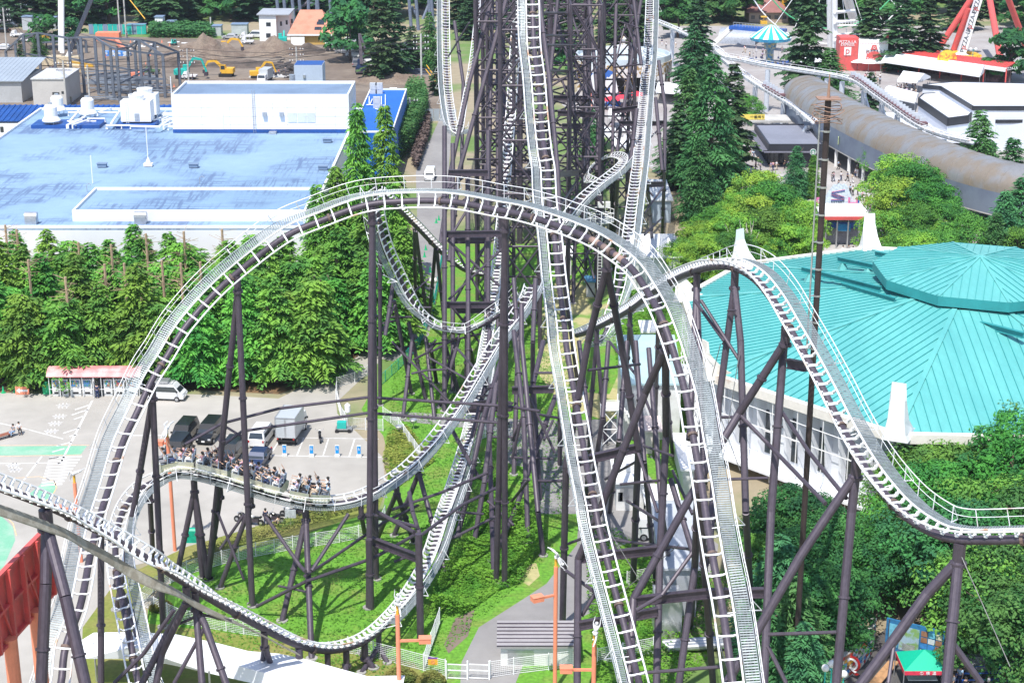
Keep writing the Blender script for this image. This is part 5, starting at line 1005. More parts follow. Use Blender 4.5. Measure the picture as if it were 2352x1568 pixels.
for i in range(3): proto('tall%d' % i, conifer, 30+i, 10, 2.3+.2*i, F_CED if i < 2 else F_MID, 60, .04, .5, 'tall_cedar', 1.0, 1.3, .1, .06)
for i in range(3): proto('mid%d' % i, conifer, 40+i, 10, 2.9, F_MID, 52, .05, .45, 'conifer', 1.0, 1.2, .16, .07)
for i in range(3): proto('dark%d' % i, conifer, 50+i, 10, 2.8, F_DARK, 26, .05, .35, 'dark_conifer', 1.0, 1.0, .12, .26)
for i in range(3): proto('lite%d' % i, broad, 60+i, 10, 4.6, F_LITE, 80, 'light_green_tree', .17, 150, .2)
for i in range(3): proto('br%d' % i, broad, 70+i, 10, 4.8, F_BROAD, 80, 'broadleaf_tree', .17, 150, .2)
for i in range(3): proto('bd%d' % i, broad, 80+i, 10, 4.8, F_BDARK, 80, 'dark_broadleaf_tree', .17, 150, .2)
for i in range(2): proto('fb%d' % i, broad, 90+i, 10, 4.4, F_BDARK, 34, 'forest_tree', .55, 60, .15)
def top(u, v, h): p = G(u, v, h); return V((p.x, p.y, 0))
# cedar row between hall and parking lot
rows = [(182, -58, -21, 13.0), (188.5, -60, -19, 12.8), (195, -61, -17.5, 12.6), (201.5, -62, -19, 12.2), (208, -63, -24, 11.4)]
n = 0
for j, (Y, xa, xb, h) in enumerate(rows):
    x = xa+(j % 2)*2.2
    while x < xb:
        hh = h*TR.uniform(.86, 1.06); plant('ced%d' % (n % 4), V((x+TR.uniform(-.8, .8), Y+TR.uniform(-1.2, 1.2), 0)), hh, 'bright green cedar in the dense row between the pale roofed hall and the parking lot', 'tree', 'cedars in the row before the hall', wd=1.12); x += 3.9; n += 1
for (u, v, h, k, l) in ((818,240,25,'tall0','tallest pointed cedar left of the pair rising over the hall corner'),(882,243,24.5,'tall1','tallest pointed cedar right of the pair, beside the footpath'),(770,385,17,'tall1','shorter pale pointed cedar left of the tall pair'),(728,425,15,'tall0','pointed cedar at the corner of the pale roof'),
    (905,420,16,'tall0','bright cedar directly behind the top of the arch'),(845,450,15,'ced0','broad cedar just below the arch crest'),(925,520,12,'ced3','broad cedar beside the road left of the dark spined track'),(780,520,14,'ced0','bushy cedar under the left shoulder of the arch'),(860,580,12,'ced3','bushy cedar behind the tall column below the arch'),(905,600,10.5,'ced0','low cedar leaning over the road bend')):
    plant(k, top(u, v, h), h, l, wd=(.66 if h > 20 else 1.0) if k[0] == 't' else 1.1)
# conifers right of the tower
for (u, v, h, k, l, wd) in ((1640,128,23,'mid0','tallest feathery conifer right of the steep track',.95),(1612,318,13,'mid1','lighter smaller conifer standing in front of the tall right one',1.1),(1583,160,18,'mid2','dark green conifer left of the tall right one',1.1),(1685,150,19,'dark0','narrow dark conifer behind the tall right one',1.),(1560,240,14,'dark1','dark conifer beside the food tent',1.),
    (1605,-10,21,'dark2','broad dark conifer at the top centre right',1.0),(1595,60,15,'mid0','small conifer in front of the broad dark one at the top',1.2),(1866,-60,26,'dark0','huge dark conifer beside the striped swing ride',.85),(1908,112,11,'mid1','spreading pine in front of the red kiosk',1.9),(2003,168,9,'dark1','small dark conifer behind the white coaster',1.3),
    (1700,175,9,'dark2','small dark conifer near the terrace',1.),(1722,215,6,'br0','small round tree behind the terrace',1.),(2255,255,13.5,'mid2','dark pointed conifer before the black trimmed gallery',1.4),(2330,320,13,'mid0','pointed conifer at the right edge above the gallery bend',1.4),(2352,405,12,'mid1','bushy conifer at the right edge beside the hall',1.5),(2310,440,11,'mid2','dark conifer behind the back rim of the turquoise hall',1.3),
    (1832,335,8.5,'tall2','feathery light conifer in front of the black cafe',1.2),(1870,356,7,'tall1','small feathery conifer under the round sign',1.1),(2022,318,7.5,'br1','umbrella shaped tree against the barrel roof',.8),(2290,490,9,'mid0','low conifer at the right edge of the hall roof',1.3),(2346,520,7,'br2','round tree peeping over the right rim of the hall',1.)):
    plant(k, top(u, v, h), h, l, wd=wd)
for i, (u, v, h) in enumerate(((1775,408,8),(1740,405,9),(1700,415,9),(1665,440,8.5),(1640,460,8),(1622,480,8),(1690,455,8),(1730,450,8.5),(1770,440,8.5),(1810,430,8.5),(1850,440,8),(1600,505,7.5),(1570,530,7),(1625,520,7.5),(1660,500,7.5),(1700,495,8),(1745,490,8),(1790,485,8),(1835,480,8),(1650,545,6.5),(1690,545,6.5),(1550,560,6),(1590,560,6),(1735,530,6.5),(1780,530,6.5),(1820,525,6.5),(1855,530,6))):
    plant(('lite%d' if i % 4 else 'br%d') % (i % 3), top(u, v, h), h*TR.uniform(.78, 1.22), 'light yellow green tree in the thicket between the tower and the turquoise hall', 'tree', 'light green trees of the thicket')
for i, (u, v, h) in enumerate(((2060,372,9),(2105,390,9),(2140,428,9),(2060,425,8.5),(2100,455,9),(2175,450,8.5),(2035,490,7.5),(2080,500,8),(2130,500,8),(2190,490,8),(2222,505,7.5),(2060,540,6.5),(2110,540,6.5),(2160,535,6.5))):
    plant(('br%d' if i % 3 else 'lite%d') % (i % 3), top(u, v, h), h*TR.uniform(.8, 1.2), 'round fresh green tree in the group behind the back rim of the turquoise hall', 'tree', 'green trees behind the hall')
# dark wood at the lower right
for i, (u, v, h) in enumerate(((2292,925,10),(2215,945,9.5),(2150,985,9),(2345,960,10),(2110,1030,8.5),(2180,1030,9),(2250,1010,9.5),(2320,1030,9.5),(2140,1090,8.5),(2210,1100,9),(2290,1100,9),(2360,1090,9),(1760,1150,6),(1800,1170,6),(1830,1135,7),(1870,1150,7),(2060,1130,8),(2100,1160,8.5),(2170,1180,9),(2250,1180,9),(2330,1180,9),(2400,1150,9),
    (1860,1220,8),(1910,1190,8),(1960,1170,8.5),(2010,1190,8.5),(1850,1290,8),(1900,1280,8.5),(2280,1260,9),(2350,1270,9),(2330,1330,9),(2400,1330,9),(1740,1230,5),(1770,1290,5.5))):
    k = 'bd%d' % (i % 3) if (i > 11 and i % 4) else 'br%d' % (i % 3)
    plant(k, top(u, v, h), h*1.08*TR.uniform(.8, 1.12), 'leafy tree in the dense wood between the turquoise hall and the lower right corner' if i not in (0, 12) else ('highest leafy tree overlapping the turquoise roof' if i == 0 else 'small bright leafy tree at the left foot of the hall wall'), 'tree', 'trees of the lower right wood' if i not in (0, 12) else None, wd=1.05)
for (u, v, h, l) in ((1795,1235,9.5,'light green pine left of the lower right wood'),(1830,1330,8.5,'feathery pine in front of the lower right wood'),(1770,1400,7,'low pine beside the white walkway'),(1850,1430,6.5,'dark pine above the mural wall')): plant('mid1', top(u, v, h), h, l, wd=1.5)
# forest far behind
FR = random.Random(5); n = 0
for k in range(330):
    left = k % 5 < 3; Y = FR.uniform(455, 640); x = FR.uniform(-150, -28) if left else FR.uniform(34, 175)
    if left and Y < 470+(0 if x < -90 else 10): continue
    if not left and Y < 470 and x < 120: continue
    key = ('dark%d' % (k % 3)) if FR.random() < .72 else 'fb%d' % (k % 2); plant(key, V((x, Y, 0)), FR.uniform(13, 21), 'dark tree in the forest closing the view behind the %s' % ('building yard' if left else 'fairground rides'), 'tree', 'trees of the forest behind', wd=FR.uniform(1.1, 1.6)); n += 1
for k in range(34): plant(('dark%d' % (k % 3)), V((FR.uniform(-27, 33), FR.uniform(415, 600), 0)), FR.uniform(9, 17), 'dark tree glimpsed through the tower lattice far behind', 'tree', 'trees seen through the tower', wd=1.3)
for (u, v, h, k, l, wd) in ((795,5,13,'fb0','round dark tree beside the orange roof',.75),(800,-5,15,'fb1','large round tree right of the orange roofed house',.9),(822,35,8,'fb0','lower round tree before the large one',.8),(850,50,8,'fb1','low round tree nearest the parked vans',.8),(870,-25,20,'dark0','tall dark pine between the round trees and the tower',.9),(905,-10,18,'dark1','second tall dark pine next to the tower',.9),(985,30,13,'mid0','pointed green conifer next to the leftmost white track',1.),(945,60,10,'dark2','dark shrubby conifer beside the pointed one',1.3),
    (100,30,9,'fb1','small tree next to the crane mast',1.),(163,38,8,'fb0','small round tree right of the crane mast',.9),(45,95,8,'dark1','thin tree in front of the parked cars',.8),(85,60,9,'mid2','sparse pine beside the cream wall',1.1),(1003,110,10,'dark0','dark tree behind the yellow guy tubes',.8),(1560,-20,12,'fb0','round tree in front of the tan building',1.2),(2140,0,16,'dark1','dark conifer between kiosk and pendulum ride',1.3),(2075,-10,17,'dark2','dark conifer right of the wheel tower',1.4),(2010,-15,17,'dark0','dark conifer behind the red kiosk',1.4),(2330,60,12,'fb1','leafy tree behind the pendulum ride',1.2),
    (1310,90,8,'fb0','bush like tree behind the carousel',1.1),(1360,250,9,'mid1','slim conifer in front of the white tents',1.),(1385,320,8,'mid0','slim green conifer among the columns',1.)):
    plant(k, top(u, v, h), h, l, wd=wd)
# hedges and scrub
def leafy(name, pts, n, hmax, m, leaf, label, cat, seed=1, kind=None, hfun=None, org=None):
    """leaf sized faces scattered through a low volume over a ground polygon"""
    rg = random.Random(seed); P = [(p.x, p.y) for p in pts]; x0, x1 = min(p[0] for p in P), max(p[0] for p in P); y0, y1 = min(p[1] for p in P), max(p[1] for p in P); mb = MB(); k = 0
    while k < n:
        x, y = rg.uniform(x0, x1), rg.uniform(y0, y1); ins = False; j = len(P)-1
        for i in range(len(P)):
            if (P[i][1] > y) != (P[j][1] > y) and x < (P[j][0]-P[i][0])*(y-P[i][1])/(P[j][1]-P[i][1])+P[i][0]: ins = not ins
            j = i
        k += 1
        if not ins: continue
        h = hmax*(hfun(x, y) if hfun else 1); z = h*rg.random()**.6+.03; a = rg.uniform(0, 6.28); t = rg.uniform(.2, 1.1); s = leaf*rg.uniform(.5, 1.4); dx, dy = math.cos(a)*s, math.sin(a)*s; ux, uy, uz = -math.sin(a)*s*.5*math.cos(t), math.cos(a)*s*.5*math.cos(t), s*.6*math.sin(t)
        b = len(mb.v); mb.v += [(x-dx, y-dy, z), (x+ux, y+uy, z+uz), (x+dx, y+dy, z), (x-ux, y-uy, z-uz*.3+.02)]; mb.f.append((b, b+1, b+2, b+3))
    o = obj(name, mb, m, org=org); tag(o, label, cat, kind=kind); return o
def nz(x, y, s=.25, o=0): return max(0, .5+1.1*mnoise.noise(V((x*s, y*s, o))))
F_GR = fol('weed_leaves', (.150, .330, .035), (.075, .230, .025), .4, .2, 0)
leafy('grass', UG((905,830),(1000,770),(1290,720),(1330,960),(1300,1200),(1250,1290),(1020,1500),(860,1568),(450,1500),(390,1420),(440,1330),(900,1180),(1000,1060),(890,1000)), 52000, .30, F_GR, .12, 'bright green grass growing around the column feet', 'grass', 3, 'stuff', lambda x, y: nz(x, y, .3))
leafy('weeds', UG((1130,1090),(1250,1240),(1200,1340),(1140,1360),(1060,1420),(990,1420),(1000,1350),(1080,1230)), 26000, 1.5, F_GR, .16, 'tall tangled weeds on the bank left of the path', 'weeds', 4, 'stuff', lambda x, y: nz(x, y, .22, 4)**1.5+.1)
leafy('weeds', UG((1340,1180),(1440,1240),(1640,1330),(1640,1500),(1500,1640),(1380,1640),(1350,1400)), 16000, .8, F_GR, .15, 'rough weeds between the sheds and the lower fence', 'weeds', 5, 'stuff', lambda x, y: nz(x, y, .3, 4))
leafy('weeds', UG((1440,600),(1560,580),(1580,690),(1520,830),(1420,860),(1400,740)), 16000, .9, F_GR, .2, 'tall grass beside the tower right columns', 'weeds', 6, 'stuff', lambda x, y: nz(x, y, .3, 2))
leafy('weeds', UG((890,1000),(935,980),(1000,1060),(900,1130),(880,1060)), 9000, .8, fol('dry_weed_leaves', (.26, .30, .06), (.16, .26, .04), .4, .2, 0), .14, 'yellowish scrub beside the bent white mesh fence', 'weeds', 7, 'stuff', lambda x, y: nz(x, y, .4, 2))
leafy('hedge', UG((340,88),(495,88),(490,68),(345,66)), 6000, 2.2, F_MID, .5, 'long bright hedge in front of the forest', 'hedge', 8)
leafy('hedge', UG((908,380),(945,360),(985,275),(975,235),(940,235),(915,300)), 22000, 5.5, F_MID, .3, 'tall dark green hedge along the grey road', 'hedge', 9)
leafy('hedge', UG((945,380),(958,395),(985,320),(988,280),(975,280)), 5000, 2.2, mat('brushwood', (.14, .10, .09), .95, 0, .3, 1), .35, 'brown brushwood hedge bordering the grey road', 'hedge', 10)
leafy('hedge', UG((420,1310),(470,1262),(640,1210),(800,1160),(870,1150),(866,1160),(640,1228),(470,1282)), 16000, .8, fol('clipped_hedge', (.20, .19, .05), (.11, .17, .04), .5, .1, 0), .12, 'low clipped hedge along the edge of the parking lot', 'hedge', 12)
for i, (u, v, w_, l) in enumerate(((920,1560,36,'round clipped bush right of the white awning'),(990,1568,30,'round clipped bush below the smoking sign'),(370,1400,26,'clipped bush left of the white mesh fence'),(1090,1600,22,'clipped bush by the white gate'))):
    p = G(u, v); r = w_/27; leafy('bush', [p+V((r*math.cos(a), r*.8*math.sin(a), 0)) for a in [k*.5 for k in range(12)]], 5200, .95, MATS['clipped_hedge'], .12, l, 'bush', 20+i, None, lambda x, y, p=p, r=r: max(.1, 1-((x-p.x)**2+(y-p.y)**2)/r/r*.8), org=p)
# bare dead twigs of the topped cedars
dead = mat('dead_wood', (.42, .30, .20), .9, 0, .1, 2)
for i, (u, v) in enumerate(((12,520),(38,530),(90,585),(180,560),(255,565),(335,540),(422,535),(510,530),(240,610),(285,608),(320,610),(372,602),(415,608),(460,605),(150,640),(65,600))):
    p = top(u, v, 12.5); rg = random.Random(i); mb = MB().rod(p+V((0,0,8)), p+V((0,0,12.7)), .16, 6)
    for k in range(26): z = rg.uniform(9.5, 12.5); a = rg.uniform(0, 6.28); L = rg.uniform(.6, 2.0); mb.rod(p+V((0,0,z)), p+V((L*math.cos(a), L*math.sin(a), z+rg.uniform(-.1, .7))), .025, 3)
    o = obj('topped_trunk', mb, dead, org=p); tag(o, 'cut off cedar trunk with bare brown twigs in the cedar row', 'tree trunk', 'topped trunks in the cedar row')
t = thing('dead_tree', 'bare pale dead branches rising beside the left pylon of the hall', 'tree', top(1706,510,8)); p = t.location.copy(); rg = random.Random(2)
mb = MB()
for k in range(9): a = rg.uniform(-.5, .5); q0 = p+V((rg.uniform(-1,1), 0, 4)); q1 = q0+V((a*3, 0, rg.uniform(2.5, 5))); mb.tube([q0, q0.lerp(q1, .5)+V((.2,0,0)), q1], .09, 5, True, .02); mb.rod(q0.lerp(q1, .5), q0.lerp(q1, .5)+V((rg.uniform(-1,1), 0, 1)), .03, 4)
obj('branch', mb, mat('bleached_wood', (.6, .55, .48), .9), t)
# ================================================================ people
def skinned(nodes, edges):
    me = bpy.data.meshes.new('s'); me.from_pydata([n[0] for n in nodes], [], []); me.edges.add(len(edges))
    for i, e in enumerate(edges): me.edges[i].vertices = e
    o = bpy.data.objects.new('s', me); COL.objects.link(o); sk = o.modifiers.new('k', 'SKIN'); sk.use_smooth_shade = True
    for i, n in enumerate(nodes):
        v = me.skin_vertices[0].data[i]; v.radius = (n[1], n[2] if len(n) > 2 else n[1]); v.use_root = (i == 0)
    ss = o.modifiers.new('u', 'SUBSURF'); ss.levels = ss.render_levels = 1
    bpy.context.view_layer.update(); dg = bpy.context.evaluated_depsgraph_get(); m = bpy.data.meshes.new_from_object(o.evaluated_get(dg)); bpy.data.objects.remove(o); return m
def pose(kind):
    J = dict(pel=(0,0,.95), ch=(0,0,1.33), nk=(0,0,1.47), hd=(0,.02,1.57), tp=(0,.01,1.66), ls=(-.17,0,1.39), rs=(.17,0,1.39), le=(-.21,.02,1.13), re=(.21,.02,1.13), lw=(-.22,.1,.91), rw=(.22,.1,.91), lh=(-.22,.14,.84), rh=(.22,.14,.84),
             lp=(-.09,0,.9), rp=(.09,0,.9), lk=(-.1,.03,.5), rk=(.1,.03,.5), la=(-.1,0,.09), ra=(.1,0,.09), lt=(-.1,.14,.04), rt=(.1,.14,.04))
    if kind == 'walk': J.update(lk=(-.09,.2,.52), la=(-.09,.26,.12), lt=(-.09,.4,.08), rk=(.09,-.03,.5), ra=(.09,-.28,.13), rt=(.09,-.18,.05), le=(-.21,-.12,1.15), lw=(-.2,-.02,.95), lh=(-.2,.03,.9), re=(.21,.1,1.14), rw=(.2,.27,1.0), rh=(.2,.34,.97))
    if kind in ('sit', 'ride', 'cheer'):
        for k in J: x, y, z = J[k]; J[k] = (x, y, z-.45)
        J.update(lk=(-.12,.44,.50), rk=(.12,.44,.50), la=(-.12,.46,.09), ra=(.12,.46,.09), lt=(-.12,.6,.04), rt=(.12,.6,.04), le=(-.22,.12,.72), re=(.22,.12,.72), lw=(-.14,.34,.62), rw=(.14,.34,.62), lh=(-.12,.42,.62), rh=(.12,.42,.62))
    if kind == 'ride': J.update(le=(-.22,.18,.76), re=(.22,.18,.76), lw=(-.14,.4,.82), rw=(.14,.4,.82), lh=(-.13,.48,.84), rh=(.13,.48,.84))
    if kind == 'cheer': J.update(le=(-.26,.1,1.15), re=(.26,.1,1.15), lw=(-.2,.22,1.38), rw=(.22,.22,1.38), lh=(-.19,.26,1.46), rh=(.22,.26,1.46))
    if kind == 'acro': J.update(le=(-.24,0,1.62), re=(.24,0,1.62), lw=(-.2,.04,1.85), rw=(.2,.04,1.85), lh=(-.2,.05,1.93), rh=(.2,.05,1.93), lk=(-.1,.35,.72), la=(-.1,.1,.45), lt=(-.1,.1,.33), rk=(.12,-.05,.5), ra=(.12,-.3,.2), rt=(.12,-.4,.12))
    return J
PP = {}
def person_parts(kind):
    if kind in PP: return PP[kind]
    J = pose(kind); N = ['pel','ch','nk','hd','tp','ls','le','lw','lh','rs','re','rw','rh','lp','lk','la','lt','rp','rk','ra','rt']
    R = dict(pel=.12, ch=.13, nk=.055, hd=.095, tp=.07, ls=.06, rs=.06, le=.042, re=.042, lw=.03, rw=.03, lh=.035, rh=.035, lp=.085, rp=.085, lk=.06, rk=.06, la=.042, ra=.042, lt=.04, rt=.04)
    E = [('pel','ch'),('ch','nk'),('nk','hd'),('hd','tp'),('ch','ls'),('ls','le'),('le','lw'),('lw','lh'),('ch','rs'),('rs','re'),('re','rw'),('rw','rh'),('pel','lp'),('lp','lk'),('lk','la'),('la','lt'),('pel','rp'),('rp','rk'),('rk','ra'),('ra','rt')]
    ix = {n: i for i, n in enumerate(N)}; body = skinned([(J[n], R[n]) for n in N], [(ix[a], ix[b]) for a, b in E])
    mb = MB()
    for h, w_ in (('lh','lw'),('rh','rw')):
        p = V(J[h]); d = (p-V(J[w_])).normalized(); s = d.orthogonal().normalized()
        for k, L in enumerate((.07,.08,.085,.075)): a = p+d*.02+s*(k-1.5)*.02; mb.tube([a, a+d*L*.6, a+d*L+V((0,.01,-.01))], .009, 5, True, .007)
        mb.tube([p-s*.03, p-s*.06+d*.04], .011, 5, True, .008)
    hd = V(J['hd']); mb.ball(hd+V((0,.105,.0)), .02, 6); mb.ball(hd+V((-.09,0,0)), .025, 6, (.4,1,1.3)); mb.ball(hd+V((.09,0,0)), .025, 6, (.4,1,1.3))
    bm = MB(); bm.v = [tuple(v.co) for v in body.vertices]; bm.f = [tuple(p.vertices) for p in body.polygons]; bm.add(mb.v, mb.f)
    bme = mesh('person', bm, SKIN, True)
    tn = ['pel','ch','ls','le','rs','re']; tj = {n: V(J[n]) for n in tn}; tj['pel'] = tj['pel']+V((0,0,.02)); tj['le'] = V(J['ls']).lerp(V(J['le']), .8); tj['re'] = V(J['rs']).lerp(V(J['re']), .8)
    ti = {n: i for i, n in enumerate(tn)}; top_ = skinned([(tuple(tj[n]), {'pel':.145,'ch':.155,'ls':.075,'rs':.075,'le':.062,'re':.062}[n]) for n in tn], [(ti[a], ti[b]) for a, b in (('pel','ch'),('ch','ls'),('ls','le'),('ch','rs'),('rs','re'))])
    ln = ['pel','lp','lk','la','rp','rk','ra']; li = {n: i for i, n in enumerate(ln)}; leg = skinned([(J[n], {'pel':.135,'lp':.1,'rp':.1,'lk':.078,'rk':.078,'la':.062,'ra':.062}[n]) for n in ln], [(li[a], li[b]) for a, b in (('pel','lp'),('lp','lk'),('lk','la'),('pel','rp'),('rp','rk'),('rk','ra'))])
    hm = MB(); hm.ball(hd+V((0,-.02,.055)), .118, 10, (1,1.05,.85)); hm.ball(hd+V((0,-.05,-.01)), .10, 8, (1,.8,1.1))
    ey = MB()
    for s in (-.035, .035): ey.ball(hd+V((s,.098,.02)), .012, 6)
    sh = MB()
    for a, b in (('la','lt'),('ra','rt')): sh.tube([V(J[a])-V((0,.05,.03)), V(J[b])], .05, 8)
    hair = mesh('hair', hm, HAIR, True); eyes = mesh('eyes', ey, BLACK); shoes = mesh('shoes', sh, BLACK)
    for m_ in (top_, leg): m_.materials.clear(); m_.materials.append(WALLW)
    PP[kind] = (bme, top_, leg, hair, shoes, eyes); return PP[kind]
CL = {'white': mat('cloth_white', (.74,.74,.76), .9, 0, .05, 4), 'black': mat('cloth_black', (.02,.02,.025), .9, 0, .1, 4), 'navy': mat('cloth_navy', (.03,.05,.13), .9), 'pale blue': mat('cloth_pale_blue', (.36,.52,.72), .9), 'grey': mat('cloth_grey', (.22,.22,.24), .9),
      'pink': mat('cloth_pink', (.70,.38,.44), .9), 'beige': mat('cloth_beige', (.62,.50,.38), .9), 'red': mat('cloth_red', (.6,.05,.06), .9), 'brown': mat('cloth_brown', (.30,.17,.10), .9), 'lilac': mat('cloth_lilac', (.55,.45,.66), .9)}
PN = [0]
def person(loc, label, kind='stand', rz=0, top_='white', legs_='black', group=None, sc=1.0, M=None, white=None, hair=None):
    parts = person_parts(kind); o = bpy.data.objects.new('person', parts[0]); COL.objects.link(o); tag(o, label, 'person', group)
    if M is not None: o.matrix_world = M
    else: o.location = loc; o.rotation_euler = (0, 0, rz); o.scale = (sc, sc, sc)
    for nm, me, m_ in (('shirt', parts[1], CL.get(top_)), ('trousers', parts[2], CL.get(legs_)), ('hair', parts[3], hair), ('shoes', parts[4], None), ('eyes', parts[5], None)):
        c = bpy.data.objects.new(nm, me); COL.objects.link(c); c.parent = o
        if white: m_ = white
        if m_: c.material_slots[0].link = 'OBJECT'; c.material_slots[0].material = m_
    if white: o.material_slots[0].link = 'OBJECT'; o.material_slots[0].material = white; o.name = 'acrobat_statue'; o['category'] = 'statue'
    return o
PR = random.Random(17)
def who(): return PR.choice(['white','white','white','white','pink','black','navy','pale blue','grey','pink','beige','lilac']), PR.choice(['black','navy','black','grey','beige','white'])
def crowd(spots, where, group, kinds=('stand','walk'), z=0):
    for i, (u, v) in enumerate(spots):
        a, b = who(); k = PR.choice(kinds); p = G(u, v, z); person(p, 'person in %s top and %s trousers %s %s' % (a, b, {'stand':'standing','walk':'walking','sit':'sitting'}[k], where), k, PR.uniform(0, 6.28), a, b, group)
# plaza crowd
crowd(((1911,418),(1914,417),(1931,416),(1946,417),(1957,421),(1925,436)), 'on the sunlit paving below the gallery', 'visitors on the plaza')
crowd(((1965,407),(1969,408),(1968,396),(1981,384),(1972,385)), 'beside the white railing of the gallery', 'visitors on the plaza')
crowd(((1940,436),(1952,446),(1958,450),(1970,448),(1944,458),(1980,462),(1989,464)), 'among the green cones', 'visitors on the plaza')
crowd(((1703,372),(1709,370),(1735,391),(1746,392),(1756,416),(1770,393),(1775,392),(1783,391),(1802,388),(1810,390),(1740,380),(1728,372),(1722,362),(1716,355),(1730,366),(1925,390)), 'outside the black cafe', 'visitors at the cafe')
crowd(((1993,432),(1998,436),(2004,441),(2010,438)), 'on the bench at the gallery foot', 'visitors on the bench', ('sit',))
crowd([(2055+PR.uniform(-10,58), 205+PR.uniform(-16,24)) for _ in range(30)], 'on the lawn among the white tents', 'visitors among the tents')
crowd([(1975+PR.uniform(-14,50), 185+PR.uniform(-10,12)) for _ in range(14)], 'in front of the red kiosk', 'visitors at the kiosk')
crowd([(1700+PR.uniform(0,110), 128+PR.uniform(-8,10)) for _ in range(12)], 'near the striped swing ride', 'visitors at the swing ride')
crowd([(1800+PR.uniform(0,70), 172+PR.uniform(-3,14)) for _ in range(12)], 'beneath the high white coaster', 'visitors under the coaster')
crowd([(1390+PR.uniform(0,90), 265+PR.uniform(-16,40)) for _ in range(16)], 'between the carousel and the tents', 'visitors at the carousel')
crowd(((1935,590),(1948,588),(1958,592),(1975,590)), 'at the entrance gate booths', 'visitors at the gate')
crowd(((1520,105),(1530,112),(1545,118),(1552,110),(1575,118)), 'under the pale bridge near the carousel', 'visitors under the bridge')
CW = (.03, .07, .22)
for i, (u, v, a, l) in enumerate(((122,166,'navy','site worker in navy beside the crane'),(117,168,'pale blue','site worker in pale blue beside the crane'),(443,186,'navy','surveyor in blue overalls behind the teal excavator'),(292,88,'navy','site worker sitting in blue at the fence'),(628,174,'pale blue','site worker in pale blue on the white slab'),(641,175,'red','site worker in red vest on the white slab'),(656,170,'grey','site worker in grey on the white slab'),(224,152,'black','site worker in black inside the steel frame'))):
    person(G(u, v), l, 'stand', i, a, 'navy')
person(G(224, 914), 'attendant in dark uniform refilling an open vending machine', 'stand', 0, 'navy', 'navy')
person(G(32,1001)+V((0,0,.1)), 'person in grey top sitting at the end of the brown bench', 'sit', 2.6, 'grey', 'pale blue'); person(G(45,996)+V((0,0,.1)), 'person in white top with black backpack sitting on the brown bench', 'sit', 3.6, 'white', 'black')
person(G(611,1206), 'person in dark blue standing beside the parked motorbikes', 'stand', 0, 'navy', 'navy'); person(G(640,1212), 'person with brown hair crouching by the motorbikes', 'sit', 1, 'beige', 'black')
for i, (u, v, a, b, k, l) in enumerate(((2188,1590,'white','black','stand','person in white shirt beside the thick column at lower right'),(2203,1575,'pale blue','navy','stand','masked person in blue shirt beside the thick column'),(2215,1600,'black','black','stand','light haired person in black at the lower right'),(2268,1592,'white','black','stand','person in white shirt reading a sheet by the blue rails'),(2206,1558,'navy','black','stand','person half hidden behind the thick column'))): person(G(u, v), l, k, 1.5+i, a, b)
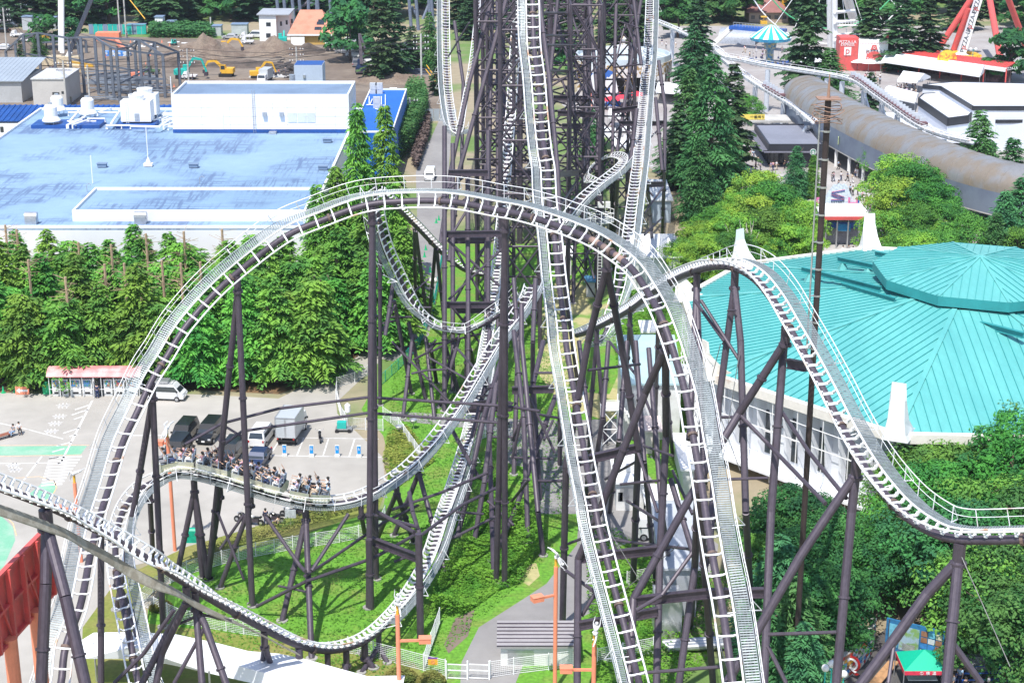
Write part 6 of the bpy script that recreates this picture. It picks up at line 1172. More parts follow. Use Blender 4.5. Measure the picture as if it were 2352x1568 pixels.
# ================================================================ the train and its riders
SILV = mat('silver_green_shell', (.60, .61, .54), .35, .4, .12, 1.2, col2=(.60, .58, .45)); SEATB = mat('seat_blue_grey', (.30, .36, .46), .6)
TR_ = thing('coaster_train', 'silver green coaster train full of riders on the low white track', 'coaster train', G(540, 1250))
i0 = min(range(len(F2)), key=lambda i: (F2[i][0]-D(386, 1094, 143)).length)
CARS = []
for c in range(9):
    i = i0+int(round(c*3.4)); f = F2[i]; X, Y, Z = f[2], -f[1], f[3]; X = Y.cross(Z).normalized(); M = Matrix((X, Y, Z)).transposed().to_4x4(); M.translation = f[0]+Z*.62; M0 = M.copy(); M = M @ Matrix.Diagonal((1.15, .96, 1.4, 1))
    b = MB(); P_ = [(-.66,.15),(-.5,.0),(.5,0),(.66,.15),(.70,.42),(.42,.62),(-.42,.5),(-.66,.62)]
    vs = [M @ V((x, y, z+.1)) for y in (-.82, .82) for x, z in P_]; b.add(vs, [tuple(range(8))[::-1], tuple(range(8, 16))]+[(k, (k+1) % 8, 8+(k+1) % 8, 8+k) for k in range(8) if k != 5])
    for sx in (-1, 1):
        for k in range(5): b.ball(M @ V((sx*.76, -.56+k*.26, .32)), .17, 6, (1, 1, .9))
    if c == 0: b.add([M @ V(p) for p in ((-.74,.82,.1),(.74,.82,.1),(.7,1.35,.25),(-.7,1.35,.25),(-.74,.82,.85),(.74,.82,.85),(.6,1.2,.75),(-.6,1.2,.75))], [(0,1,2,3),(4,7,6,5),(3,2,6,7),(0,3,7,4),(1,5,6,2)])
    car = obj('train_car', b, SILV, TR_, smooth=False); sb = MB()
    for sy in (-.62, .2):
        for sx in (-.34, .34):
            for (cx_, cy_, cz_, wx, wy, wz) in ((sx, sy, .85, .4, .08, .6), (sx, sy+.25, .55, .5, .5, .12)):
                vs = [M @ V((cx_+a*wx/2, cy_+b_*wy/2-(.1*(c_ > 0) if wz > .5 else 0), cz_+c_*wz/2)) for a, b_, c_ in ((-1,-1,-1),(1,-1,-1),(1,1,-1),(-1,1,-1),(-1,-1,1),(1,-1,1),(1,1,1),(-1,1,1))]; sb.add(vs, [(0,3,2,1),(4,5,6,7),(0,1,5,4),(1,2,6,5),(2,3,7,6),(3,0,4,7)])
    obj('seat', sb, SEATB, car)
    for sx in (-.6, .6): 
        for sy in (-.5, .5): a = M @ V((sx, sy, -.05)); obj('wheel', MB().tube([a-X*.08, a+X*.08], .16, 10), BLACK, car)
    obj('lap_bar', MB().rod(M @ V((-.6,.35,.72)), M @ V((.6,.35,.72)), .05, 6), BLACK, car)
    order = ['front','second','third','fourth','fifth','sixth','seventh','eighth','last'][c]
    for sy in (-.62, .2):
        for sx in (-.34, .34):
            a, b_ = who(); kd = 'cheer' if (c == 0 or PR.random() < .12) else 'ride'; PM = M0 @ Matrix.Translation((sx*1.15, sy+.08, .62)) @ Matrix.Scale(1.12, 4)
            person(None, 'rider in %s top on the %s %s seat of the %s train car' % (a, 'front' if sy > 0 else 'rear', 'left' if sx < 0 else 'right', order), kd, 0, a, b_, 'riders on the coaster train', M=PM)
# ================================================================ vehicles
def prism_x(mb, prof, W):
    """prof: (y, z, inset); closed side outline widened to both sides"""
    n = len(prof); vs = [(-W/2+i, y, z) for y, z, i in prof]+[(W/2-i, y, z) for y, z, i in prof]
    return mb.add(vs, [tuple(range(n)), tuple(range(n, 2*n))[::-1]]+[(k, n+k, n+(k+1) % n, (k+1) % n) for k in range(n)])
def wheel(T, x, y, r, w_=.2):
    t = obj('wheel', MB().tube([(x-w_/2, y, r), (x+w_/2, y, r)], r, 16), BLACK, T); s = 1 if x > 0 else -1
    obj('rim', MB().tube([(x+s*w_/2, y, r), (x+s*(w_/2+.02), y, r)], r*.58, 12), CHROME, t)
PAINT = {}
def paint(c, col, r=.3): 
    if c not in PAINT: PAINT[c] = mat('car_paint_'+c, col, r, .1, .02, .5, spec=.6)
    return PAINT[c]
paint('white', (.76,.76,.77)); paint('black', (.015,.016,.018), .2); paint('silver', (.45,.46,.48)); paint('navy', (.02,.035,.09)); paint('teal', (.05,.35,.35)); paint('green', (.12,.22,.12)); paint('grey', (.2,.2,.22))
HEADL = mat('headlight_glass', (.7,.72,.75), .15, .2); TAILL = mat('tail_light', (.5,.02,.02), .3)
def car(label, p, rz, kind='van', col='white', cat=None, group=None):
    T = thing({'van':'parked_van','mini':'parked_minivan','car':'parked_car','kei':'small_truck','truck':'box_truck'}[kind], label, cat or {'van':'van','mini':'minivan','car':'car','kei':'truck','truck':'truck'}[kind], (0, 0, 0), group)
    L, W, H, hood, belt, rf, rr, tr = {'van':(4.2,1.68,1.9,.35,1.05,.75,.1,.05),'mini':(4.7,1.75,1.82,.75,1.05,.9,.25,.05),'car':(4.4,1.72,1.45,1.15,.92,.6,.6,.5),'kei':(3.4,1.5,1.78,.2,1.0,.45,.08,0),'truck':(5.6,1.9,2.1,.1,1.2,.35,.05,0)}[kind]; P = PAINT[col]
    if kind in ('kei', 'truck'):
        cl = 1.35 if kind == 'kei' else 1.6; prof = [(L/2-cl,.35,0),(L/2-cl,belt,0),(L/2-cl+.02,H,.08),(L/2-hood-rf,H,.08),(L/2-hood,belt,.0),(L/2,belt*.8,.03),(L/2,.35,.03)]; yb = L/2-cl+.15
        fl = .75 if kind == 'kei' else .95
        obj('chassis', MB().box((0, -.3, .5), (W*.5, L-.8, .25)), BLACK, T)
        if kind == 'kei': obj('cargo_bed', MB().box((0, -cl/2, fl-.1), (W, L-cl, .12)).box((W/2, -cl/2, fl+.1), (.04, L-cl, .32)).box((-W/2, -cl/2, fl+.1), (.04, L-cl, .32)).box((0, -L/2, fl+.1), (W, .04, .32)), P, T)
        else:
            bx = obj('cargo_box', MB().box((0, -cl/2-.05, 2.0), (W+.16, L-cl-.1, 2.1)), mat('cargo_box_grey', (.50,.53,.55), .4, .2, .03, .4, col2=(.56,.58,.6)), T); tm_ = MB()
            for x in (-W/2-.08, W/2+.08):
                for z in (.95, 3.05): tm_.beam((x, -L/2, z), (x, L/2-cl-.1, z), .08, .08)
                tm_.beam((x, -L/2, .95), (x, -L/2, 3.05), .08, .08, V((0,1,0)))
            for z in (.95, 3.05): tm_.beam((-W/2-.08, -L/2, z), (W/2+.08, -L/2, z), .08, .08)
            for x in (-.05, .05): tm_.beam((x, -L/2-.02, 1), (x, -L/2-.02, 3), .04, .04, V((0,1,0)))
            obj('box_trim', tm_, CHROME, bx); obj('rear_bumper', MB().box((0, -L/2-.02, .6), (W, .1, .15)), BLACK, T)
    else: prof = [(-L/2,.32,.04),(-L/2,belt*.95,0),(-L/2+tr,belt,0),(-L/2+tr+rr,H,.14),(L/2-hood-rf,H,.14),(L/2-hood,belt,.0),(L/2-.1,belt*.84,.05),(L/2,.6,.08),(L/2-.04,.32,.08)]; yb = -L/2+tr+rr*.5+.25
    obj('body', prism_x(MB(), prof, W), P, T)
    k = .16; zt = H-.14; yf0 = L/2-hood-.16; yf1 = L/2-hood-rf-.0
    for s in (-1, 1): x0, x1 = s*(W/2+.006), s*(W/2-.125+.006); obj('side_window', MB().add([(x0, yb, belt+.05), (x0, yf0, belt+.05), (x1, yf1, zt), (x1, yb+.05, zt)], [(0,1,2,3)]), GLASS, T)
    obj('windscreen', MB().add([(-W/2+.1, L/2-hood-.05+.02, belt+.06), (W/2-.1, L/2-hood-.05+.02, belt+.06), (W/2-.2, L/2-hood-rf+.07, H-.1), (-W/2+.2, L/2-hood-rf+.07, H-.1)], [(0,1,2,3)]), GLASS, T)
    if kind in ('van','mini','car'): obj('rear_window', MB().add([(-W/2+.15, -L/2+tr-.03, belt+.08), (W/2-.15, -L/2+tr-.03, belt+.08), (W/2-.25, -L/2+tr+rr*.85-.03, H-.15), (-W/2+.25, -L/2+tr+rr*.85-.03, H-.15)], [(3,2,1,0)]), GLASS, T)
    r = .3 if kind != 'truck' else .36
    for y in (L/2-.75, -L/2+.8):
        for s in (-1, 1): wheel(T, s*(W/2-.08), y, r)
    for s in (-1, 1):
        obj('headlight', MB().box((s*(W/2-.22), L/2-.0, .72), (.28, .08, .16)), HEADL, T); obj('tail_light', MB().box((s*(W/2-.12), -L/2-.0, .85), (.14, .06, .28)), TAILL, T); obj('mirror', MB().box((s*(W/2+.1), L/2-hood-.35, belt+.12), (.16, .08, .2)), BLACK, T)
    obj('number_plate', MB().box((0, L/2+.02, .5), (.33, .04, .16)), WALLW, T)
    T.location = p; T.rotation_euler = (0, 0, rz); ORG[T.name] = V((0,0,0)); return T
R_ = math.radians
t = car('white service van with roof rack parked beside the vending machines', G(384,916), R_(-97), 'van', 'white'); rk = MB()
for x in (-.6,.6): rk.beam((x,-1.6,2.0),(x,.9,2.0),.05,.05)
for k in range(8): rk.beam((-.62,-1.6+k*.35,2.02),(.62,-1.6+k*.35,2.02),.05,.05)
rk.box((0,-.6,2.15),(1.2,1.9,.22)); o = obj('roof_rack', rk, CHROME, None); o.parent = t
car('black minivan nearest the tall arch column in the parking bays', G(425,1008), R_(172), 'mini', 'black'); car('second black minivan parked right of the first', G(483,1005), R_(172), 'mini', 'black'); car('black car just behind the front of the train', G(408,1046), R_(172), 'mini', 'black')
car('dark car half hidden behind the middle riders', G(532,1052), R_(172), 'mini', 'black'); car('dark blue car behind the rear riders', G(594,1065), R_(172), 'car', 'navy'); car('white minivan parked between the dark cars and the box truck', G(603,1012), R_(-8), 'mini', 'white')
car('grey box truck parked with its rear doors to the viewer', G(672,1002), R_(-7), 'truck', 'white', 'box truck'); car('white cab box truck parked beside the turquoise hall behind the white track', G(1528,1232), R_(92), 'truck', 'white', 'box truck')
for (u, v, rz, k, c, l) in ((800,108,60,'car','navy','navy car behind the tank lorry in the building yard'),(805,101,60,'mini','white','white car beside the navy car in the building yard'),(790,123,80,'van','white','leftmost white van of the row by the dirt road'),(811,125,80,'van','white','white van next to the silver tank lorry'),(815,131,75,'van','white','third white van nearer the viewer in the row'),(818,140,10,'car','white','white car behind the navy crane lorry'),(818,152,5,'mini','grey','grey minivan beside the navy crane lorry'),(846,150,20,'car','white','white car right of the navy crane lorry'),
    (567,90,85,'kei','white','white crew truck near the excavator at the mound'),(568,102,85,'kei','white','small white box truck below the crew truck'),(590,87,80,'van','white','white van at the left foot of the white house'),(530,90,80,'car','silver','silver car parked by the pale containers'),(436,182,80,'kei','white','small white truck beside the teal excavator'),(609,190,170,'truck','white','white lorry facing the viewer in the yard'),(12,55,80,'car','white','topmost white car in the far left car park'),(30,55,80,'car','grey','dark car in the far left car park'),(8,115,85,'car','white','white car nearest the crane in the far left car park'),
    (25,62,80,'car','silver','silver car in the far left car park'),(40,86,80,'kei','white','small white truck in the far left car park'),(5,75,80,'car','black','black car in the far left car park'),(62,96,80,'car','white','white car behind the steel frame columns'),(988,412,178,'van','white','white taxi van driving on the grey road'),(350,170,80,'kei','green','dark green truck inside the steel frame')):
    car(l, G(u, v), R_(rz), k, c)
t = thing('tank_lorry', 'silver tank lorry in the row of vans', 'lorry', G(772,118)); p = G(772,118); obj('tank', MB().tube([p+V((-2.6,0,1.5)), p+V((1.4,0,1.5))], .85, 14), CHROME, t); obj('cab', MB().box(p+V((2.6,0,1.2)), (1.4,1.8,1.9)), WALLW, t)
for dx in (-2,-1,2.6): obj('wheel', MB().tube([p+V((dx,-.9,.4)), p+V((dx,-.6,.4))], .4, 12), BLACK, t)
t = thing('crane_lorry', 'navy crane lorry with raised folded boom facing away', 'crane lorry', G(830,172)); p = G(830,170); obj('body', MB().box(p+V((0,2,1.0)), (2.4,7,1.2)).box(p+V((-.5,4,2.1)), (1.2,2,1.2)), PAINT['navy'], t); obj('boom', MB().beam(p+V((0,1,2)), p+V((-.5,4,8.5)), .7, .7).beam(p+V((-.5,4,8.5)), p+V((.9,1,5.5)), .4, .4), STEEL, t); obj('bumper', MB().box(p+V((0,-1.5,.7)), (2.5,.1,.5)), STEEL, t)
for dx in (-1,1): obj('wheel', MB().tube([p+V((dx-.15,-.6,.5)), p+V((dx+.15,-.6,.5))], .5, 12), BLACK, t)
# motorbikes
def bike(label, p, rz, c='black', group=None, key='bike'):
    T = thing('motorbike', label, 'motorbike', (0,0,0), group)
    for y in (-.68, .68): w_ = obj('wheel', MB().tube([(-.06,y,.31),(.06,y,.31)], .31, 14), BLACK, T); obj('hub', MB().tube([(-.08,y,.31),(.08,y,.31)], .14, 8), CHROME, w_)
    obj('frame', MB().beam((0,-.5,.55),(0,.3,.5),.28,.32).rod((0,.68,.31),(0,.42,.95),.05,6).rod((0,-.68,.31),(0,-.2,.5),.05,6), STEEL, T); obj('fuel_tank', MB().ball((0,.15,.86), .22, 10, (.8,1.3,.8)), PAINT[c], T)
    obj('seat', MB().box((0,-.4,.82),(.26,.7,.12)).box((0,-.72,.9),(.2,.2,.1)), BLACK, T); obj('handlebar', MB().tube([(-.38,.3,1.05),(-.1,.42,1.0),(.1,.42,1.0),(.38,.3,1.05)], .02, 6), CHROME, T); obj('headlight', MB().ball((0,.56,.9), .1, 8), HEADL, T); obj('exhaust', MB().tube([(.16,.1,.35),(.2,-.7,.4)], .06, 8), CHROME, T)
    for s in (-1,1): obj('mirror', MB().ball((s*.42,.32,1.2), .06, 6, (1,.4,.7)).rod((s*.36,.3,1.05),(s*.42,.32,1.18),.01,4), CHROME, T)
    T.location = p; T.rotation_euler = (0,0,rz); ORG[T.name] = V((0,0,0)); return T
bike('black motorbike standing alone in the empty parking bays', G(735,1012), R_(8))
for i, (u, v, rz, c, l) in enumerate(((560,1200,70,'black','leftmost motorbike in front of the row near the grass'),(583,1206,80,'silver','motorbike second from left by the parking edge'),(632,1200,75,'black','motorbike just right of the standing person in blue'),(665,1188,70,'silver','motorbike behind the white noticeboard'),(687,1186,80,'navy','motorbike right of the white noticeboard'),(722,1180,60,'black','scooter under the train rear'),(752,1170,85,'black','rightmost motorbike under the white track'))): bike(l, G(u, v), R_(rz), c)
t = thing('noticeboard', 'white noticeboard standing among the motorbikes', 'board', G(668,1205)); p = G(668,1205); obj('panel', MB().box(p+V((0,0,1.1)), (1.0,.06,.8)), mat('board_grey', (.5,.53,.56), .6), t); obj('post', MB().rod(p, p+V((0,0,1.1)), .04, 6), CHROME, t)
# construction machines
def digger(label, p, rz, m, s=1.0, reach=1.0):
    T = thing('excavator', label, 'excavator', (0,0,0)); 
    for x in (-.95,.95): obj('crawler_track', MB().box((x,0,.42),(.5,3.2,.8)), BLACK, T)
    obj('body', MB().box((0,-.5,1.5),(2.3,2.8,1.2)).box((0,-1.7,1.5),(2.1,.5,1.0)), m, T); cb = obj('cab', MB().box((-.7,.5,2.1),(.95,1.3,1.7)), m, T); obj('window', MB().box((-.7,1.17,2.3),(.8,.04,1.0)).box((-1.19,.5,2.3),(.04,1.0,.9)), GLASS, cb)
    obj('boom', MB().beam((.3,.6,1.8),(.3,2.6,4.6*reach),.4,.6).beam((.3,2.6,4.6*reach),(.3,4.4,4.3*reach),.35,.5), m, T); obj('arm', MB().beam((.3,4.4,4.4*reach),(.3,5.4,1.6),.3,.4), m, T); obj('bucket', MB().box((.3,5.3,1.1),(.9,.8,.8)), STEEL, T)
    T.location = p; T.rotation_euler = (0,0,rz); T.scale = (s,s,s); ORG[T.name] = V((0,0,0)); return T
digger('teal excavator reaching right beside the brown mound', G(422,180), R_(-95), TEAL, 1.0); digger('yellow excavator arm digging left of centre yard', G(520,176), R_(85), YELLOW, .95, .8); digger('small yellow excavator at the top of the mound', G(510,122), R_(-85), YELLOW, .95, .8)
digger('yellow excavator behind the small white lorry', G(590,180), R_(-80), YELLOW, .8); digger('teal excavator behind the mound before the white house', G(650,102), R_(5), TEAL, .9, .7); digger('green mini digger among the white markers', G(400,104), R_(180), TEAL, .5, .7); digger('yellow machine behind the steel frame at left', G(98,96), R_(60), YELLOW, .8, .6)
t = thing('boom_lift', 'orange boom lift with a long yellow telescopic arm', 'boom lift', G(250,92)); obj('base', MB().box(G(250,92)+V((0,0,1)), (6,3,2)), ORANGE, t); a, b, c = D(264,90,430), D(292,124,420), D(310,158,410); obj('arm', MB().beam(a, b, .9, .9), ORANGE, t); obj('arm', MB().beam(b, c, .6, .6), YELLOW, t)
t = thing('tracked_lift', 'orange tracked machine inside the steel frame', 'machine', G(315,182)); p = G(315,182); obj('body', MB().box(p+V((0,0,1)), (3,2,1.2)), ORANGE, t); obj('crawler_track', MB().box(p+V((0,0,.3)), (3.4,2.4,.5)), BLACK, t)
t = thing('mobile_crane', 'tall mobile crane with white lattice mast and dark telescopic boom', 'crane', G(150,150)); p = G(142,150); pb = p.y
obj('mast', MB().beam(AY(143,122,pb), AY(142,-60,pb), .9, .9).beam(AY(136,118,pb), AY(135,-60,pb), .35, .35), WALLW, t); obj('boom', MB().beam(AY(160,120,pb), AY(222,-30,pb), .9, .9), mat('boom_grey', (.06,.07,.1), .5), t); obj('boom_base', MB().beam(AY(132,178,pb), AY(162,118,pb), 1.3, 1.0), WALLW, t); obj('carrier', MB().box(p+V((0,0,1.2)), (9,3,2)), mat('cream_paint', (.6,.5,.35), .5), t); lt = MB()
for k in range(26): lt.rod(AY(136,118-k*6,pb), AY(143,115-k*6,pb), .08, 4)
obj('lattice', lt, WALLW, t, kind='stuff')
for k in range(4): obj('yellow_outrigger', MB().beam(G((20,22,160,165)[k],(134,147,142,152)[k],1.2), G((45,52,212,215)[k],(135,148,150,153)[k],1.2), .35, .35), YELLOW, t)
# steel frame
t = thing('building_skeleton', 'unfinished blue grey steel building frame filling the left of the yard', 'building frame', G(220,200)); SF = mat('frame_blue_grey', (.13,.15,.19), .6, .1, .08, .3); cs = [(61,172,80),(95,177,76),(129,175,82),(164,175,88),(195,217,86),(227,217,86),(246,225,98),(262,230,108),(276,237,113),(316,205,110),(328,222,92),(363,215,98),(380,225,127),(414,200,120),(80,125,100),(181,125,92),(199,122,94),(15,140,118),(40,160,100),(345,200,125),(300,215,110)]
tops = []
for (u, vb, vt) in cs: f = G(u, vb); tp_ = up_at(f, vt); tops.append(tp_); obj('column', MB().beam(f, tp_, .55, .55, V((0,1,0))), SF, t)
for a, b in ((0,1),(1,2),(2,3),(3,4),(4,5),(5,6),(6,7),(7,8),(5,10),(9,10),(10,11),(11,13),(8,12),(12,13),(10,12),(5,9),(17,0),(14,15),(15,16),(1,14),(3,15),(18,1),(19,11),(20,10),(8,20)): obj('roof_beam', MB().beam(tops[a], tops[b], .3, .4), SF, t)
for a, b in ((4,9),(5,12),(9,19),(6,20),(2,18),(7,12),(8,19),(0,18),(3,9)):
    z = .5; pa, pb_ = G(cs[a][0], cs[a][1]), G(cs[b][0], cs[b][1]); obj('floor_beam', MB().beam(pa+V((0,0,4)), pb_+V((0,0,4)), .25, .35), SF, t)
# stacks of steel, timber and rebar
SR = random.Random(8)
for nm, lab, cat, area, cnt, m_, L, rzc in (('steel_stack','heap of long blue grey steel beams lying in the frame','steel beams',((215,240),(400,238),(330,175),(230,170)),70,mat('bare_steel', (.30,.34,.40), .5, .4, .1, .5),7,.15),('rebar_stack','sea of dark rebar bundles in front of the tall pines','rebar',((893,172),(965,175),(965,112),(900,105)),90,mat('rebar_blue', (.13,.15,.2), .6, .3, .1, .5),7,.1),('rubble_heap','rows of dark broken slabs along the yard track','rubble',((625,170),(690,196),(700,168),(640,135)),60,mat('dark_slab', (.10,.09,.09), .9, 0, .2, 1),2.2,.6)):
    mb = MB(); P = UG(*area); 
    for k in range(cnt):
        a, b = SR.random(), SR.random(); p = P[0].lerp(P[1], a).lerp(P[3].lerp(P[2], a), b); an = SR.gauss(0, rzc)+(math.pi if SR.random() < .5 else 0); L_ = L*SR.uniform(.5,1.2); d = V((math.cos(an)*L_/2, math.sin(an)*L_/2, 0)); z = SR.uniform(.1,1.0); mb.beam(p-d+V((0,0,z)), p+d+V((0,0,z)), .3, .25)
    o = obj(nm, mb, m_, org=P[0]); tag(o, lab, cat, kind='stuff')
for i, (u, v, m_, sz, l) in enumerate(((15,168,'t',(4,2,1.2),'light timber stack at the far left of the frame'),(35,168,'t',(3,2,1.2),'second timber stack at the far left'),(80,172,'t',(4.5,2,1.4),'timber stack between two frame columns'),(172,165,'t',(3.5,2,1.6),'tall timber stack right of the crane'),(186,166,'t',(3,1.5,1.0),'low timber stack right of the tall one'),(255,128,'b',(3.5,2,1.1),'left blue and white tarpaulin bundle'),(285,128,'b',(3.5,2,1.1),'right blue and white tarpaulin bundle'),(895,128,'b',(6,3,1.5),'blue tarpaulin over goods beside the rebar'),(883,122,'y',(1.5,.6,3.4),'ochre board standing beside the rebar'),(840,128,'y',(2,1,3),'ochre container behind the parked vans'))):
    p = G(u, v); nb = MB()
    for k in range(3): nb.box(p+V((0,0,sz[2]*(k+.5)/3)), (sz[0]*SR.uniform(.85,1), sz[1], sz[2]/3.3))
    tag(obj('material_stack', nb, {'t':mat('fresh_timber', (.62,.48,.30), .8, 0, .1, 1),'b':mat('blue_tarpaulin', (.05,.22,.62), .6, 0, .05, 1, col2=(.6,.65,.7), mix=(.5,.55)),'y':mat('ochre_board', (.6,.38,.12), .7)}[m_], org=p), l, 'stack')
def mound(label, u, v, rx, ry, h, m_, seed):
    c = G(u, v); mb = MB(); n, k_ = 40, 12
    for j in range(k_+1):
        for i in range(n):
            a = 2*math.pi*i/n; f = j/k_; r = 1+.22*mnoise.noise(V((math.cos(a)*1.5, math.sin(a)*1.5, seed))); x, y = c.x+rx*f*r*math.cos(a), c.y+ry*f*r*math.sin(a); mb.v.append((x, y, max(-.05, .62*h*(1-f)**.9*(1+.8*mnoise.noise(V((x*.35, y*.35, seed))))+.15*mnoise.noise(V((x*1.3,y*1.3,seed)))*(1-f))))
    mb.f = [(j*n+i, j*n+(i+1) % n, (j+1)*n+(i+1) % n, (j+1)*n+i) for j in range(k_) for i in range(n)]; tag(obj('earth_mound', mb, m_, org=c), label, 'mound')
DK = mat('dark_earth', (.11, .085, .07), .95, 0, .2, .3, bump=.6); ED = mat('brown_earth', (.20, .155, .12), .95, 0, .2, .3, col2=(.15,.11,.085), bump=.6)
mound('big brown earth mound left of the small yellow excavator', 470, 128, 11, 9, 6.5, ED, 1); mound('brown earth mound below the white house', 632, 122, 9, 7, 5.5, ED, 2); mound('long low earth mound right of the crane lorry', 910, 185, 11, 5, 2.6, ED, 3); mound('dark soil heap behind the teal excavator', 400, 150, 8, 5, 2.4, DK, 4); mound('dark trench spoil in the middle of the yard', 570, 150, 12, 5, 1.6, DK, 5); mound('dark soil heap right of the big mound', 700, 118, 6, 6, 2.8, DK, 6); mound('low spoil heap beside the slab in the yard', 535, 188, 12, 4, 1.2, ED, 7)
for i in range(20):
    u, v = SR.choice([(0,0)]), 0; (u, v) = ((300,120),(345,128),(372,98),(390,106),(243,132),(237,175),(72,168),(46,160),(127,166),(400,200),(205,236),(199,232),(459,195),(525,200),(700,195),(788,196),(872,198),(335,150),(150,166),(300,98))[i]
    p = G(u, v); tag(obj('traffic_cone', MB().lathe(p, [(.3,0),(.3,.05),(.16,.08),(.03,.75),(0,.75)], 8), ORANGE, org=p), 'small orange traffic cone in the building yard', 'traffic cone', 'orange cones in the yard')
for i in range(26):
    u, v = SR.uniform(290,470), SR.uniform(95,112)
    if i > 14: u, v = SR.uniform(890,950), SR.uniform(198,240)
    p = G(u, v, .05); tag(obj('ground_marker', MB().box(p, (1.6,.9,.12)), WALLW, org=p), 'white slab marker lying on the bare yard', 'slab', 'white slabs on the yard')
o = obj('concrete_slab', MB().box(G(640,175,.1), (13,4,.2)), CONC); tag(o, 'pale concrete slab with site workers standing on it', 'slab')
# utility poles and wires
def upole(label, u, vb, vt, arms=2, m_=CONC):
    f = G(u, vb); tpp = up_at(f, vt); t = thing('utility_pole', label, 'utility pole', f); obj('pole', MB().rod(f, tpp, .2, 8), m_, t)
    for k in range(arms): c = tpp-V((0,0,.6+k*1.3)); obj('crossarm', MB().beam(c-V((1.6,0,0)), c+V((1.6,0,0)), .14, .14), STEEL, t); ins = MB(); [ins.cyl(c+V((x,0,.05)), .1, .3, 6) for x in (-1.5,-.9,.9,1.5)]; obj('insulator', ins, WALLW, t)
    return tpp
w1 = upole('utility pole with insulators at the far left car park', 16, 118, 18, 3); upole('utility pole at the left of the forest', 52, 60, 8, 1); w2 = upole('tall utility pole with floodlight arms before the forest', 276, 86, -10, 1); upole('second tall pole beside the floodlight pole', 290, 84, -10, 1); w3 = upole('utility pole with stacked insulators beside the teal excavator', 434, 196, 112, 3); w4 = upole('utility pole between the site office and the steel frame', 153, 246, 140, 2); upole('thin pole behind the roof pipework', 207, 240, 150, 0); w5 = upole('dark utility pole with yellow guy wires beside the rebar', 969, 232, 78, 3); upole('blue grey pole next to the long hedge', 942, 300, 225, 1); w6 = upole('utility pole in front of the slab workers', 683, 180, 108, 3); upole('short pole at the hedge end', 485, 74, 40, 0)
wr = thing('power_lines', 'thin black power lines sagging across the building yard', 'power lines', G(400,200))
for a, b in ((w1,w4),(w1,w3),(w4,w3),(w3,w6),(w6,w5),(w4,w5),(w3,w5),(w2,w1)):
    for k in range(2): pts = [a.lerp(b, i/10)-V((0,0,k*1.1+2.2*math.sin(math.pi*i/10))) for i in range(11)]; obj('wire', MB().tube(pts, .05, 4), BLACK, wr)
for a, b in (((980,150),(1004,185)),((978,160),(1002,190)),((298,0),(333,44)),((965,205),(940,245)),((1040,200),(905,240))): o = obj('guy_wire', MB().rod(D(*a,385), D(*b,372), .12, 5), YELLOW, wr)
t = thing('tower_sign', 'small white and pink sign box on a thin pole at far left', 'sign', G(69,48)); p = G(69,48); obj('pole', MB().rod(p, up_at(p,12), .15, 6), CHROME, t); a = up_at(p, 14); obj('panel', MB().box(a, (5,.3,4)), mat('pale_pink_sign', (.6,.5,.5), .6), t)
t = thing('hoarding', 'teal and grey hoarding along the far side of the yard', 'fence', G(260,80)); 
for k in range(12): a, b = G(205+k*11, 80, 0), G(215+k*11, 80, 0); obj('panel', MB().beam(a+V((0,0,1.4)), b+V((0,0,1.4)), .1, 2.6), TEAL if k % 3 else RB2, t)
t = thing('steel_hoarding', 'pale grey corrugated hoarding closing the end of the grey road', 'fence', G(1000,275)); 
for k in range(12): a, b = G(893+k*13, 278 if k > 5 else 300-k*4, 0), G(905+k*13, 278 if k > 5 else 297-k*4, 0); obj('panel', MB().beam(a+V((0,0,1.2)), b+V((0,0,1.2)), .1, 2.4), mat('pale_hoarding', (.40,.45,.5), .5, .2, .04, .5), t)
# ================================================================ the parking lot
t = thing('vending_shelter', 'open shelter with faded red curved roof over a row of vending machines', 'shelter', G(218,911)); a, b = G(116,911), G(322,911); y0 = a.y; z = 2.35
arc3 = [(0,z),(-.05,z+.1),(.2,z+.45),(.7,z+.75),(1.4,z+.85),(2.0,z+.7)]; rfm = MB(); vs = [(a.x-.2, y0+p[0]-.3, p[1]) for p in arc3]+[(b.x+.2, y0+p[0]-.3, p[1]) for p in arc3]; rfm.add(vs, [(k, 6+k, 7+k, k+1) for k in range(5)]); obj('roof', rfm, mat('faded_red_roof', (.62,.22,.22), .5, 0, .06, .8, col2=(.70,.36,.35)), t); obj('rear_wall', MB().box(((a.x+b.x)/2, y0+1.5, 1.2), (b.x-a.x, .1, 2.4)), CAB, t)
for f in (0,.12,.24,.37,.49,.5,.58,.72,.86,1): obj('post', MB().rod((a.x+(b.x-a.x)*f, y0-.15, 0), (a.x+(b.x-a.x)*f, y0-.15, z+.1), .05, 6), CAB, t)
obj('front_rail', MB().rod((a.x, y0-.2, .95), (b.x, y0-.2, .95), .03, 5), WALLW, t)
VC = [(.75,.12,.12),(.1,.5,.3),(.8,.45,.1),(.1,.35,.75),(.8,.7,.15),(.75,.3,.5),(.9,.9,.9),(.45,.25,.15)]
vcm = [mat('drink_colour_%s' % n_, c_, .4) for n_, c_ in zip(('red','green','orange','blue','yellow','pink','white','brown'), VC)]
